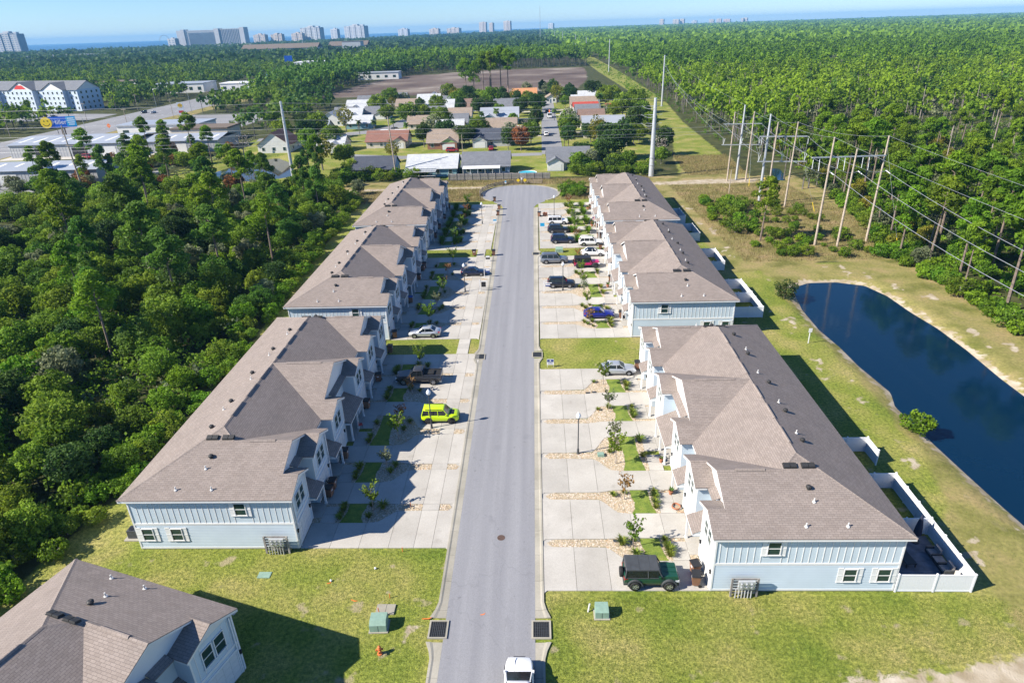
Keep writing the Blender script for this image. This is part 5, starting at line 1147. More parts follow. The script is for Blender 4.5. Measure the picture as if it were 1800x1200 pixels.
# ================================================================== plants
R2 = np.random.default_rng(11)
def rand_dir(n, up=0.0):
    v = R2.normal(size=(n, 3)); v[:, 2] += up; return v/np.linalg.norm(v, axis=1, keepdims=True)
def leaf_quads(P, Nn, sx, sy):       # quads centred on P, facing Nn
    n = len(P); a = np.cross(Nn, R2.normal(size=(n, 3))); a /= np.linalg.norm(a, axis=1, keepdims=True)+1e-9; b_ = np.cross(Nn, a)
    sx = np.broadcast_to(sx, n)[:, None]; sy = np.broadcast_to(sy, n)[:, None]
    V = np.stack([P-a*sx-b_*sy*.6, P+a*sx*.35-b_*sy, P+a*sx+b_*sy*.6, P-a*sx*.35+b_*sy], 1).reshape(-1, 3)
    return V, np.arange(4*n).reshape(n, 4)
def crown(name, mat, clumps, per, size, elong=1.0, flat=.75, out=.8):
    Vs, Fs, T, o = [], [], [], 0
    for cx, cy, cz, r, t0 in clumps:
        n = max(6, int(per*R2.uniform(.75, 1.25))); d = rand_dir(n, .25); rad = R2.uniform(.45, 1.05, n)[:, None]**.6
        P = np.array([cx, cy, cz])+d*rad*np.array([r, r, r*flat]); Nn = d*out+R2.normal(size=(n, 3))*.55; Nn /= np.linalg.norm(Nn, axis=1, keepdims=True)
        s = size*R2.uniform(.7, 1.3, n); V, F = leaf_quads(P, Nn, s*elong, s/elong)
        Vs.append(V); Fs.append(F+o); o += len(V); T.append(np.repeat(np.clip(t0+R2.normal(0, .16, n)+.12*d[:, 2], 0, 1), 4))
    return np_mesh(name, np.concatenate(Vs), np.concatenate(Fs), mat, np.concatenate(T))
def pine_proto(h, seed, mat='needles', lean=0.03, rc=1.0, low=.52):
    g = random.Random(seed); r = empty('pine_tree')
    ax = lambda z: (lean*z*math.cos(seed), lean*z*math.sin(seed)); q = MB()
    q.path([(*ax(h*k), h*k) for k in (0, .25, .5, .75, .97)], [h*.014+.05, h*.011+.03, h*.009+.02, .07, .02], 6)
    cl = []
    n = g.randint(17, 24)
    for i in range(n):
        k = low+(1-low)*(i+.5)/n; env = math.sin(math.pi*min(1, .22+.78*(k-low)/(1-low)))**.7*(.55+.45*g.random())*h*.19*rc
        a = g.uniform(0, 6.28); x0, y0 = ax(h*k); z = h*k+env*.25
        c_ = (x0+env*math.cos(a), y0+env*math.sin(a), z); q.path([(x0, y0, h*k-.2), (*[(x0+c_[0])/2, (y0+c_[1])/2], z-.15), c_], [.06, .04, .02], 4)
        cl.append((*c_, h*.068*g.uniform(.75, 1.3)*rc, g.uniform(.15, .85)))
        if g.random() < .55: cl.append((c_[0]*.55+x0*.45+g.uniform(-.3,.3), c_[1]*.55+y0*.45, z+.35, h*.055*rc, g.uniform(.3, .95)))
    cl.append((*ax(h*.98), h*.98, h*.06*rc, .8))
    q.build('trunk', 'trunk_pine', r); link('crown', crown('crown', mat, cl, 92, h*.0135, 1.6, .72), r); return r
def broad_proto(name, h, rad, seed, mat, n=34, per=40, leaf=.22, bark='trunk_grey', base=.22, shape=1.0):
    g = random.Random(seed); r = empty(name); q = MB()
    q.path([(0, 0, 0), (g.uniform(-.1,.1), g.uniform(-.1,.1), h*.3), (g.uniform(-.2,.2), 0, h*.62)], [h*.022+.03, h*.018+.02, .05], 6)
    cl = []; cz = h*(base+1)/2; rz = h*(1-base)/2
    for i in range(n):
        a = i*2.399+g.uniform(-.4,.4); u = 1-2*(i+.5)/n; k = g.uniform(.55, 1.0); s_ = math.sqrt(1-u*u)
        c_ = (rad*k*s_*math.cos(a), rad*k*s_*math.sin(a), cz+rz*u*k*.9); cl.append((*c_, rad*g.uniform(.24, .42), g.uniform(.05, .95)))
        if i % 5 == 0: q.path([(0, 0, h*.3), (c_[0]*.5, c_[1]*.5, (c_[2]+h*.35)/2), c_], [.07, .045, .02], 4)
    q.build('trunk', bark, r); link('crown', crown('crown', mat, cl, per, leaf, 1.15, .8), r); return r
def palm_proto(h, seed):
    g = random.Random(seed); r = empty('palm_tree'); q = MB(); q.path([(0,0,0),(.1,0,h*.5),(.0,.1,h)], [.2,.16,.15], 8); q.build('trunk', 'trunk_grey', r)
    Vs, Fs, T, o = [], [], [], 0
    for i in range(26):
        a = i*2.399; el = g.uniform(-.5, 1.1); L_ = g.uniform(1.3, 1.8); pts = []
        for k in range(7):
            s_ = k/6*L_; e = el-1.1*(k/6)**1.5; pts.append(((pts[-1][0]+L_/6*math.cos(e)) if k else 0, (pts[-1][1]+L_/6*math.sin(e)) if k else 0))
        for k in range(1, 7):
            for s2 in (-1, 1):
                x0, z0 = pts[k-1]; x1, z1 = pts[k]; wd = .5*math.sin(math.pi*(k/7))+.1
                P = [(x0, 0, z0), (x1, 0, z1), (x1+.15, s2*wd, z1-.15), (x0+.12, s2*wd, z0-.15)]
                Vs += [(p[0]*math.cos(a)-p[1]*math.sin(a), p[0]*math.sin(a)+p[1]*math.cos(a)+.1, h+p[2]) for p in P]; Fs.append((o, o+1, o+2, o+3)); o += 4; T += [g.uniform(.1, .9)]*4
    link('fronds', np_mesh('fronds', np.array(Vs), np.array(Fs), 'palm_leaf', np.array(T)), r); return r
def sapling_proto(h, seed, mat, dens=1.0, leafs=.10):
    g = random.Random(seed); r = empty('sapling'); q = MB(); q.path([(0,0,0),(.03,.02,h*.45),(.05,0,h*.8)], [.05,.035,.015], 5); P = []
    for i in range(15):
        a = i*2.399; z = h*g.uniform(.32,.7); L_ = h*g.uniform(.2,.38); e = (L_*math.cos(a)*.75, L_*math.sin(a)*.75, z+L_*.9); q.path([(.03,.01,z),(e[0]*.5,e[1]*.5,z+L_*.5),e], [.02,.013,.006], 4)
        for k in range(int(16*dens)): t_ = g.uniform(.35,1.08); P.append((e[0]*t_+g.gauss(0,.1), e[1]*t_+g.gauss(0,.1), z+L_*.9*t_+g.gauss(0,.1)))
    q.build('trunk', 'tree_bare', r); P = np.array(P); Nn = rand_dir(len(P), .5); V, F = leaf_quads(P, Nn, leafs*1.4, leafs*.8)
    link('crown', np_mesh('crown', V, F, mat, np.repeat(R2.uniform(0,1,len(P)), 4)), r); return r
def tuft_proto(name, h, rad, mat, n=90):
    P = []; F = []; T = []
    for i in range(n):
        a = R2.uniform(0, 6.28); r0 = R2.uniform(0, rad*.25); l_ = R2.uniform(.55, 1)*h; sp = R2.uniform(.2, 1)*rad; w_ = .014*(1+h*.7)
        b0 = np.array([r0*math.cos(a), r0*math.sin(a), 0]); d = np.array([math.cos(a), math.sin(a), 0]); s_ = np.array([-math.sin(a), math.cos(a), 0])*w_
        m1 = b0+d*sp*.4+np.array([0,0,l_*.75]); e = b0+d*sp+np.array([0,0,l_*.9]); k = len(P); P += [b0-s_, b0+s_, m1+s_*1.3, m1-s_*1.3, e+s_*.4, e-s_*.4]; F += [(k,k+1,k+2,k+3),(k+3,k+2,k+4,k+5)]; T += [R2.uniform(.1,.95)]*6
    return np_mesh(name, np.array(P), np.array(F), mat, np.array(T))
# ---------------------------------------------------------------- prototypes
PINES = [Proto(pine_proto(h, s, mt, ln, rc, lw)) for h, s, mt, ln, rc, lw in ((16,1,'needles',.02,1,.55),(18,2,'needles',.03,.95,.6),(14,3,'needles',.04,1.1,.5),(17,4,'needles',.015,.9,.62),(13,5,'needles',.05,1.15,.45),(19,6,'needles',.02,.9,.64))]
PINED = [Proto(pine_proto(h, s, 'needles_dark', ln, rc, lw)) for h, s, ln, rc, lw in ((15,11,.03,1.1,.45),(17,12,.02,1.15,.5),(13,13,.05,1.0,.42),(16,14,.03,1.05,.55))]
SCRUB = [Proto(broad_proto('scrub_tree', h, r_, s, mt, n_+8, 95, .125, base=.12)) for h, r_, s, mt, n_ in ((5.6,2.4,21,'leaf_mid',30),(6.2,2.7,22,'leaf_mid',34),(4.8,2.3,23,'leaf_mid',28),(6.4,2.6,24,'leaf_dark',34),(5.2,2.5,25,'needles_dark',30),(5.6,2.3,26,'leaf_pale',26),(5.0,2.4,27,'bright_shrub',28))]
OAKS = [Proto(broad_proto('broadleaf_tree', h, r_, s, mt, 46, 70, .22)) for h, r_, s, mt in ((8,3.6,31,'leaf_dark'),(9,4.0,32,'leaf_mid'),(7,3.2,33,'leaf_mid'),(10,3.0,34,'leaf_dark'))]
RUST = Proto(broad_proto('broadleaf_tree', 8.5, 3.3, 35, 'leaf_rust', 44, 36, .27)); YEL = Proto(broad_proto('broadleaf_tree', 10, 3.4, 36, 'leaf_yellow', 30, 26, .25)); PALE = Proto(broad_proto('broadleaf_tree', 8, 3.2, 37, 'leaf_pale', 36, 34, .25))
BARE = Proto(broad_proto('bare_tree', 7.5, 3.0, 38, 'tree_bare', 40, 7, .14, 'tree_bare'))
BRUSH = [Proto(broad_proto('brush_tree', h, r_, s, mt, 30, 70, .13, base=.1)) for h, r_, s, mt in ((4.2,2.0,71,'bright_shrub'),(5.0,2.2,72,'leaf_mid'),(3.8,2.0,73,'leaf_pale'),(4.6,2.1,74,'leaf_yellow'),(4.4,2.0,75,'leaf_rust'))]
SHR = [Proto(broad_proto('shrub', h, r_, s, mt, 22, 64, .10, 'trunk_grey', .05)) for h, r_, s, mt in ((2.2,1.5,41,'bright_shrub'),(2.8,1.7,42,'leaf_mid'),(1.8,1.4,43,'bright_shrub'),(2.5,1.6,44,'leaf_mid'),(3.2,1.9,45,'leaf_dark'))]
PALMS = [Proto(palm_proto(6.5, 51)), Proto(palm_proto(5, 52)), Proto(palm_proto(9, 53))]
SAPS = [Proto(sapling_proto(3.3, 61, 'leaf_mid', 1.0)), Proto(sapling_proto(2.8, 62, 'leaf_rust', .55)), Proto(sapling_proto(3.6, 63, 'leaf_mid', 1.3)), Proto(sapling_proto(2.9, 64, 'leaf_pale', .7))]
TUFTM = [tuft_proto('grass_clump', .75, .6, 'ornamental', 110), tuft_proto('grass_clump', .55, .5, 'ornamental', 90), tuft_proto('grass_clump', .9, .7, 'bright_shrub', 110)]
def place(pr, x, y, lb, grp, sc=1.0, cat='tree', z=0):
    o = pr.put((x, y, z), rng.uniform(0, 6.28), lb, grp, (sc*rng.uniform(.92,1.08), sc*rng.uniform(.92,1.08), sc)); o['category'] = cat; return o
# ---------------------------------------------------------------- planting along the driveways
for key, (kx, side, y0, fx) in SPOT.items():
    row = {'R0':'nearest pond side row','R1':'middle pond side row','R2':'farthest pond side row','L0':'nearest wood side row','L1':'middle wood side row','L2':'farthest wood side row'}[key]
    W = lambda u, v: (kx+side*u, y0+v)
    for k, (i0, i1, s0, s1, sd_) in enumerate(ISL):
        nth = ('first','second','third','fourth','fifth')[k]
        vs = [lerp(i0, i1, .6)] if sd_ else [lerp(i0, i1, .2), lerp(i0, i1, .72)]
        for j, v in enumerate(vs):
            x, y = W(7.9+rng.uniform(-.3,.3), v)
            o = place(SAPS[(k+j+(side < 0)+int(y0)) % 4], x, y, ('slender' if sd_ else 'nearer' if j == 0 else 'farther')+f' young tree in the {nth} bed of the {row}', 'young trees in the planting beds', rng.uniform(.85,1.15), 'tree', .04)
        spots = [(10.95, lerp(i0, i1, f)) for f in ((.2,.42,.64,.85) if sd_ else (.1,.25,.4,.55,.7,.85))]+[(7.0, lerp(i0,i1,.75)), (7.4, lerp(i0,i1,.5)), (8.2, lerp(i0,i1,.25)), (8.2, lerp(i0,i1,.85))]
        far = key in ('R2','L2')
        for j, (u, v) in enumerate(spots):
            if rng.random() < (.15 if k < 2 or far else .4): continue
            x, y = W(u+rng.uniform(-.1,.1), v+rng.uniform(-.1,.1)); o = link('grass_clump', TUFTM[2 if far else rng.randrange(2)], None, (x, y, .04), rng.uniform(0,6.28)); s_ = rng.uniform(.75,1.25)*(1.5 if far else 1); o.scale = (s_,s_,s_)
            tag(o, f'arching grass clump in the {nth} bed of the {row}', 'grass', f'grass clumps of the {nth} bed, {row}')
# ---------------------------------------------------------------- the wood on the left
WOODL = [(-44.8,30),(-46.5,40),(-45.2,47),(-44,55),(-44.3,80),(-45.8,100),(-48,135),(-49.5,165),(-50,188),(-135,188),(-150,170),(-30-60,95),(-66,66),(-56,46),(-54,30)]
def scatter(poly, n, mind, seed, avoid=()):
    g = random.Random(seed); xs_ = [p[0] for p in poly]; ys_ = [p[1] for p in poly]; out = []; tries = 0; cell = {}
    while len(out) < n and tries < n*60:
        tries += 1; x, y = g.uniform(min(xs_), max(xs_)), g.uniform(min(ys_), max(ys_))
        if not inpoly([x], [y], poly)[0] or any(inpoly([x], [y], a)[0] for a in avoid): continue
        kx_, ky_ = int(x//mind), int(y//mind)
        if any((x-a)**2+(y-b_)**2 < mind*mind for i in (-1,0,1) for j in (-1,0,1) for a, b_ in cell.get((kx_+i, ky_+j), ())): continue
        cell.setdefault((kx_, ky_), []).append((x, y)); out.append((x, y))
    return out
ZONE = lambda y: 'below the nearest row' if y < 60 else 'behind the nearest row' if y < 88 else 'behind the middle row' if y < 132 else 'behind the farthest row'
SLOOK = ['green','large green','small green','dark green','fine needled dark','pale grey green','bright yellow green']
for i, (x, y) in enumerate(scatter(WOODL, 262, 3.2, 3, (PUDDLE,))):
    k = rng.random(); v = 0 if k < .2 else 1 if k < .40 else 2 if k < .55 else 3 if k < .63 else 4 if k < .73 else 5 if k < .83 else 6
    edge_ = x > -52; place(SCRUB[v], x, y, f'{SLOOK[v]} scrub tree {"at the edge of" if edge_ else "deep in"} the left wood {ZONE(y)}', 'scrub trees of the left wood', rng.uniform(.65,.9) if edge_ else rng.uniform(.85,1.25))
WP = [(-61,83),(-66,90),(-72,98),(-60,101),(-79,105),(-70,112),(-83,115),(-60,118),(-76,124),(-90,122),(-54,128),(-66,132),(-86,134),(-97,130),(-73,142),(-58,146),(-92,146),(-104,140),(-80,152),(-64,156),(-110,152),(-96,160),(-54,162),(-74,166),(-86,172),(-120,164),(-104,174),(-62,176),(-132,176),(-115,184),(-92,184),(-76,186)]
for x, y in WP: place(PINED[rng.randrange(4)] if rng.random() < .6 else PINES[rng.randrange(6)], x, y, f'tall pine rising above the left wood {ZONE(y)}', 'pines of the left wood', rng.uniform(.75,1.0))
WOODL2 = [(-52,196),(-56,215),(-78,212),(-120,208),(-118,262),(-150,270),(-175,200),(-140,190)]
SEEB = [(-118,200),(-118,258),(-76,258),(-70,196)]
for x, y in scatter(WOODL2, 24, 6, 9, (BASIN, [(-112,203),(-110,256),(-80,256),(-76,203)])): place(PINES[rng.randrange(6)] if rng.random() < .75 else PINED[rng.randrange(4)], x, y, 'slim pine between the wood and the metal sheds', 'pines by the sheds', rng.uniform(.6,.9))
for x, y in scatter(WOODL2, 60, 3.4, 10, (BASIN, [(-104,205),(-104,214),(-80,214),(-80,205)])): place(BRUSH[rng.randrange(5)], x, y, 'brush tree between the left wood and the metal sheds', 'brush trees by the sheds', rng.uniform(.8,1.3))
for i, (x, y) in enumerate(scatter([(-45.8,30),(-44.2,40),(-43,47),(-41.8,55),(-42,80),(-43.4,100),(-45.6,135),(-47,165),(-48,178),(-51,178),(-50,135),(-47.5,100),(-46,80),(-46,55),(-47.5,47),(-49,38)], 120, 1.5, 4)):
    place(SHR[rng.choice((0,0,1,2,2,3))], x, y, f'low shrub along the edge of the left wood {ZONE(y)}', 'shrubs edging the left wood', rng.uniform(.6,1.1), 'shrub')
# ---------------------------------------------------------------- the clearing and the wood on the right
CLEAR = [(40.5,124),(42,168),(46,182),(60,186),(66,170),(66,150),(64,128),(60,124),(52,124)]
for x, y in scatter([(41,148),(42,170),(50,178),(52,150),(49,140),(44,140)], 20, 2.2, 21): place(SHR[rng.choice((0,1,2,2))], x, y, 'shrub in the thicket beside the fenced yards', 'shrubs in the clearing thicket', rng.uniform(.7,1.2), 'shrub')
for x, y in scatter([(44,126),(46,142),(58,146),(66,140),(66,126),(58,123),(50,124)], 34, 2.0, 22): place(SHR[rng.choice((0,1,2,3,2))], x, y, 'shrub at the foot of the three wooden poles', 'shrubs at the wooden poles', rng.uniform(.4,.9), 'shrub')
for x, y in scatter([(52,148),(54,166),(64,164),(66,148)], 14, 2.2, 23): place(SHR[rng.choice((1,3))], x, y, 'low shrub among the dry grass of the clearing', 'shrubs in the dry clearing', rng.uniform(.5,.8), 'shrub')
place(PINES[2], 47.1, 135.6, 'lone pine in the clearing beside the fenced yards', 'lone pine', .92)
o = place(SHR[4], 41.2, 103.4, 'dark round shrub at the pond corner', 'pond shrubs', 1.0, 'shrub'); o = place(SHR[0], 42.0, 63.3, 'bright shrub leaning over the pond edge', 'pond shrubs', 1.05, 'shrub')
WR = [(69.5,84),(69.5,100),(69,110),(68,119),(70,128),(74,150),(78,185),(80,212),(74,240),(72,262),(76,320),(84,400),(330,400),(200,240),(130,150),(110,120),(96,100),(84,84)]
NEARR = [(69.5,84),(69.5,100),(69,110),(68,119),(70,128),(74,150),(78,185),(82,215),(80,250),(190,250),(150,185),(120,145),(100,118),(84,90)]
RZONE = lambda y: 'beside the pond' if y < 122 else 'beside the nearest power frame' if y < 150 else 'beside the middle power frame' if y < 180 else 'beyond the power frames'
BRZ = [(92,165),(88,230),(92,262),(120,300),(250,300),(240,190),(150,160)]
THIN = random.Random(5)
for x, y in scatter(NEARR, 190, 5.0, 31):
    if inpoly([x], [y], BRZ)[0] and THIN.random() < .72: continue
    place(PINES[rng.randrange(6)], x, y, f'bright green pine of the right wood {RZONE(y)}', 'pines of the right wood', rng.uniform(.62,1.05))
for x, y in scatter(NEARR, 230, 3.6, 32):
    v = rng.choice((0,0,1,2,2,3)); place(BRUSH[v], x, y, f'{("bright green","mid green","pale grey green","yellowish")[v]} brush under the right pines {RZONE(y)}', 'brush of the right wood', rng.uniform(.6,1.05))
for x, y in scatter([(68.6,80),(69,100),(68.6,110),(67.4,118),(66,124),(69,132),(73,150),(76,170),(79,168),(75,130),(72.5,118),(72.5,90)], 80, 1.4, 33): place(SHR[rng.choice((0,0,2,1))], x, y, f'bright shrub edging the right wood {RZONE(y)}', 'shrubs edging the right wood', rng.uniform(.7,1.25), 'shrub')
# ---------------------------------------------------------------- trees among the houses
NB = [(-36.8,285,'O0',1.0,'dark oak behind the tan roofed house'),(-42.5,315,'O1',1.1,'tall bright tree left of the dark oak'),(-27.5,268,'O0',1.0,'dark oak between the green gabled and grey roofed houses'),(-23.5,292,'O1',.9,'willowy tree behind the grey houses'),
 (-5.0,255,'R',1.0,'orange leaved tree by the grey roofed house'),(-9.2,266,'P',1.05,'silvery tree behind the orange leaved tree'),(27.5,232,'O0',1.5,'large dark oak beside the steel pole'),(-50,238,'Y',.75,'thin tan leaved tree in front of the brown roofed house'),(-72,226,'Y',1.15,'tall yellowish tree by the basin'),(-66,232,'O2',1.0,'green tree beside the tall yellowish tree'),
 (14,214,'O2',.8,'green tree at the corner of the plank fence'),(18,217,'P',.75,'grey green tree behind the plank fence end'),(22,222,'O3',.8,'dark tree beside the blue sided house'),(16,232,'O0',.75,'dark tree over the grey roof'),(25,214,'O2',.7,'round tree behind the farthest row'),(30,216,'O1',.6,'tree left of the steel pole'),(41.5,222,'O2',.75,'green tree right of the steel pole'),(45,238,'O3',.95,'narrow dark tree by the mown strip'),(42.5,234,'B',.95,'bare tree by the mown strip'),
 (27,284,'B',1.0,'bare tree before the silver roofed house'),(24,246,'O1',.55,'small green tree by the silver roofed house'),(44,345,'O1',1.2,'big tree at the edge of the mown strip'),(47,372,'O0',1.2,'dark tree behind the red roof'),(40,390,'O1',1.2,'tree behind the red roofed house'),(36,430,'O0',1.4,'dark oak at the end of the houses'),(51,330,'O2',1.2,'tree beside the power line strip'),(43,430,'O2',1.2,'tree beyond the last houses on the right'),(52,360,'O1',1.3,'tall tree along the mown strip'),(50,300,'O2',1.0,'tree over the mown strip'),
 (-60,330,'O1',1.2,'tree by the curved street'),(-56,350,'O2',1.1,'bushy tree behind the curved street'),(-52,375,'O1',1.1,'tree between the far roofs'),(-35,400,'O0',1.1,'dark tree among the far roofs'),(-30,415,'O2',1.2,'yellow green tree among the far roofs'),(-24,395,'O1',1.3,'large green tree behind the blue gabled house'),(-40,430,'O0',1.3,'dark tree at the far edge of the houses'),(-48,425,'Y',1.0,'yellow tree at the far edge of the houses'),(-12,425,'Y',.8,'pale yellow tree near the orange roof'),
 (-10,330,'O2',.7,'round tree on the lawn by the street'),(-3,300,'B',.8,'thin tree on the lawn by the street'),(-8,360,'O0',.7,'dark shrub tree by the street'),(0,392,'B',.9,'thin brown tree near the street end'),(-4,455,'P',1.2,'grey green tree on the bare field'),(6,480,'O3',.9,'small dark tree on the bare field'),(12,455,'O0',1.0,'dark bush on the bare field'),(-95,300,'O1',1.2,'tree by the pale roofs'),(-105,285,'O2',1.1,'green tree beyond the basin'),(-80,268,'O1',1.0,'tree by the white gabled house'),(-84,285,'P',.9,'pale tree by the white gabled house')]
PR = {'O0':OAKS[0],'O1':OAKS[1],'O2':OAKS[2],'O3':OAKS[3],'R':RUST,'Y':YEL,'P':PALE,'B':BARE}
for x, y, k, s_, lb in NB: place(PR[k], x, y, lb, 'trees among the houses', s_*1.05)
gp = [(x, y) for x, y in scatter([(-112,255),(-112,420),(-95,452),(30,452),(48,420),(46,262),(30,250)], 150, 5.4, 77, ([(1,240),(13,240),(13,445),(3,445)], [(-125,296),(-60,306),(-60,385),(-72,385),(-76,318),(-125,314)], [(-75,242),(5,242),(5,251),(-75,258)]))]
HB = [(-43.5,-31,299,360),(-86,-74,262,274),(-90,-77,328,378),(-80,-66,402,415),(-72,-50,415,443),(-59,-47,318,332),(21,33,302,315),(22,35,402,415),(-110,-97,370,445),(-57.7,-44.8,211,223),(-40.3,-24.6,210,224),(-22.8,-8,211,225),(4,18,214,229),(-66.8,-50.6,265,282),(-41.4,-29.7,259,276),(-23.6,-9.7,262,279),(-26.3,-7.7,294,311),(-25.8,-7.6,330,351),(-22,-7,383,398),(-41,-25,387,402),(-60,-44,384,400),(-58,-45,344,363),(-28.5,-16.5,446,464),(-13.5,2,440,459),(27,40,418,434),(20,35,370,400),(21,33,323,360),(20,38,280,301),(27,35,257,268),(-102,-90,355,372),(-108,-88,393,412),(-105,-94,312,325),(-93,-80,435,454),(-67,-55,295,303),(-109,-95,263,280),(-109,-95,340,354)]
for i, (x, y) in enumerate(gp):
    if any(a-2.2 < x < b_+2.2 and c_-4 < y < d_+1.5 for a, b_, c_, d_ in HB): continue
    v = rng.choice('O0 O1 O2 O2 O1 Y P O3 B'.split()); place(PR[v], x, y, {'O0':'dark oak','O1':'green tree','O2':'small green tree','O3':'narrow dark tree','Y':'yellowish tree','P':'silvery tree','B':'bare tree'}[v]+f' in a yard {"left" if x < 2 else "right"} of the far street, '+('near the plank fence' if y < 285 else 'among the middle houses' if y < 360 else 'by the bare field'), 'yard trees among the houses', rng.uniform(.7,1.25))
for x, y, k, s_, lb in ((-30.5,218.5,2,.62,'single tall palm in front of the light grey roof'),(11.5,262,0,1.0,'palm clump on the lawn right of the street'),(12.2,290,0,.9,'palm by the driveway right of the street'),(10,340,1,1.0,'palm near the parked truck'),(-70,300,0,1.0,'palm by the curved street'),(-64,312,1,1.1,'second palm by the curved street'),(-78,305,0,.95,'palm at the bend of the curved street'),(-56,300,1,1,'palm left of the big oak'),(-50,345,0,1,'palm in front of the blue gabled house'),(-25,330,1,1.1,'palm between the pale roofs'),(-18,335,1,1.2,'fan palm between the pale roofs'),(17,400,2,.9,'palm near the red roof'),(31,330,2,1.35,'tall slim palm beside the red roof'),(-35.5,212,1,.55,'small banana palm behind the fence corner')):
    place(PALMS[k], x, y, lb, 'palms among the houses', s_)
for x, y in ((-93,492),(-80,505),(-70,492),(-60,500),(-66,515),(-48,492),(-36,498),(-42,510),(-30,506),(-88,515)): pass
for x, y in ((-40,470),(-34,478),(-28,470),(-22,480),(-46,482),(-17,472),(-30,488)): place(PINES[rng.randrange(6)], x, y, 'pine in the clump standing on the bare field', 'pines on the bare field', rng.uniform(1.4,1.75))
for x, y in scatter([(8,206),(34,206),(38,214),(30,222),(12,214)], 26, 2.0, 41): place(SHR[rng.randrange(5)], x, y, 'shrub in the hedge between plank fence and steel pole', 'shrubs beyond the turning circle', rng.uniform(1.0,1.6), 'shrub')
for x, y in scatter([(-64,204),(-36,206),(-33,212),(-64,216)], 34, 1.9, 42): place(SHR[rng.choice((0,2,1,3))], x, y, 'yellow green shrub behind the sandy track on the left', 'shrubs by the sandy track', rng.uniform(.9,1.4), 'shrub')
for x, y in scatter([(7,178.5),(13.5,178),(14,191),(8.5,190)], 14, 1.8, 43): place(SHR[rng.choice((0,2,1))], x, y, 'shrub between the turning circle and the farthest row', 'shrubs at the turning circle', rng.uniform(.6,1.0), 'shrub')
# ---------------------------------------------------------------- grass stuff: meadow tufts, lawn blades
def blades(name, mat, polys, n, h0, h1, w_, label, avoid=(), lean=.5):
    Ps = []
    for poly, share in polys:
        xs_ = [p[0] for p in poly]; ys_ = [p[1] for p in poly]; k = int(n*share*2.2); x = R2.uniform(min(xs_), max(xs_), k); y = R2.uniform(min(ys_), max(ys_), k); ok = inpoly(x, y, poly)
        for a in avoid: ok &= ~inpoly(x, y, a)
        Ps.append(np.stack([x[ok], y[ok]], 1)[:int(n*share)])
    P = np.concatenate(Ps); n = len(P); a = R2.uniform(0, 6.28, n); h = R2.uniform(h0, h1, n); d = np.stack([np.cos(a), np.sin(a)], 1); s_ = np.stack([-np.sin(a), np.cos(a)], 1)*w_
    ln = h[:, None]*lean*R2.uniform(.2, 1.2, (n, 1))*d
    V = np.zeros((n, 3, 3)); V[:, 0, :2] = P-s_; V[:, 1, :2] = P+s_; V[:, 2, :2] = P+ln; V[:, 2, 2] = h; V[:, :2, 2] = -.02
    o = link(name, np_mesh(name, V.reshape(-1, 3), np.arange(3*n).reshape(n, 3), mat, np.repeat(R2.uniform(0, 1, n), 3))); struct(o, 'stuff', label)
HARD = [(-8.6,10),(.6,10),(.6,176),(-8.6,176)]; HARDR = [(0.2,40),(28.6,40),(28.6,80),(0.2,80)]; HARDR2 = [(.2,88.8),(29,88.8),(29,129),(.2,129)]; HARDR3 = [(.2,133),(30,133),(30,173),(.2,173)]; HARDL = [(-36.6,45),(-8.2,45),(-8.2,84.6),(-36.6,84.6)]; HARDL2 = [(-37,89),(-8.5,89),(-8.5,129),(-37,129)]; HARDL3 = [(-38,133),(-8.5,133),(-8.5,173),(-38,173)]
AV = [HARD, HARDR, HARDR2, HARDR3, HARDL, HARDL2, HARDL3, fat(POND, 1.5)]
blades('lawn_grass', 'lawn_blade', [([(-45,28),(-43,46),(-8.3,45),(-8.3,26),(-20,26)], .42), ([(.9,30),(.3,39.6),(36,39.8),(40,36),(30,33.6),(18,31)], .40), ([(28.5,40),(28.5,118),(41.5,118),(42,80),(42,42)], .18)], 90000, .04, .11, .022, 'short lawn grass round the townhouse rows', AV)
blades('meadow_grass', 'dry_grass', [([(-60,176),(-60,191),(-16,191),(-13.5,176)], .22), ([(7,176),(7,191),(16,191),(16,176)], .06), ([(-40,195),(-40,203),(36,203),(30,195)], .16), ([(40,122),(38,190),(70,190),(74,150),(66,122)], .40), ([(46,203),(48,236),(66,236),(64,203)], .16)], 60000, .25, .8, .035, 'dry meadow grass in the clearings', (), .7)
# ================================================================== streets and houses beyond the plank fence
struct(flat('neighbourhood_street', [(2.7,246),(10.6,246),(11.2,330),(12.0,440),(5.6,440),(3.6,330)], .02, 'far_asphalt'))
struct(flat('neighbourhood_street', [(-72,250.5),(-50,243.5),(-28,243),(2.69,243.5),(2.69,249.5),(-28,249.5),(-50,250),(-72,257)], .02, 'far_asphalt'))
struct(flat('neighbourhood_street', [(-122,296),(-104,303),(-88,305),(-74,312),(-62,330),(-60,380),(-68,380),(-71,335),(-80,321),(-92,314),(-106,312),(-124,305)], .02, 'far_asphalt'))
plain('verge_concrete', (.52, .49, .44), .9, .1, .2)
for i, (x0, x1, y0) in enumerate([(11.4,21,296),(11.4,21,312),(11.5,21,336),(11.7,22,360),(11.8,22,382),(-8,3.0,290),(-8,3.1,306),(-8,3.3,322),(-8,3.4,348),(-8,4,378)]): struct(flat('house_driveway', [(x0,y0),(x1,y0),(x1,y0+3.2),(x0,y0+3.2)], .03, 'verge_concrete'))
struct(flat('highway', [(-250,180),(-252,360),(-256,500),(-262,640),(-300,900),(-268,900),(-238,640),(-219,500),(-215,360),(-217,180)], .03, 'far_asphalt'))
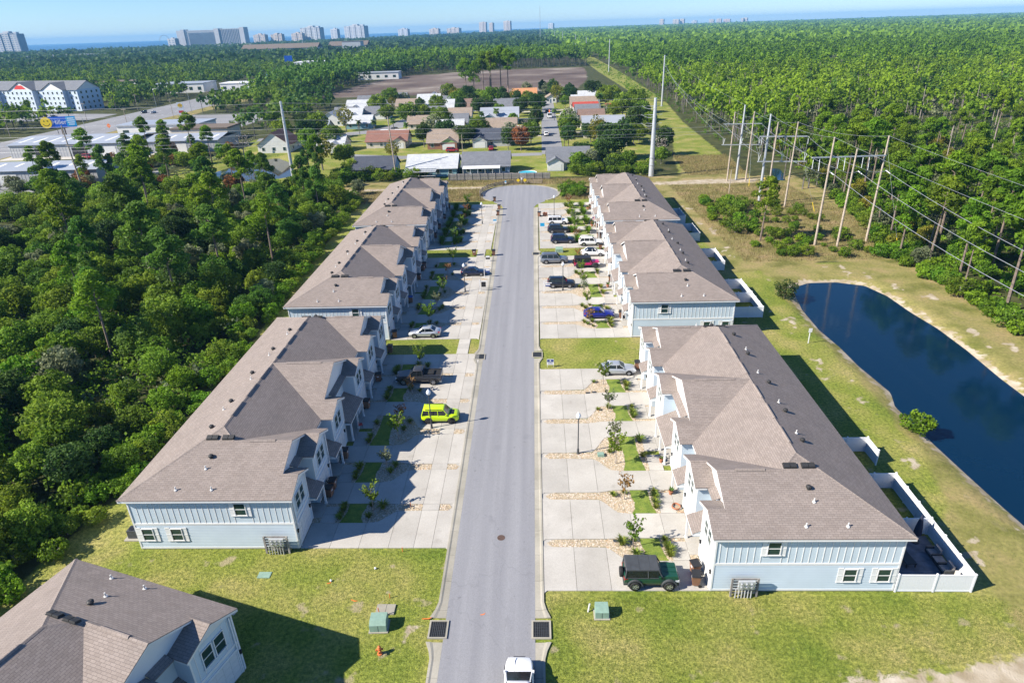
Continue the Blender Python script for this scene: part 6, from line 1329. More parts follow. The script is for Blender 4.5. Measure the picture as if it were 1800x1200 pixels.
struct(flat('parking_lot', [(-214,262),(-214,300),(-206,318),(-150,318),(-136,268),(-150,262)], .02, 'verge_concrete')); struct(flat('parking_lot', [(-196,200),(-196,236),(-130,236),(-130,204),(-150,200)], .02, 'far_asphalt')); struct(flat('parking_lot', [(-430,420),(-430,470),(-300,440),(-262,430),(-262,400),(-330,405)], .02, 'far_asphalt')); struct(flat('parking_lot', [(-206,330),(-150,330),(-150,410),(-204,410)], .02, 'far_asphalt'))
mk = empty('lane_marking'); struct(mk)
for k in range(60):
    for xx in (-226,-241):
        y = 200+k*9; q = MB(); q.box(xx-.1-(y-200)*.012*(y>360)*.35, xx+.1-(y-200)*.012*(y>360)*.35, y, y+3.2, .031, .036); q.build('dash', 'sign_white', mk)
for nm, c_ in (('wall_white',(.72,.72,.70)),('wall_cream',(.62,.56,.46)),('wall_blue',(.22,.30,.42)),('wall_green',(.30,.48,.16)),('wall_brick',(.30,.15,.10)),('wall_grey',(.45,.46,.47)),('wall_teal',(.20,.36,.42))): plain(nm, c_, .8, .06, .5)
WINM = (MB().box(-.62,.62,-.06,.0,-.72,.72).mesh('window','white_trim'), MB().box(-.52,.52,-.075,-.061,-.62,.62).mesh('pane','pane'))
def house(x0, x1, y0, dep, roofm, wallm, label, axis='x', wh=2.8, pitch=.55, gable=None, garage=None, rz=0, extras=None, name='house'):
    r = empty(name, ((x0+x1)/2, y0+dep/2, 0), rz, label, 'house', 'houses beyond the plank fence'); a, d = (x1-x0)/2, dep/2
    q = MB(); q.box(-a, a, -d, d, -.1, wh); q.build('wall', wallm, r)
    ov = .5; q = MB(); th = .12
    if axis == 'x':
        h = wh+pitch*d; e = wh-pitch*ov
        q.slab([(-a-ov,-d-ov,e),(a+ov,-d-ov,e),(a+ov,0,h),(-a-ov,0,h)], th); q.slab([(-a-ov,0,h),(a+ov,0,h),(a+ov,d+ov,e),(-a-ov,d+ov,e)], th)
        g = MB()
        for s_ in (-1, 1): xx = s_*(a-.01); g.add([(xx,-d,wh),(xx,d,wh),(xx,0,h-.12),(xx-s_*.2,-d,wh),(xx-s_*.2,d,wh),(xx-s_*.2,0,h-.12)], [(0,1,2) if s_ > 0 else (2,1,0),(3,4,5),(0,2,5,3),(1,2,5,4)])
    else:
        h = wh+pitch*a; e = wh-pitch*ov
        q.slab([(-a-ov,-d-ov,e),(0,-d-ov,h),(0,d+ov,h),(-a-ov,d+ov,e)], th); q.slab([(0,-d-ov,h),(a+ov,-d-ov,e),(a+ov,d+ov,e),(0,d+ov,h)], th)
        g = MB()
        for s_ in (-1, 1): yy = s_*(d-.01); g.add([(-a,yy,wh),(a,yy,wh),(0,yy,h-.12),(-a,yy-s_*.2,wh),(a,yy-s_*.2,wh),(0,yy-s_*.2,h-.12)], [(0,1,2) if s_ < 0 else (2,1,0),(3,4,5),(0,2,5,3),(1,2,5,4)])
    rf = q.build('roof', roofm, r, uv=True); g.build('gable', gable or wallm, r)
    q = MB(); q.box(a*.35,a*.35+.35,.8,1.15,h-1.2,h-.1); q.build('roof_vent', 'vent_dark', rf)
    n = max(2, int(a*2/3.6))
    for i in range(n):
        xx = lerp(-a, a, (i+.5)/n)
        f = link('window', WINM[0], r, (xx, -d-.003, 1.55)); link('pane', WINM[1], f)
    for s_ in (-1, 1):
        for yy in (-d*.4, d*.45): f = link('window', WINM[0], r, (s_*(a+.003), yy, 1.55), s_*math.pi/2); link('pane', WINM[1], f)
    q = MB(); q.box(-a*.05-.45,-a*.05+.45,-d-.05,-d-.002,.05,2.1); q.build('door', 'door_blue', r)
    if garage is not None:      # front wing with a gable towards the viewer: (centre x, half width, projection)
        cx, hw_, pr = garage; q = MB(); q.box(cx-hw_,cx+hw_,-d-pr,-d+.02,-.1,wh-.02); q.build('garage_wing', wallm, r); hh = wh+.55*hw_
        q = MB(); q.slab([(cx-hw_-.4,-d-pr-.4,wh-.22),(cx,-d-pr-.4,hh),(cx,-d+2.5,hh),(cx-hw_-.4,-d+2.5,wh-.22)], th); q.slab([(cx,-d-pr-.4,hh+.004),(cx+hw_+.4,-d-pr-.4,wh-.216),(cx+hw_+.4,-d+2.5,wh-.216),(cx,-d+2.5,hh+.004)], th); q.build('wing_roof', roofm, r, uv=True)
        q = MB(); yy = -d-pr+.01; q.add([(cx-hw_,yy,wh-.02),(cx+hw_,yy,wh-.02),(cx,yy,hh-.14),(cx-hw_,yy+.2,wh-.02),(cx+hw_,yy+.2,wh-.02),(cx,yy+.2,hh-.14)], [(0,1,2),(5,4,3),(0,2,5,3),(1,2,5,4)]); q.build('wing_gable', gable or wallm, r)
        q = MB(); q.box(cx-hw_*.75,cx+hw_*.75,-d-pr-.05,-d-pr-.002,.05,2.2); q.build('garage_door', 'garage_white', r)
    return r
house(-57.7,-44.8,211.4,11,'roof_dark','wall_blue','house with dark blue black roof behind the left shrubs',garage=None)
h2 = house(-40.3,-24.6,210.2,13,'roof_light','wall_teal','house with pale grey roof and screened patio behind the palm',pitch=.5)
h3 = house(-22.8,-8.0,211.6,12.5,'roof_grey','wall_blue','house with slate grey roof and white patio awning behind the plank fence',pitch=.55)
q = MB(); q.slab([(-7.2,-9.2,2.55),(4.6,-9.2,2.55),(4.6,-6.3,2.85),(-7.2,-6.3,2.85)], .12); q.build('awning', 'sign_white', h3)
for i in range(6): q = MB(); xx = -7.0+i*2.3; q.box(xx-.06,xx+.06,-9.1,-8.98,0,2.45); q.build('awning_post', 'sign_white', h3)
en = empty('screen_enclosure', (-35.6,207.4,0), 0, 'glass screened patio frame against the pale grey roofed house', 'patio enclosure')
for i in range(7): q = MB(); q.box(-5+i*1.65-.05,-5+i*1.65+.05,-1.6,-1.5,0,2.4); q.build('post', 'dark_grey', en)
for i in range(7): q = MB(); q.tube((-5+i*1.65,-1.55,2.4),(-5+i*1.65,1.9,2.9),.05,n=5); q.build('rafter', 'sign_white', en)
for z_, yy in ((2.4,-1.55),(1.2,-1.55),(2.65,.2)): q = MB(); q.box(-5,4.95,yy-.05,yy+.05,z_-.05,z_+.05); q.build('beam', 'sign_white', en)
q = MB(); q.slab([(-5,-1.5,2.38),(4.9,-1.5,2.38),(4.9,1.9,2.86),(-5,1.9,2.86)], .02); q.build('screen', 'screen', en)
pl = empty('swimming_pool', (-2.2,207.6,0), 0, 'round turquoise above ground pool behind the plank fence', 'pool'); q = MB(); q.lathe([(2.9,0),(2.9,1.25),(2.75,1.25),(2.75,1.1)], 28); q.build('wall', 'wall_white', pl); q = MB(); q.lathe([(2.74,1.0),(2.74,1.12),(.01,1.121)], 28); q.build('water', 'pool_water', pl)
q = MB()
for i in range(5): q.box(-.6,.6,.25*i,.25*i+.22,.28*i,.28*i+.06)
o = q.build('pool_steps', 'pole_wood'); o.location = (-7.2,206.4,0); tag(o, 'brown wooden steps beside the round pool', 'steps')
house(4.2,17.6,216,12,'roof_grey','wall_white','white house with grey roof half hidden by trees behind the fence end',axis='x',pitch=.6,garage=(-4.2,2.6,1.5))
house(19.5,24.5,224,6,'roof_grey','wall_blue','small blue sided house part between the dark trees',pitch=.35)
house(-66.8,-50.6,269,12,'roof_rust','wall_cream','house with red brown roof and columned porch',garage=(5.2,2.7,2.2))
house(-41.4,-29.7,262.5,13,'roof_tan','wall_brick','house with tan roof and bright green front gable',gable='wall_green',garage=(2.6,3.2,1.6),pitch=.62)
house(-23.6,-9.7,266.4,12,'roof_dark','wall_grey','house with charcoal roof and two white front gables',gable='wall_white',garage=(-4.4,2.8,3.0))
house(-26.3,-7.7,297,13,'roof_tan','wall_cream','wide house with beige roof left of the street',garage=(-3.2,2.9,2.0))
house(-25.8,-7.6,334,16,'metal_roof','wall_teal','house with shining pale metal roof left of the street',garage=(-5.0,3.2,2.2),pitch=.5)
house(-22,-7.2,384,13,'roof_grey','wall_grey','house with plain grey roof left of the street end')
house(-40.9,-25.3,388.6,13,'roof_brown','wall_cream','house with brown roof among the palms')
house(-59.9,-44.5,385,14,'roof_light','wall_teal','house with wide pale blue roof left of the palms')
house(-57.9,-45.2,347,15,'roof_grey','wall_grey','grey roofed house below the pale blue roof',garage=(3,2.8,2))
house(-28.4,-16.6,449,14,'roof_brown','wall_grey','small tan roofed house at the edge of the bare field',garage=(2,2.4,1.5))
house(-13.3,1.9,444,14,'roof_orange','wall_white','house with orange roof and white front gable',garage=(4,3.0,2.4))
house(27.1,39.7,421,12,'roof_light','wall_blue','house with blue grey roof and dark blue gable on the right',garage=(3,2.8,2),gable='wall_blue')
house(20.4,35,386.5,12,'roof_tan','wall_cream','house with pale tan roof behind the red roof')
house(21.3,34.2,371,10,'roof_red','wall_white','house with bright red roof',pitch=.4)
house(39,44,374.4,5,'roof_red','wall_white','small shed with red roof beside the tall palm',pitch=.3)
house(21.2,33,324,12,'roof_brown','wall_grey','dark brown roofed house right of the street')
house(21,33,346,12,'roof_grey','wall_grey','grey roofed house between the red and brown roofs')
house(20.3,37.4,281.5,18,'metal_roof','wall_cream','large house with silver white roof right of the street',pitch=.5,wh=3.2)
house(27,35,258,9,'roof_grey','wall_white','small white gabled house beside the large dark oak',axis='y')
house(-101.1,-90,358.6,12,'roof_light','wall_teal','pale teal house by the curved street',garage=(2,2.6,2))
house(-107.9,-88.3,396.6,14,'roof_light','wall_teal','long pale roofed house behind the teal house',garage=(-4,3,2))
house(-104.1,-94.9,312.8,11,'metal_roof','wall_grey','grey metal roofed house near the white gable')
house(-92.7,-80.5,438.6,14,'roof_grey','wall_white','white walled house with dark roof by the bare field',garage=(2,2.8,2))
house(-66.7,-55.1,296.4,6,'sign_white','wall_white','flat white trailer roof beside the curved street',pitch=.12)
house(6.9,14,423,11,'roof_tan','wall_white','left one of two white gabled houses at the street end',axis='y'); house(14.6,20.6,425,11,'roof_grey','wall_white','right one of two white gabled houses at the street end',axis='y')
house(-70,-63.2,459,11,'roof_light','wall_white','small white gable house far left by the field',axis='y'); house(-43,-36,451,11,'roof_grey','wall_blue','small blue gable house behind the round trees',axis='y')
house(-108,-95.3,341.6,11,'roof_light','wall_white','white gable ended house by the lawn left of the palms',axis='y',pitch=.6)
house(-108.6,-96,264,14,'roof_rust','wall_white','white gable house with red brown roof beside the basin',axis='y',pitch=.7,wh=3.4)
for i, a_ in enumerate(((-43,-31,299,12,'roof_light','wall_cream','pale roofed house behind the willowy tree'),(-43.5,-31,321,12,'roof_grey','wall_white','grey roofed white house among the middle yards'),(-43,-31.5,346,12,'roof_tan','wall_white','tan roofed house left of the shining metal roof'),(-86,-74,262,11,'roof_light','wall_cream','pale roofed house between the basin and the red brown roof'),(-90,-78,328,11,'roof_light','wall_teal','pale teal house inside the street bend'),(-90,-77,365,12,'roof_grey','wall_white','grey roofed white house beyond the street bend'),(-80,-66,402,12,'roof_tan','wall_cream','tan roofed house at the end of the curved street'),(-62,-50,418,11,'roof_grey','wall_teal','grey roofed teal house near the bare field'),(-59,-47,320,11,'roof_tan','wall_cream','tan roofed house left of the middle yards'),(21,33,303,11,'roof_tan','wall_white','tan roofed house behind the silver white roof'),(22,35,403.5,10,'roof_light','wall_white','pale roofed house beyond the red roof'),(-72,-58,430,12,'roof_light','wall_white','pale roofed house at the left end of the field'),(-110,-98,432,12,'roof_grey','wall_white','grey roofed house in the trees left of the field'),(-108,-97,372,10,'roof_grey','wall_cream','grey roofed cream house behind the teal house'))): house(*a_, garage=((a_[1]-a_[0])*.2,2.6,1.8) if i % 2 else None, pitch=.55)
# far cars and truck
def far_car(x, y, rz, pm, lb, P=SEDAN): car('parked_car', pm, dict(P, z=.03), lb, (x, y), rz, 'cars among the houses')
far_car(5.2,291,math.pi/2,'car_white','white pickup parked on the neighbourhood street',SUV); far_car(7.2,372,-math.pi/2,'car_navy','dark van beside the white truck on the neighbourhood street',WAGON); far_car(7.0,412,1.6,'car_white','white car at the end of the neighbourhood street')
far_car(-16.4,258,math.pi/2,'car_red','red car before the charcoal roofed house'); far_car(-31,256,0,'car_red','red car beside the green gabled house',SUV); far_car(-64.5,318,1.2,'car_black','black car on the curved street',SUV); far_car(-67,309,.4,'car_black','dark car at the bend of the curved street'); far_car(16,362,0,'car_silver','silver car in a driveway right of the street'); far_car(-3.5,291,0,'car_silver','pale car on the left driveway of the street'); far_car(-8.5,436,0,'car_navy','dark car before the orange roofed house')
for i, (x, y, cm, lb) in enumerate(((-200,322,'car_silver','first'),(-194,322,'car_white','second'),(-186,322,'car_red','third'),(-178,310,'car_black','fourth'),(-170,310,'car_silver','fifth'),(-162,312,'car_white','sixth'),(-176,210,'car_white','seventh'),(-166,208,'car_black','eighth'))): far_car(x, y, .2*i, cm, lb+' of the cars on the lots round the metal sheds')
for i, x in enumerate((-400,-386,-372,-352,-338,-322,-308,-296)): far_car(x, 448-(x+400)*.28, 1.3, ('car_white','car_black','car_silver','car_navy')[i%4], ('first','second','third','fourth','fifth','sixth','seventh','eighth')[i]+' car in the hotel car park from the left')
far_car(-245,430,-math.pi/2,'car_black','dark car on the far lane of the highway',SUV); far_car(-238,428,-math.pi/2,'car_silver','pale car beside the dark one on the highway'); far_car(-245,296,-math.pi/2,'car_black','black car on the highway at the left edge',WAGON); far_car(-246,566,-1.6,'car_navy','blue car far up the highway'); far_car(-238,560,-1.6,'car_black','black car far up the highway'); far_car(-195,248,.1,'car_white','white car parked at the metal shed'); far_car(-151,208,0,'car_grey','grey car beside the front shed',SUV); far_car(-176,262,0,'car_red','red truck in front of the shed door',WAGON)
t_ = empty('utility_truck', (8.0,352,.02), -math.pi/2, 'white utility truck with orange boom on the neighbourhood street', 'truck')
q = MB(); q.box(1.6,3.6,-1.15,1.15,.6,2.6); q.box(3.6,4.3,-1.0,1.0,.6,1.5); q.build('cab', 'car_white', t_); q = MB(); q.box(3.55,3.64,-1.0,1.0,1.5,2.4); q.build('windscreen', 'car_glass', t_); q = MB(); q.box(-4.2,1.5,-1.2,1.2,.7,1.7); q.build('bed', 'car_white', t_); q = MB(); q.tube((-1,0,1.7),(-3.8,0,3.2),.25,n=8); q.tube((-3.8,0,3.2),(1.0,0,3.4),.2,n=8); q.build('boom', 'orange_paint', t_)
for x in (2.9,-1.5,-2.8):
    for s_ in (-1,1): q = MB(); q.tube((x,s_*.9,.5),(x,s_*1.2,.5),.5,n=14); q.build('wheel','rubber',t_)
# ================================================================== sheds, hotel, signs on the left
def shed(x0, x1, y0, y1, h, label, doors, rz=0):
    r = empty('metal_shed', ((x0+x1)/2,(y0+y1)/2,0), rz, label, 'shed', 'metal sheds by the highway'); a, d = (x1-x0)/2, (y1-y0)/2
    q = MB(); q.box(-a,a,-d,d,0,h); q.build('wall', 'wall_grey', r)
    q = MB(); q.slab([(-a-.5,-d-.5,h+.05),(a+.5,-d-.5,h+.05),(a+.5,0,h+1.6),(-a-.5,0,h+1.6)], .12); q.slab([(-a-.5,0,h+1.6),(a+.5,0,h+1.6),(a+.5,d+.5,h+.05),(-a-.5,d+.5,h+.05)], .12); rf = q.build('roof', 'metal_roof', r)
    for i in range(int(a*2/6)): q = MB(); xx = -a+2+i*6; q.add([(xx,-d*.75,h+.42+.06),(xx+1.1,-d*.75,h+.42+.06),(xx+2.6,-d*.25,h+1.2+.08),(xx+1.5,-d*.25,h+1.2+.08)], [(0,1,2,3)]); q.build('skylight', 'sign_white', rf)
    q = MB()
    for i in range(int(a*2/1.2)): xx = -a+.6+i*1.2; q.box(xx-.05,xx+.05,-d-.05,-d-.002,0,h)
    q.build('wall_ribs', 'wall_grey', r)
    for xx, wd, m_ in doors: q = MB(); q.box(xx-wd/2,xx+wd/2,-d-.08,-d-.052,0,h*.75); q.build('shed_door', m_, r)
shed(-212,-162,268,296,5,'grey metal shed with open doors beside the highway',[(-12,5,'black_metal'),(4,6,'black_metal'),(16,6,'wall_white')]); shed(-186,-142,213,230,4.6,'long grey metal shed at the left edge behind the wood',[(-8,6,'wall_white'),(6,5,'wall_grey')])
shed(-158,-128,272,292,4.5,'grey shed half hidden behind pines',[(0,4,'wall_white')])
plain('hotel_wall', (.56,.64,.74), .8, .05, .2)
ht = empty('hotel', (-345,478,0), R_(-16), 'long white four storey hotel with grey gabled roof beyond the highway', 'building'); a, d, h = 48, 9, 13.5
q = MB(); q.box(-a,a,-d,d,0,h); q.build('wall', 'hotel_wall', ht); q = MB(); q.slab([(-a-.6,-d-.6,h-.3),(a+.6,-d-.6,h-.3),(a+.6,0,h+5),(-a-.6,0,h+5)], .2); q.slab([(-a-.6,0,h+5),(a+.6,0,h+5),(a+.6,d+.6,h-.3),(-a-.6,d+.6,h-.3)], .2); q.build('roof', 'roof_grey', ht, uv=True)
q = MB()
for s_ in (-1,1): q.add([(s_*(a-.05),-d,h),(s_*(a-.05),d,h),(s_*(a-.05),0,h+4.8)], [(0,1,2) if s_ > 0 else (2,1,0)])
q.build('gable', 'wall_white', ht)
for cx, hw_, nm in ((-30,8,'wall_white'),(2,10,'sign_red'),(30,9,'wall_white')):
    q = MB(); q.box(cx-hw_,cx+hw_,-d-3,-d+.02,0,h+.1); q.build('front_bay', 'hotel_wall', ht); hh = h+hw_*.5
    q = MB(); q.slab([(cx-hw_-.6,-d-3.6,h-.1),(cx,-d-3.6,hh),(cx,-.5,hh),(cx-hw_-.6,-.5,h-.1)], .2); q.slab([(cx,-d-3.6,hh+.01),(cx+hw_+.6,-d-3.6,h-.09),(cx+hw_+.6,-.5,h-.09),(cx,-.5,hh+.01)], .2); q.build('bay_roof', 'roof_grey', ht, uv=True)
    q = MB(); yy = -d-3.01; q.add([(cx-hw_,yy,h+.1),(cx+hw_,yy,h+.1),(cx,yy,hh-.2)], [(0,1,2)]); q.build('bay_gable', 'wall_white', ht)
    if nm == 'sign_red': q = MB(); q.add([(cx-5.5,yy-.1,h+.5),(cx+5.5,yy-.1,h+.5),(cx+2.2,yy-.1,h+2.9),(cx-2.2,yy-.1,h+2.9)], [(0,1,2,3)]); q.build('sign_board', 'sign_red', ht)
HW = (MB().box(-.75,.75,-.08,0,-.9,.9).mesh('window','white_trim'), MB().box(-.62,.62,-.1,-.081,-.78,.78).mesh('pane','pane'))
for fl in range(4):
    for i in range(24):
        xx = -46+i*4; yy = -d-.003
        for cx, hw_ in ((-30,8),(2,10),(30,9)):
            if abs(xx-cx) < hw_+.8: yy = -d-3.003
            if abs(abs(xx-cx)-hw_) < 1.0: yy = None; break
        if yy is None: continue
        f = link('window', HW[0], ht, (xx, yy, 1.9+fl*3.2)); link('pane', HW[1], f)
    for yy in (-6,-2,2,6): f = link('window', HW[0], ht, (a+.003, yy, 1.9+fl*3.2), math.pi/2); link('pane', HW[1], f)
# roadside signs with lettering
hs = empty('billboard', (-209.5,300,0), R_(8), 'blue roadside billboard reading Hiller with a yellow smiling disc', 'billboard')
q = MB(); q.box(-5.4,6.4,-.15,.15,7.7,12.3); q.build('panel', 'sign_royal', hs)

q = MB(); q.box(2.5,6.45,-.19,-.151,8.2,12.2); q.build('panel_field', 'sign_cyan', hs)
q = MB(); q.tube((-6.0,-.35,10.0),(-6.0,.1,10.0),2.35,n=28); q.build('disc', 'sign_yellow', hs)
for s_ in (-1,1): q = MB(); q.tube((-6.0+s_*.75,-.4,10.7),(-6.0+s_*.75,-.351,10.7),.26,n=10); q.build('disc_eye', 'black_metal', hs)
q = MB()
for i in range(8):
    a0, a1 = R_(200+i*17.5), R_(200+(i+1)*17.5); q.add([(-6.0+r_*math.cos(a), -.36, 10.1+r_*math.sin(a)) for a in (a0, a1) for r_ in (1.35,1.6)], [(0,1,3,2)])
q.build('disc_smile', 'black_metal', hs)
text_mesh(hs, 'Hiller', 2.75, (-.55,-.2,10.0), (math.pi/2,0,0), 'sign_white', xs=1.0)
for i, wd in enumerate((2.6,3.4,3.0,2.4)): q = MB(); q.box(4.5-wd/2,4.5+wd/2,-.2,-.191,11.3-i*.85,11.65-i*.85); q.build('text_line', 'sign_white', hs)
for x in (-.6,.6): q = MB(); q.tube((x,.3,0),(x,.3,9.5),.28,n=10); q.build('pole', 'rust_iron', hs)
ss = empty('fuel_sign', (-201.5,392,0), R_(12), 'white fuel station sign with yellow shell emblem by the highway', 'sign')
q = MB(); q.box(-1.7,1.7,-.2,.2,2.4,9.0); q.build('panel', 'sign_white', ss)
q = MB(); pts = []
for i in range(13):
    a = R_(-20+220*i/12); r_ = 1.25+.08*(i % 2); pts.append((r_*math.cos(a), r_*math.sin(a)))
pts += [(-.55,-1.0),(.55,-1.0)]
q.add([(x, -.24, 7.2+z) for x, z in pts], [tuple(range(len(pts)))]); q.build('emblem', 'sign_yellow', ss)
q = MB()
for i in range(5):
    a = R_(30+30*i); q.add([(x, -.25, 7.2+z) for x, z in ((-.03,-.8),(.03,-.8),(1.1*math.cos(a)+.06,1.1*math.sin(a)),(1.1*math.cos(a)-.06,1.1*math.sin(a)))], [(0,1,2,3)])
q.build('emblem_ribs', 'sign_red', ss)
q = MB(); q.box(-1.3,1.3,-.24,-.201,3.4,4.6); q.build('price_panel', 'sign_red', ss)
for s_ in (-1.2,1.2): q = MB(); q.box(s_-.12,s_+.12,-.12,.12,0,2.4); q.build('leg', 'steel_grey', ss)
r = empty('road_sign_panel', (-226,545,0), R_(10), 'green direction sign beside the highway', 'road sign'); q = MB(); q.box(-3.2,3.2,-.1,.1,3.0,5.8); q.build('panel','sign_green',r)
for s_ in (-2.4,2.4): q = MB(); q.box(s_-.12,s_+.12,.1,.3,0,5); q.build('leg','steel_grey',r)
for x, y, lb in ((-221,352,'orange work zone disc sign nearest on the highway verge'),(-224,575,'orange work zone disc sign far up the highway')):
    r = empty('work_sign', (x,y,0), 0, lb, 'road sign', 'orange work zone signs'); q = MB(); q.add([(a_,yy,2.0+z) for yy in (-.05,0) for a_, z in ((0,-1.2),(1.2,0),(0,1.2),(-1.2,0))], [(0,1,2,3),(7,6,5,4),(0,4,5,1),(1,5,6,2),(2,6,7,3),(3,7,4,0)]); q.build('panel','orange_paint',r); q = MB(); q.box(-.06,.06,.01,.1,0,2); q.build('post','steel_grey',r)
r = empty('shop_sign', (-240,640,0), R_(14), 'tall white and yellow shop sign by the highway', 'sign'); q = MB(); q.box(-2.5,2.5,-.2,.2,5,12); q.build('panel','sign_white',r); q = MB(); q.box(-2.2,2.2,-.25,-.201,5.4,7.4); q.build('panel_field','sign_yellow',r); q = MB(); q.box(-2.2,2.2,-.25,-.201,9,11.5); q.build('panel_field','sign_cyan',r); q = MB(); q.box(-.25,.25,-.15,.15,0,5); q.build('pole','steel_grey',r)
r = empty('shop_sign', (-320,930,0), R_(10), 'blue shop sign above the trees near the white store', 'sign'); q = MB(); q.box(-5,5,-.3,.3,10,17); q.build('panel','sign_royal',r); q = MB(); q.box(-.4,.4,-.2,.2,0,10); q.build('pole','steel_grey',r)
# mid distance blocks among the trees
def block(x, y, w_, d_, h_, wm, rm_, lb, rz=0, gab=0):
    r = empty('low_building', (x,y,0), rz, lb, 'building', 'low buildings among the trees'); q = MB(); q.box(-w_/2,w_/2,-d_/2,d_/2,0,h_); q.build('wall', wm, r)
    if gab: q = MB(); q.slab([(-w_/2-1,-d_/2-1,h_),(w_/2+1,-d_/2-1,h_),(w_/2+1,0,h_+gab),(-w_/2-1,0,h_+gab)], .3); q.slab([(-w_/2-1,0,h_+gab),(w_/2+1,0,h_+gab),(w_/2+1,d_/2+1,h_),(-w_/2-1,d_/2+1,h_)], .3); q.build('roof', rm_, r)
    else: q = MB(); q.box(-w_/2-.4,w_/2+.4,-d_/2-.4,d_/2+.4,h_,h_+.6); q.build('roof', rm_, r)
    n = max(2, int(w_/7))
    for i in range(n): q = MB(); xx = lerp(-w_/2,w_/2,(i+.5)/n); q.box(xx-1.4,xx+1.4,-d_/2-.1,-d_/2-.002,h_*.3,h_*.65); q.build('window','pane',r)
for a_ in ((-262,930,90,40,9,'wall_white','sign_white','long white store behind the trees left of the bare field'),(-1110,2650,120,60,14,'wall_white','sign_white','first white roofed block before the towers'),(-990,2600,110,60,14,'wall_white','sign_white','second white roofed block before the towers'),(-850,2750,120,60,14,'wall_white','sign_white','third white roofed block before the towers'),
           (-1120,1740,150,40,13,'wall_white','roof_light','pale blue roofed blocks in the trees on the far left'),(-1250,1760,60,30,12,'wall_white','roof_light','small pale roof in the trees on the far left'),(-386,655,40,24,7,'wall_white','roof_tan','tan flat roof behind the hotel'),(-300,600,44,26,7,'wall_white','metal_roof','white low shop behind the hotel end'),(-250,600,30,20,6,'wall_white','sign_white','small white shop far up the highway'),
           (323,1020,50,20,7,'wall_white','metal_roof','white roofed building in the right forest'),(1400,2630,160,50,12,'wall_white','sign_white','long white roofs far off in the right forest'),(-150,690,40,16,6,'wall_white','metal_roof','white roof in the trees left of the field'),(-178,330,40,18,5,'wall_white','metal_roof','low white roof behind the fuel sign'),(-150,310,26,14,5,'wall_cream','roof_tan','low cream building behind the pines')): block(*a_)
for a_ in ((-560,1600,170,40,15,'wall_cream','roof_tan','long tan roofed apartment block before the towers',0,9),(-430,1690,90,40,15,'wall_cream','roof_tan','shorter tan roofed apartment block before the towers',0,9),(-390,1560,40,30,24,'wall_grey','roof_grey','grey block beside the tan roofed apartments',0,0)): block(*a_)
# ================================================================== the towers on the coast
plain('tower_cream', (.44,.38,.33), .7, .05, .01); plain('tower_white', (.43,.44,.46), .7, .05, .01); plain('tower_pink', (.45,.33,.29), .7, .05, .01); plain('tower_glass', (.15,.20,.27), .35, .1, .05)
TOWERS = [(-1837,2500,102,78,'A'),(-1247,3300,68,48,'B'),(-1168,3300,63,48,'B'),(-1138+40,3400,65,49,'B'),(-1000,3400,113,73,'C'),(-987+50,3600,43,62,'D'),(-860,3700,125,76,'C'),(-762,4300,71,54,'D'),(-618,4600,72,50,'B'),(-517,4800,98,50,'B'),(-351,5200,57,79,'E'),(-296,5300,33,74,'E'),(-184,5400,59,83,'E'),(154,6000,46,62,'D'),(1195,6800,42,67,'E'),(1364,7000,64,61,'E'),(1423,7000,43,64,'E'),(1580,7200,55,49,'D'),(1747,7200,49,52,'E'),(1843,7300,50,55,'E'),(1922,7300,72,50,'F'),(2128,7500,29,53,'E'),(2161,7500,40,57,'E'),(-1431,2850,39,43,'D')]
TOWERS[3] = (-1105,3400,65,49,'B'); TOWERS[4] = (-1042,3420,113,73,'C'); TOWERS[5] = (-987,3620,43,62,'D'); TOWERS[6] = (-904,3720,125,76,'C')
TL = ['pale tower at the far left edge above the sea','first of three low towers right of the huge slab','second of three low towers right of the huge slab','third of three low towers right of the huge slab','tall stepped twin tower in the middle of the left skyline','small tower just right of the tall stepped twin','wide stepped tower second tallest on the left skyline','lone wide tower with an antenna over the sea','first of two wide low towers near the skyline middle','second of two wide low towers near the skyline middle','round shouldered tan tower, left of a pair','slimmer tan tower, right of a pair','brick tan tower standing alone near the radio mast','white tower right of the radio mast','leftmost white tower of the distant right group','wide twin tower of the distant right group','dark edged tower beside the wide twin','stepped pale tower of the distant right group','slim tower left of the pink slab','taller tower left of the pink slab','pink slab of the distant right group','small tower of the last distant pair','taller tower of the last distant pair','low building left of the huge slab']
def tower(x, y, w_, h_, k, lb):
    wm = {'A':'tower_white','B':'tower_cream','C':'tower_white','D':'tower_white','E':'tower_cream','F':'tower_pink'}[k]
    r = empty('coast_tower', (x,y,0), -math.atan2(x,y)*.6-.55, lb, 'tower', 'towers on the coast'); d_ = max(20, w_*.3); n = max(2, int(w_/16)); bw = w_/n
    q = MB()
    for i in range(n):
        hh = h_*(1-(.0 if k in 'EF' else .05*abs(i-(n-1)/2)/max(1,(n-1)/2)*2)); q.box(-w_/2+i*bw+.6, -w_/2+(i+1)*bw-.6, -d_/2-(i%2)*2.5, d_/2, 0, hh)
    q.build('wing', wm, r)
    q = MB(); q.box(-w_/2+.3,w_/2-.3,-d_/2+1.5,d_/2-1.5,0,h_*.93); q.build('core', 'tower_glass', r)
    nf = int(h_/6.4)
    q = MB()
    for f in range(1, nf):
        for i in range(n): q.box(-w_/2+i*bw+bw*.24, -w_/2+(i+1)*bw-bw*.24, -d_/2-(i%2)*2.5-.4, -d_/2-(i%2)*2.5-.002, f*6.4, f*6.4+2.0)
    q.build('balcony_band', 'tower_glass', r)
    q = MB(); q.box(-w_*.12,w_*.12,-d_*.25,d_*.25,h_*.93,h_*1.04); q.box(w_*.28,w_*.40,-d_*.2,d_*.2,h_*.9,h_*1.0); q.build('roof_house', wm, r)
for t_, lb in zip(TOWERS, TL): tower(*t_, lb)
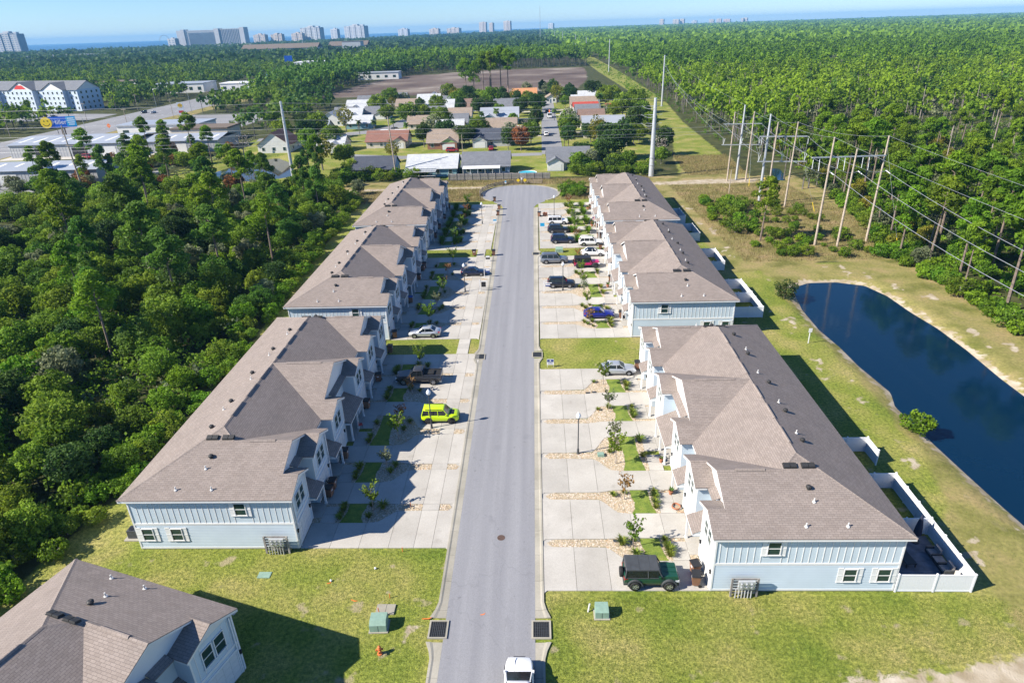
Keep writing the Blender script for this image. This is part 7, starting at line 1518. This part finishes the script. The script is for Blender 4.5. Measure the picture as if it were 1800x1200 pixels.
r = empty('coast_tower', (-1290,2900,0), R_(-8), 'huge pale resort slab on the coast with shaded face', 'tower', 'towers on the coast')
for i, (x0, x1, hh) in enumerate(((-150,-128,68),(-128,-112,72),(-110,20,68),(20,40,72),(40,130,70),(130,150,74))): q = MB(); q.box(x0,x1-.5,-14-(i%2)*5,14,0,hh); q.build('wing', 'tower_white', r)
q = MB()
for f in range(1, 20): q.box(-108,19,-19.6,-19.02,f*3.4,f*3.4+1.6); q.box(41,128,-14.6,-14.02,f*3.4,f*3.4+1.6)
q.build('balcony_band', 'tower_glass', r)
q = MB()
for x in range(44, 128, 7): q.box(x-.8,x+.8,-16,-14.7,0,70)
q.build('pier', 'tower_white', r)
r = empty('radio_mast', (22.8,2200,0), 0, 'thin radio mast above the forest in the middle of the skyline', 'mast'); q = MB(); q.tube((0,0,0),(0,0,91),.9,.5,6); q.build('mast','steel_grey',r); q = MB(); q.tube((0,0,91),(0,0,99),.25,n=5); q.build('antenna','steel_grey',r)
r = empty('sky_wheel', (-1440,2800,0), R_(27), 'thin ride hoop left of the huge resort slab', 'ride'); q = MB(); q.path([(18*math.cos(R_(i*9)),0,30+24*math.sin(R_(i*9))) for i in range(21)], .7, 5); q.build('hoop','steel_grey',r)
# ================================================================== poles and wires
def pole_obj(name, x, y, h, r0, r1, mat, label, top=(0,0), grp='utility poles'):
    r = empty(name, (x,y,0), 0, label, 'pole', grp); q = MB(); q.path([(0,0,0),(top[0]*.5,top[1]*.5,h*.5),(top[0],top[1],h)], [r0,(r0+r1)/2,r1], 12); q.build('shaft', mat, r); return r
def sag(p, q2, s_, n=14):
    p, q2 = Vector(p), Vector(q2); return [p.lerp(q2, i/n)-Vector((0,0,4*s_*(i/n)*(1-i/n))) for i in range(n+1)]
def wire(p, q2, s_, label, r=.022, grp='power line wires'):
    q = MB(); q.path(sag(p, q2, s_), r, 4); o = q.build('wire', 'wire_metal'); tag(o, label, 'wire', grp)
# steel monopoles
mp = pole_obj('steel_pole', 35.2, 203, 22.4, .80, .42, 'galvanised', 'thick galvanised steel pole behind the farthest row on the pond side')
for z_ in (20.0,17.6,15.2):
    for s_ in (-1,1): q = MB(); q.tube((0,0,z_),(s_*2.2,0,z_+.25),.09,.05,6); q.build('arm','galvanised',mp)
    q = MB(); q.path([(-3.9+i*.4, -.3, z_+.35-.75*math.sin(math.pi*(i/11))*1.0-(i/11)*.35) for i in range(11)], .05, 5); q.build('jumper','insulator',mp)
for z_ in (3.2, 5.4): q = MB(); q.lathe([(.72,z_),(.82,z_+.05),(.82,z_+.25),(.72,z_+.3)], 14); q.build('collar','steel_grey',mp)
for x, y, h, lb in ((70.8,388,26,'steel pole at the end of the mown strip'),(73,690,29,'tall pale pole before the far forest, right of the bare field'),(77,1045,26,'farther pale pole left of the tall one, above the forest'),(76,1293,28,'far thin pole in the forest gap'),(70,1700,30,'very far thin pole over the forest'),(62,2050,30,'farthest thin pole over the forest')): pole_obj('steel_pole', x, y, h, .5, .3, 'galvanised', lb)
lp = pole_obj('steel_pole', -74.2, 203, 24.4, .55, .32, 'galvanised', 'pale steel pole rising from the wood beside the basin')
for z_ in (23.6,21.3,19.0): q = MB(); q.tube((0,0,z_),(0,-1.2,z_+.1),.08,.05,6); q.build('arm','galvanised',lp)
w1_ = pole_obj('wood_pole', -43.7, 209.5, 18.6, .24, .15, 'pole_wood', 'wooden utility pole behind the farthest row by the wood', (-.8,0)); w0_ = pole_obj('wood_pole', -131.3, 188.7, 21, .26, .15, 'pole_wood', 'tall dark wooden pole below the billboard', (-.6,0)); pole_obj('wood_pole', -27, 254.4, 6.5, .12, .08, 'pole_wood', 'short wooden pole on the lawn before the charcoal roof')
for pr, zs_ in ((w1_,(14.8,12.6)),(w0_,(18,15.5))):
    for z_ in zs_: q = MB(); q.box(-1.1,1.1,-.2,-.08,z_-.06,z_+.06); q.build('cross_arm','pole_wood',pr)
NM = ['topmost','second','third','fourth','fifth','sixth','lowest']
for k, (zm, zl, zf) in enumerate(((22.3,24.0,25.2),(20.2,21.6,23.0),(17.8,19.3,20.3),(15.4,16.7,17.3),(13.2,14.3,15.8),(12.0,12.2,13.7),(11.2,11.2,12.6))):
    yy = 203 if k < 4 else 209; xm = 35.2 if k < 4 else 60
    wire((xm if k else 35.2, yy, zm), (-74.3, yy-.8 if k < 3 else yy, zl), .7, f'{NM[k]} long wire across the rear of the rows to the steel pole', .026); wire((-74.3, yy-.8 if k < 3 else yy, zl), (-260, yy-6, zf+1), .9, f'{NM[k]} long wire leaving the frame over the sheds on the left', .028)
# H frames on the right
def hframe(label, poles, beams, woods):
    r = empty('power_frame', (0,0,0), 0, label, 'power pole', 'three pole power frames')
    for (x, y, h, tx, st) in poles: q = MB(); q.path([(x,y,0),(x+tx*.5,y,h*.5),(x+tx,y,h)], [.34 if st else .24,.28 if st else .2,.2 if st else .15], 12); q.build('shaft', 'galvanised' if st else 'pole_wood', r)
    for (p, q2, w_) in beams:
        q = MB(); d = (Vector(q2)-Vector(p)); q.tube(p, q2, w_, n=4); q.build('beam', 'galvanised', r)
    return r
f3 = hframe('nearest power frame of three tan wooden poles joined by a steel beam', [(56.9,131.8,21.3,.3,0),(60.9,130.6,19.2,.4,0),(68.1,133.8,21.0,.3,0)], [((53.4,131.4,17.6),(68.4,133.5,17.3),.16)], 1)
f2 = hframe('middle power frame of wooden and steel poles with two cross beams', [(56.0,166,21.6,.2,1),(57.4,164.4,19.9,.2,0),(61.4,162.9,20.1,.3,0)], [((54.0,165.4,16.6),(65.2,165.2,16.4),.16),((54.2,165.4,10.7),(65.8,165.2,10.5),.16)], 1)
f1 = hframe('farthest power frame beside the mown strip with two cross beams', [(55.6,194.1,19.0,.2,0),(60.5,192.8,19.1,.2,0),(58.6,195.6,20.6,.2,1)], [((53.0,194,15.8),(63.6,194,15.7),.15),((53.0,194,10.2),(63.8,194,10.0),.15)], 1)
def insul(r, p, q2, rad=.055): q = MB(); q.tube(p, q2, rad, n=7); q.build('insulator', 'insulator', r)
for x in (53.8,58.6,63.2): insul(f3,(x,131.6,17.4),(x,131.6,15.4)); insul(f3,(x+1.2,131.6,17.4),(x+1.2,131.4,15.0))
for x in (54.4,59.9,65.4): insul(f2,(x,165.3,10.7),(x-.15,165.3,12.4)); insul(f2,(x,165.3,10.8),(x+.35,165.3,12.4)); insul(f2,(x+.2,165.3,16.4),(x+.2,165.3,14.6))
for x in (53.4,58.4,63.4): insul(f1,(x,194,10.2),(x-.15,194,11.9)); insul(f1,(x,194,10.2),(x+.35,194,11.9))
def jump(r, p, q2, s_): q = MB(); q.path(sag(p,q2,s_,9), .04, 4); q.build('jumper','wire_metal',r)
for k, x in enumerate((53.8,58.6,63.2)): jump(f3,(x,131.6,15.4),((57.6,63.0,68.3)[k],132.2,14.6),.5); insul(f3,((57.6,63.0,68.3)[k],132.2,14.7),((57.7,63.1,68.4)[k],130.6,14.4),.08)
for k, x in enumerate((54.4,59.9,65.4)): jump(f2,(x,165.3,12.4),(x,165.3,16.4),-.0); jump(f2,(x-1,165.3,14.5),(x+.2,165.3,12.4),.4)
C3 = [(57.8,132,14.6),(63.1,132,14.6),(68.4,132.4,14.6)]
for k in range(3):
    nm = ('left','middle','right')[k]
    x3, y3, z3 = C3[k]; wire((x3,y3,z3),(x3+.8,18,15.0),3.6,f'{nm} conductor from the nearest power frame towards the pond',.04); wire(((53.8,58.6,63.2)[k],131.6,15.4),((54.6,60.1,65.6)[k],165.2,16.2),.8,f'{nm} conductor between the nearest and middle power frames',.03)
    wire(((54.6,60.1,65.6)[k],165.2,12.4),((53.4,58.4,63.4)[k],194,15.7),.8,f'{nm} conductor between the middle and farthest power frames',.03); wire(((53.4,58.4,63.4)[k],194,11.9),((70,71,72)[k],388,(24,21,18)[k]),3.5,f'{nm} conductor running up the mown strip',.03)
for (p, q2, lb) in (((57.2,131.8,21.2),(58.4,18,20),'shield wire from the left pole of the nearest frame towards the pond'),((68.4,133.8,20.9),(69.4,18,20),'shield wire from the right pole of the nearest frame towards the pond'),((57.2,131.8,21.2),(56.2,166,21.5),'left shield wire between nearest and middle frames'),((68.4,133.8,20.9),(61.7,162.9,20),'right shield wire between nearest and middle frames'),((56.2,166,21.5),(55.8,194.1,18.9),'left shield wire to the farthest frame'),((61.7,162.9,20),(60.7,192.8,19),'right shield wire to the farthest frame'),((58.8,195.6,20.5),(70.8,388,26),'shield wire up the mown strip')): wire(p, q2, 1.0, lb, .022)
for x, y, tx, ty, z_, lb in ((59.5,186,60.6,192.8,17,'left guy wire of the farthest frame'),(64.5,187,60.7,192.8,18,'right guy wire of the farthest frame'),(66.8,158,61.7,162.9,18,'guy wire of the middle frame'),(71.5,127.5,68.4,133.8,19,'guy wire of the nearest frame')):
    wire((x,y,0),(tx,ty,z_),0,lb,.02,'guy wires'); q = MB(); q.tube((0,0,0),((tx-x)*.12,(ty-y)*.12,z_*.12),.06,n=6); o = q.build('guy_guard','sign_yellow'); o.location = (x,y,0); tag(o, 'yellow guard sleeve on the '+lb, 'guard', 'guy guards')
pole_obj('wood_pole', 52.0, 178.5, 6.2, .13, .09, 'pole_wood', 'short wooden post near the sandy patch')
def street_light(x, y, h, dx, lb):
    r = empty('highway_lamp', (x,y,0), 0, lb, 'lamp', 'highway lamps'); q = MB(); q.tube((0,0,0),(0,0,h),.14,.09,8); q.build('pole','steel_grey',r); q = MB(); q.path([(0,0,h),(dx*.3,0,h+.6),(dx,0,h+.9)], .07, 6); q.build('arm','steel_grey',r); q = MB(); q.box(dx-.5,dx+.2,-.16,.16,h+.8,h+.98); q.build('lamp_head','steel_grey',r)
for x, y, h, dx, lb in ((-212,425,11,-4,'highway lamp beside the fuel sign'),(-214,322,10,-4,'highway lamp above the billboard'),(-258,470,11,4,'highway lamp by the hotel end'),(-214,575,11,-4,'highway lamp far up the road')): street_light(x,y,h,dx,lb)
for i, (x, y) in enumerate(((-212,300),(-211,352),(-211,400),(-214,455),(-258,330),(-258,392),(-257,445),(-220,520))): 
    r = pole_obj('wood_pole', x, y, 10.5, .16, .11, 'pole_wood', ('first','second','third','fourth','fifth','sixth','seventh','eighth')[i]+' wooden pole along the highway counted from the billboard', (0,0), 'poles along the highway'); q = MB(); q.box(-1.2,1.2,-.08,.08,9.6,9.8); q.build('cross_arm','pole_wood',r)
# ================================================================== far forest masses
R3 = np.random.default_rng(23)
def mass(name, mat, P, H, RC, K, size, label, tint0=.5, trunks=False, shell=(.35, 1.0), zc=.68, flat=.42):
    n = len(P); T0 = np.clip(R3.normal(tint0, .22, n)+.34*vn(P[:, 0], P[:, 1], 190, 5)+.2*vn(P[:, 0], P[:, 1], 45, 6), 0, 1); Vs, Ts = [], []
    d = R3.normal(size=(n, K, 3)); d[:, :, 2] = np.abs(d[:, :, 2])*1.0-.25; d /= np.linalg.norm(d, axis=2, keepdims=True)
    # crowns of several lobes
    nl = 6; lobes = R3.normal(size=(n, nl, 3))*np.array([.45,.45,.32]); li = R3.integers(0, nl, (n, K)); lob = np.take_along_axis(lobes, li[:, :, None], axis=1)
    rad = R3.uniform(shell[0], shell[1], (n, K, 1)); loc = lob+d*rad*.55
    C = np.stack([P[:, 0], P[:, 1], H*zc], 1)[:, None, :]
    Q = C+loc*np.stack([RC, RC, H*flat], 1)[:, None, :]
    Nn = d*.9+R3.normal(size=(n, K, 3))*.45; Nn /= np.linalg.norm(Nn, axis=2, keepdims=True)
    s_ = (size[:, None]*R3.uniform(.7, 1.3, (n, K))).reshape(-1)
    global R2
    V, F = leaf_quads(Q.reshape(-1, 3), Nn.reshape(-1, 3), s_*1.15, s_*.9)
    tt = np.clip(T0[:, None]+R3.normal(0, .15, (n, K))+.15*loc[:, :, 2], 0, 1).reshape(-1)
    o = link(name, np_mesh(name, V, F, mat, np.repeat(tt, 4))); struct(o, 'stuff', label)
    if trunks:
        r0 = .22; vs = np.zeros((n, 8, 3)); base = np.stack([P[:, 0], P[:, 1]], 1)
        for k, (dx, dy) in enumerate(((-r0,0),(r0,0),(r0*.6,0),(-r0*.6,0),(0,-r0),(0,r0),(0,r0*.6),(0,-r0*.6))): vs[:, k, 0] = base[:, 0]+dx; vs[:, k, 1] = base[:, 1]+dy; vs[:, k, 2] = 0 if k in (0,1,4,5) else H*.75
        fi = np.arange(n)[:, None]*8; F2 = np.concatenate([fi+np.array([0,1,2,3]), fi+np.array([4,5,6,7])])
        struct(link(name+'_trunks', np_mesh(name+'_trunks', vs.reshape(-1, 3), F2, 'trunk_grey')), 'stuff', 'bare trunks of the '+label)
NEI = [(-122,196),(-125,300),(-112,420),(-100,470),(-20,470),(30,470),(60,440),(58,330),(47,262),(40,196)]
ROWP = [(38,196),(46,262),(56,330),(64,420),(64,700),(68,1300),(84,1300),(80,700),(78,440),(74,330),(71,262),(74,240),(84,212),(80,196)]
HWY = [(-268,150),(-270,500),(-282,700),(-312,960),(-262,960),(-234,700),(-207,500),(-203,150)]
SHEDP = [(-216,200),(-216,305),(-120,300),(-128,205)]; PARKP = [(-215,262),(-215,415),(-146,415),(-146,318),(-136,262)]; PARK2 = [(-430,415),(-430,480),(-262,440),(-262,395),(-330,400)]; HOTP = [(-430,490),(-420,540),(-285,495),(-280,440),(-300,430)]
def bands(edges, spacing, xlim, avoid, seed):
    out = []
    g = np.random.default_rng(seed)
    for y0, y1 in zip(edges, edges[1:]):
        s_ = spacing((y0+y1)/2); xl, xr = xlim(y1); nx_, ny_ = int((xr-xl)/s_)+1, max(1, int((y1-y0)/s_))
        gx, gy_ = np.meshgrid(np.arange(nx_), np.arange(ny_)); x = xl+(gx+g.uniform(0, 1, gx.shape))*s_; y = y0+(gy_+g.uniform(0, 1, gx.shape))*(y1-y0)/ny_
        x, y = x.ravel(), y.ravel(); ok = np.ones(len(x), bool)
        for a in avoid: ok &= ~inpoly(x, y, a)
        out.append(np.stack([x[ok], y[ok]], 1))
    return np.concatenate(out)
BLK = [[(x-w_/2-6,y-d_/2-14),(x+w_/2+6,y-d_/2-14),(x+w_/2+6,y+d_/2+4),(x-w_/2-6,y+d_/2+4)] for x, y, w_, d_ in ((-262,930,90,40),(-386,655,40,24),(-300,600,44,26),(-250,600,30,20),(323,1020,50,20),(-150,690,40,16),(-178,330,40,18),(-150,310,26,14),(-1120,1740,150,40),(-560,1600,180,40),(-430,1690,90,40))]
FRONT = [(-150,440),(-160,540),(60,540),(60,440)]
AVF = [NEI, FRONT, ROWP, HWY, SHEDP, HOTP, PARKP, PARK2, fat(FIELD, 6), fat(BASIN, 4)]+BLK
def group_far(P): 
    y = P[:, 1]; return y
# right side, middle distance
P = bands([170,200,230,260,300,340,380,430,480,540], lambda y: 5.4 if y < 300 else 6.4, lambda y: (70, .80*y+24), AVF+[NEARR], 1); P = P[P[:, 0] > 72+0*P[:, 1]]
gap = vn(P[:, 0], P[:, 1], 38, 8); inb = inpoly(P[:, 0], P[:, 1], BRZ); P = P[(gap > -.75) & (~inb | (R3.uniform(size=len(P)) < .16))]; n = len(P)
kind = vn(P[:, 0], P[:, 1], 26, 9)+R3.normal(0, .5, n); pk = kind > .55; dk = kind < -.9
H = R3.triangular(6, 13, 19, n); RCn = R3.triangular(1.4, 2.6, 4.6, n)
mk_ = ~(pk | dk); mass('pine_forest', 'needles', P[mk_], H[mk_], RCn[mk_], 96, np.full(mk_.sum(), .50), 'bright pine forest right of the mown strip', .62, True, flat=.34, zc=.74)
mass('brush_forest', 'leaf_pale', P[pk], H[pk]*.55, RCn[pk], 70, np.full(pk.sum(), .45), 'grey green brush between the forest pines', .35); mass('pine_forest', 'needles_dark', P[dk], H[dk], RCn[dk], 90, np.full(dk.sum(), .5), 'darker pines scattered in the right forest', .5, True)
n2 = 260; kx_ = R3.uniform(80, 420, n2); ky_ = R3.uniform(180, 520, n2); ok = (kx_ < .8*ky_+20); DP_ = np.stack([kx_[ok], ky_[ok]], 1); hh = R3.uniform(9, 15, len(DP_)); vs = []; fs = []
for (x, y), h_ in zip(DP_, hh): q0 = MB(); q0.path([(x, y, 0), (x+R3.uniform(-.5,.5), y, h_)], [.2, .07], 4); fs += [tuple(i+len(vs) for i in f) for f in q0.f]; vs += q0.v
q = MB(); q.v = vs; q.f = fs; struct(q.build('dead_trunks', 'tree_bare'), 'stuff', 'bare dead trunks standing in the right forest')
P = bands([540,600,660,720,800,880,960,1060], lambda y: 8.5+y*.003, lambda y: (64, .80*y+30), AVF, 2)
gap = vn(P[:, 0], P[:, 1], 70, 12); P = P[gap > -.75]; n = len(P); kind = vn(P[:, 0], P[:, 1], 60, 13)+R3.normal(0, .45, n); pk = kind > 1.0
H = R3.triangular(7, 14, 20, n); RCn = R3.triangular(2.0, 3.6, 6.5, n); mass('pine_forest', 'needles', P[~pk], H[~pk], RCn[~pk], 60, np.full((~pk).sum(), .82), 'pine forest farther off on the right', .55, flat=.36, zc=.72); mass('brush_forest', 'leaf_pale', P[pk], H[pk]*.7, RCn[pk], 40, np.full(pk.sum(), .9), 'greyish tree patches in the far pine forest', .25)
# left, middle distance: mixed trees
P = bands([255,290,330,370,420,470,520,580,640,700,760,830,900,1000], lambda y: 8.2 if y < 600 else 11, lambda y: (-.88*y-50, -60), AVF, 3)
P = P[(P[:, 0] < -122) | (P[:, 1] > 470)]; P = P[R3.uniform(size=len(P)) < np.where(P[:, 0] < -262, .85, .85)]
n = len(P); H = R3.triangular(6, 11, 17, n); dk = vn(P[:, 0], P[:, 1], 60, 21)+R3.normal(0, .5, n) > .2; RCn = R3.triangular(2.6, 4.4, 7.0, n); mass('mixed_forest', 'leaf_mid', P[~dk], H[~dk], RCn[~dk], 56, np.full((~dk).sum(), .82), 'mixed trees round the highway and behind the sheds', .4, True, zc=.58, flat=.5); mass('mixed_forest', 'leaf_dark', P[dk], H[dk], RCn[dk], 56, np.full(dk.sum(), .82), 'dark trees round the highway and behind the sheds', .6, True, zc=.56, flat=.52)
# pines standing behind the bare field
P = bands([800,820,840,860,890,930,980,1040], lambda y: 7.5 if y < 900 else 11, lambda y: (-230, 62), AVF, 4); n = len(P); H = R3.uniform(15, 22, n); mass('field_forest', 'leaf_mid', P, H, R3.uniform(2.8, 4.2, n), 52, np.full(n, .95), 'row of tall trees behind the bare field', .62, True, zc=.70, flat=.36)
P = bands([515,540,570,600,640,690,740,790], lambda y: 8, lambda y: (-235, -135), AVF, 5); n = len(P); H = R3.uniform(13, 19, n); mass('field_forest', 'needles_dark', P, H, R3.uniform(3, 4.4, n), 52, np.full(n, .9), 'dark pines left of the bare field', .5, True)
# everything out to the coast
P = bands([1000,1100,1200,1320,1450,1600,1780,2000,2250,2550,2900,3400,4000,4700,5500,6400,7400], lambda y: 10+y*.0088, lambda y: (-.9*y-60, .82*y+40), AVF[10:]+[ROWP, COAST], 6)
n = len(P); s_ = 8+P[:, 1]*.0072; P = P[vn(P[:, 0], P[:, 1], 260, 14) > -.95]; n = len(P); s_ = 10+P[:, 1]*.0088; H = R3.uniform(9, 18, n); k = P[:, 0] > 50
mass('far_forest', 'needles', P[k], H[k], s_[k]*R3.uniform(.45,.75,k.sum()), 13, s_[k]*.15, 'forest reaching the horizon on the right', .5, zc=.62); mass('far_forest', 'leaf_dark', P[~k], H[~k], s_[~k]*R3.uniform(.45,.75,(~k).sum()), 13, s_[~k]*.15, 'dark tree belt before the coast on the left', .55, zc=.62)
SIDEL = [(-54,28),(-56,46),(-66,66),(-92,95),(-152,170),(-178,196),(-300,196),(-300,28)]; SIDER = [(84,70),(84,88),(102,118),(122,145),(152,185),(192,250),(330,250),(300,70)]
for poly, mt, lb in ((SIDEL, 'leaf_mid', 'outer part of the left wood'), (SIDER, 'needles', 'outer part of the right wood')):
    P = bands([28,60,90,120,150,180,210,250], lambda y: 7.0, lambda y: (min(p[0] for p in poly), max(p[0] for p in poly)), [], 15); P = P[inpoly(P[:, 0], P[:, 1], poly)]; n = len(P); H = R3.uniform(6, 12, n); mass('outer_forest', mt, P, H, R3.uniform(2.4, 4.0, n), 56, np.full(n, .5), lb, .5, True)
# undergrowth in the near woods
def bush_mass(name, mat, poly, dens, label, h=(.6, 1.8), avoid=()):
    xs_ = [p[0] for p in poly]; ys_ = [p[1] for p in poly]; k = int((max(xs_)-min(xs_))*(max(ys_)-min(ys_))*dens); x = R3.uniform(min(xs_), max(xs_), k); y = R3.uniform(min(ys_), max(ys_), k); ok = inpoly(x, y, poly)
    for a in avoid: ok &= ~inpoly(x, y, a)
    P = np.stack([x[ok], y[ok]], 1); n = len(P); H = R3.uniform(*h, n); mass(name, mat, P, H, R3.uniform(.8, 1.5, n), 34, np.full(n, .17), label, .5, zc=.4, flat=.6)
bush_mass('undergrowth', 'leaf_mid', WOODL, .30, 'undergrowth of the left wood', (.8, 3.4), avoid=(PUDDLE,)); bush_mass('undergrowth', 'leaf_pale', WOODL, .03, 'grey green undergrowth of the left wood', (1.5, 4), avoid=(PUDDLE,)); bush_mass('undergrowth', 'bright_shrub', NEARR, .16, 'bright undergrowth of the right wood', (.5, 2.2)); bush_mass('undergrowth', 'leaf_pale', WOODL2, .07, 'dry undergrowth by the sheds', avoid=(BASIN,))
bush_mass('undergrowth', 'leaf_pale', BRZ, .10, 'grey green brush between the right pines', (1, 3.2)); bush_mass('undergrowth', 'bright_shrub', BRZ, .04, 'bright brush between the right pines', (1, 3.2))
bush_mass('undergrowth', 'bright_shrub', [(70,240),(70,300),(76,400),(66,440),(66,900),(82,900),(80,440),(82,330),(78,240)], .03, 'bright brush along the power line strip', (1, 3)); bush_mass('undergrowth', 'leaf_mid', [(80,240),(80,520),(420,520),(200,240)], .035, 'green brush under the right forest', (1.2, 3.5))
# ================================================================== haze
m = bpy.data.materials.new('haze'); m.use_nodes = True; t = m.node_tree; t.nodes.clear(); out = t.nodes.new('ShaderNodeOutputMaterial'); pv = t.nodes.new('ShaderNodeVolumePrincipled')
pv.inputs['Color'].default_value = (.26, .60, 1.0, 1); pv.inputs['Density'].default_value = 9e-5; pv.inputs['Anisotropy'].default_value = 0.0
t.links.new(pv.outputs[0], out.inputs['Volume']); MATS['haze'] = m
q = MB(); q.box(-13800, 13800, -400, 14700, -3, 108); o = q.build('haze', 'haze'); struct(o, 'stuff', 'thin blue haze over the land')
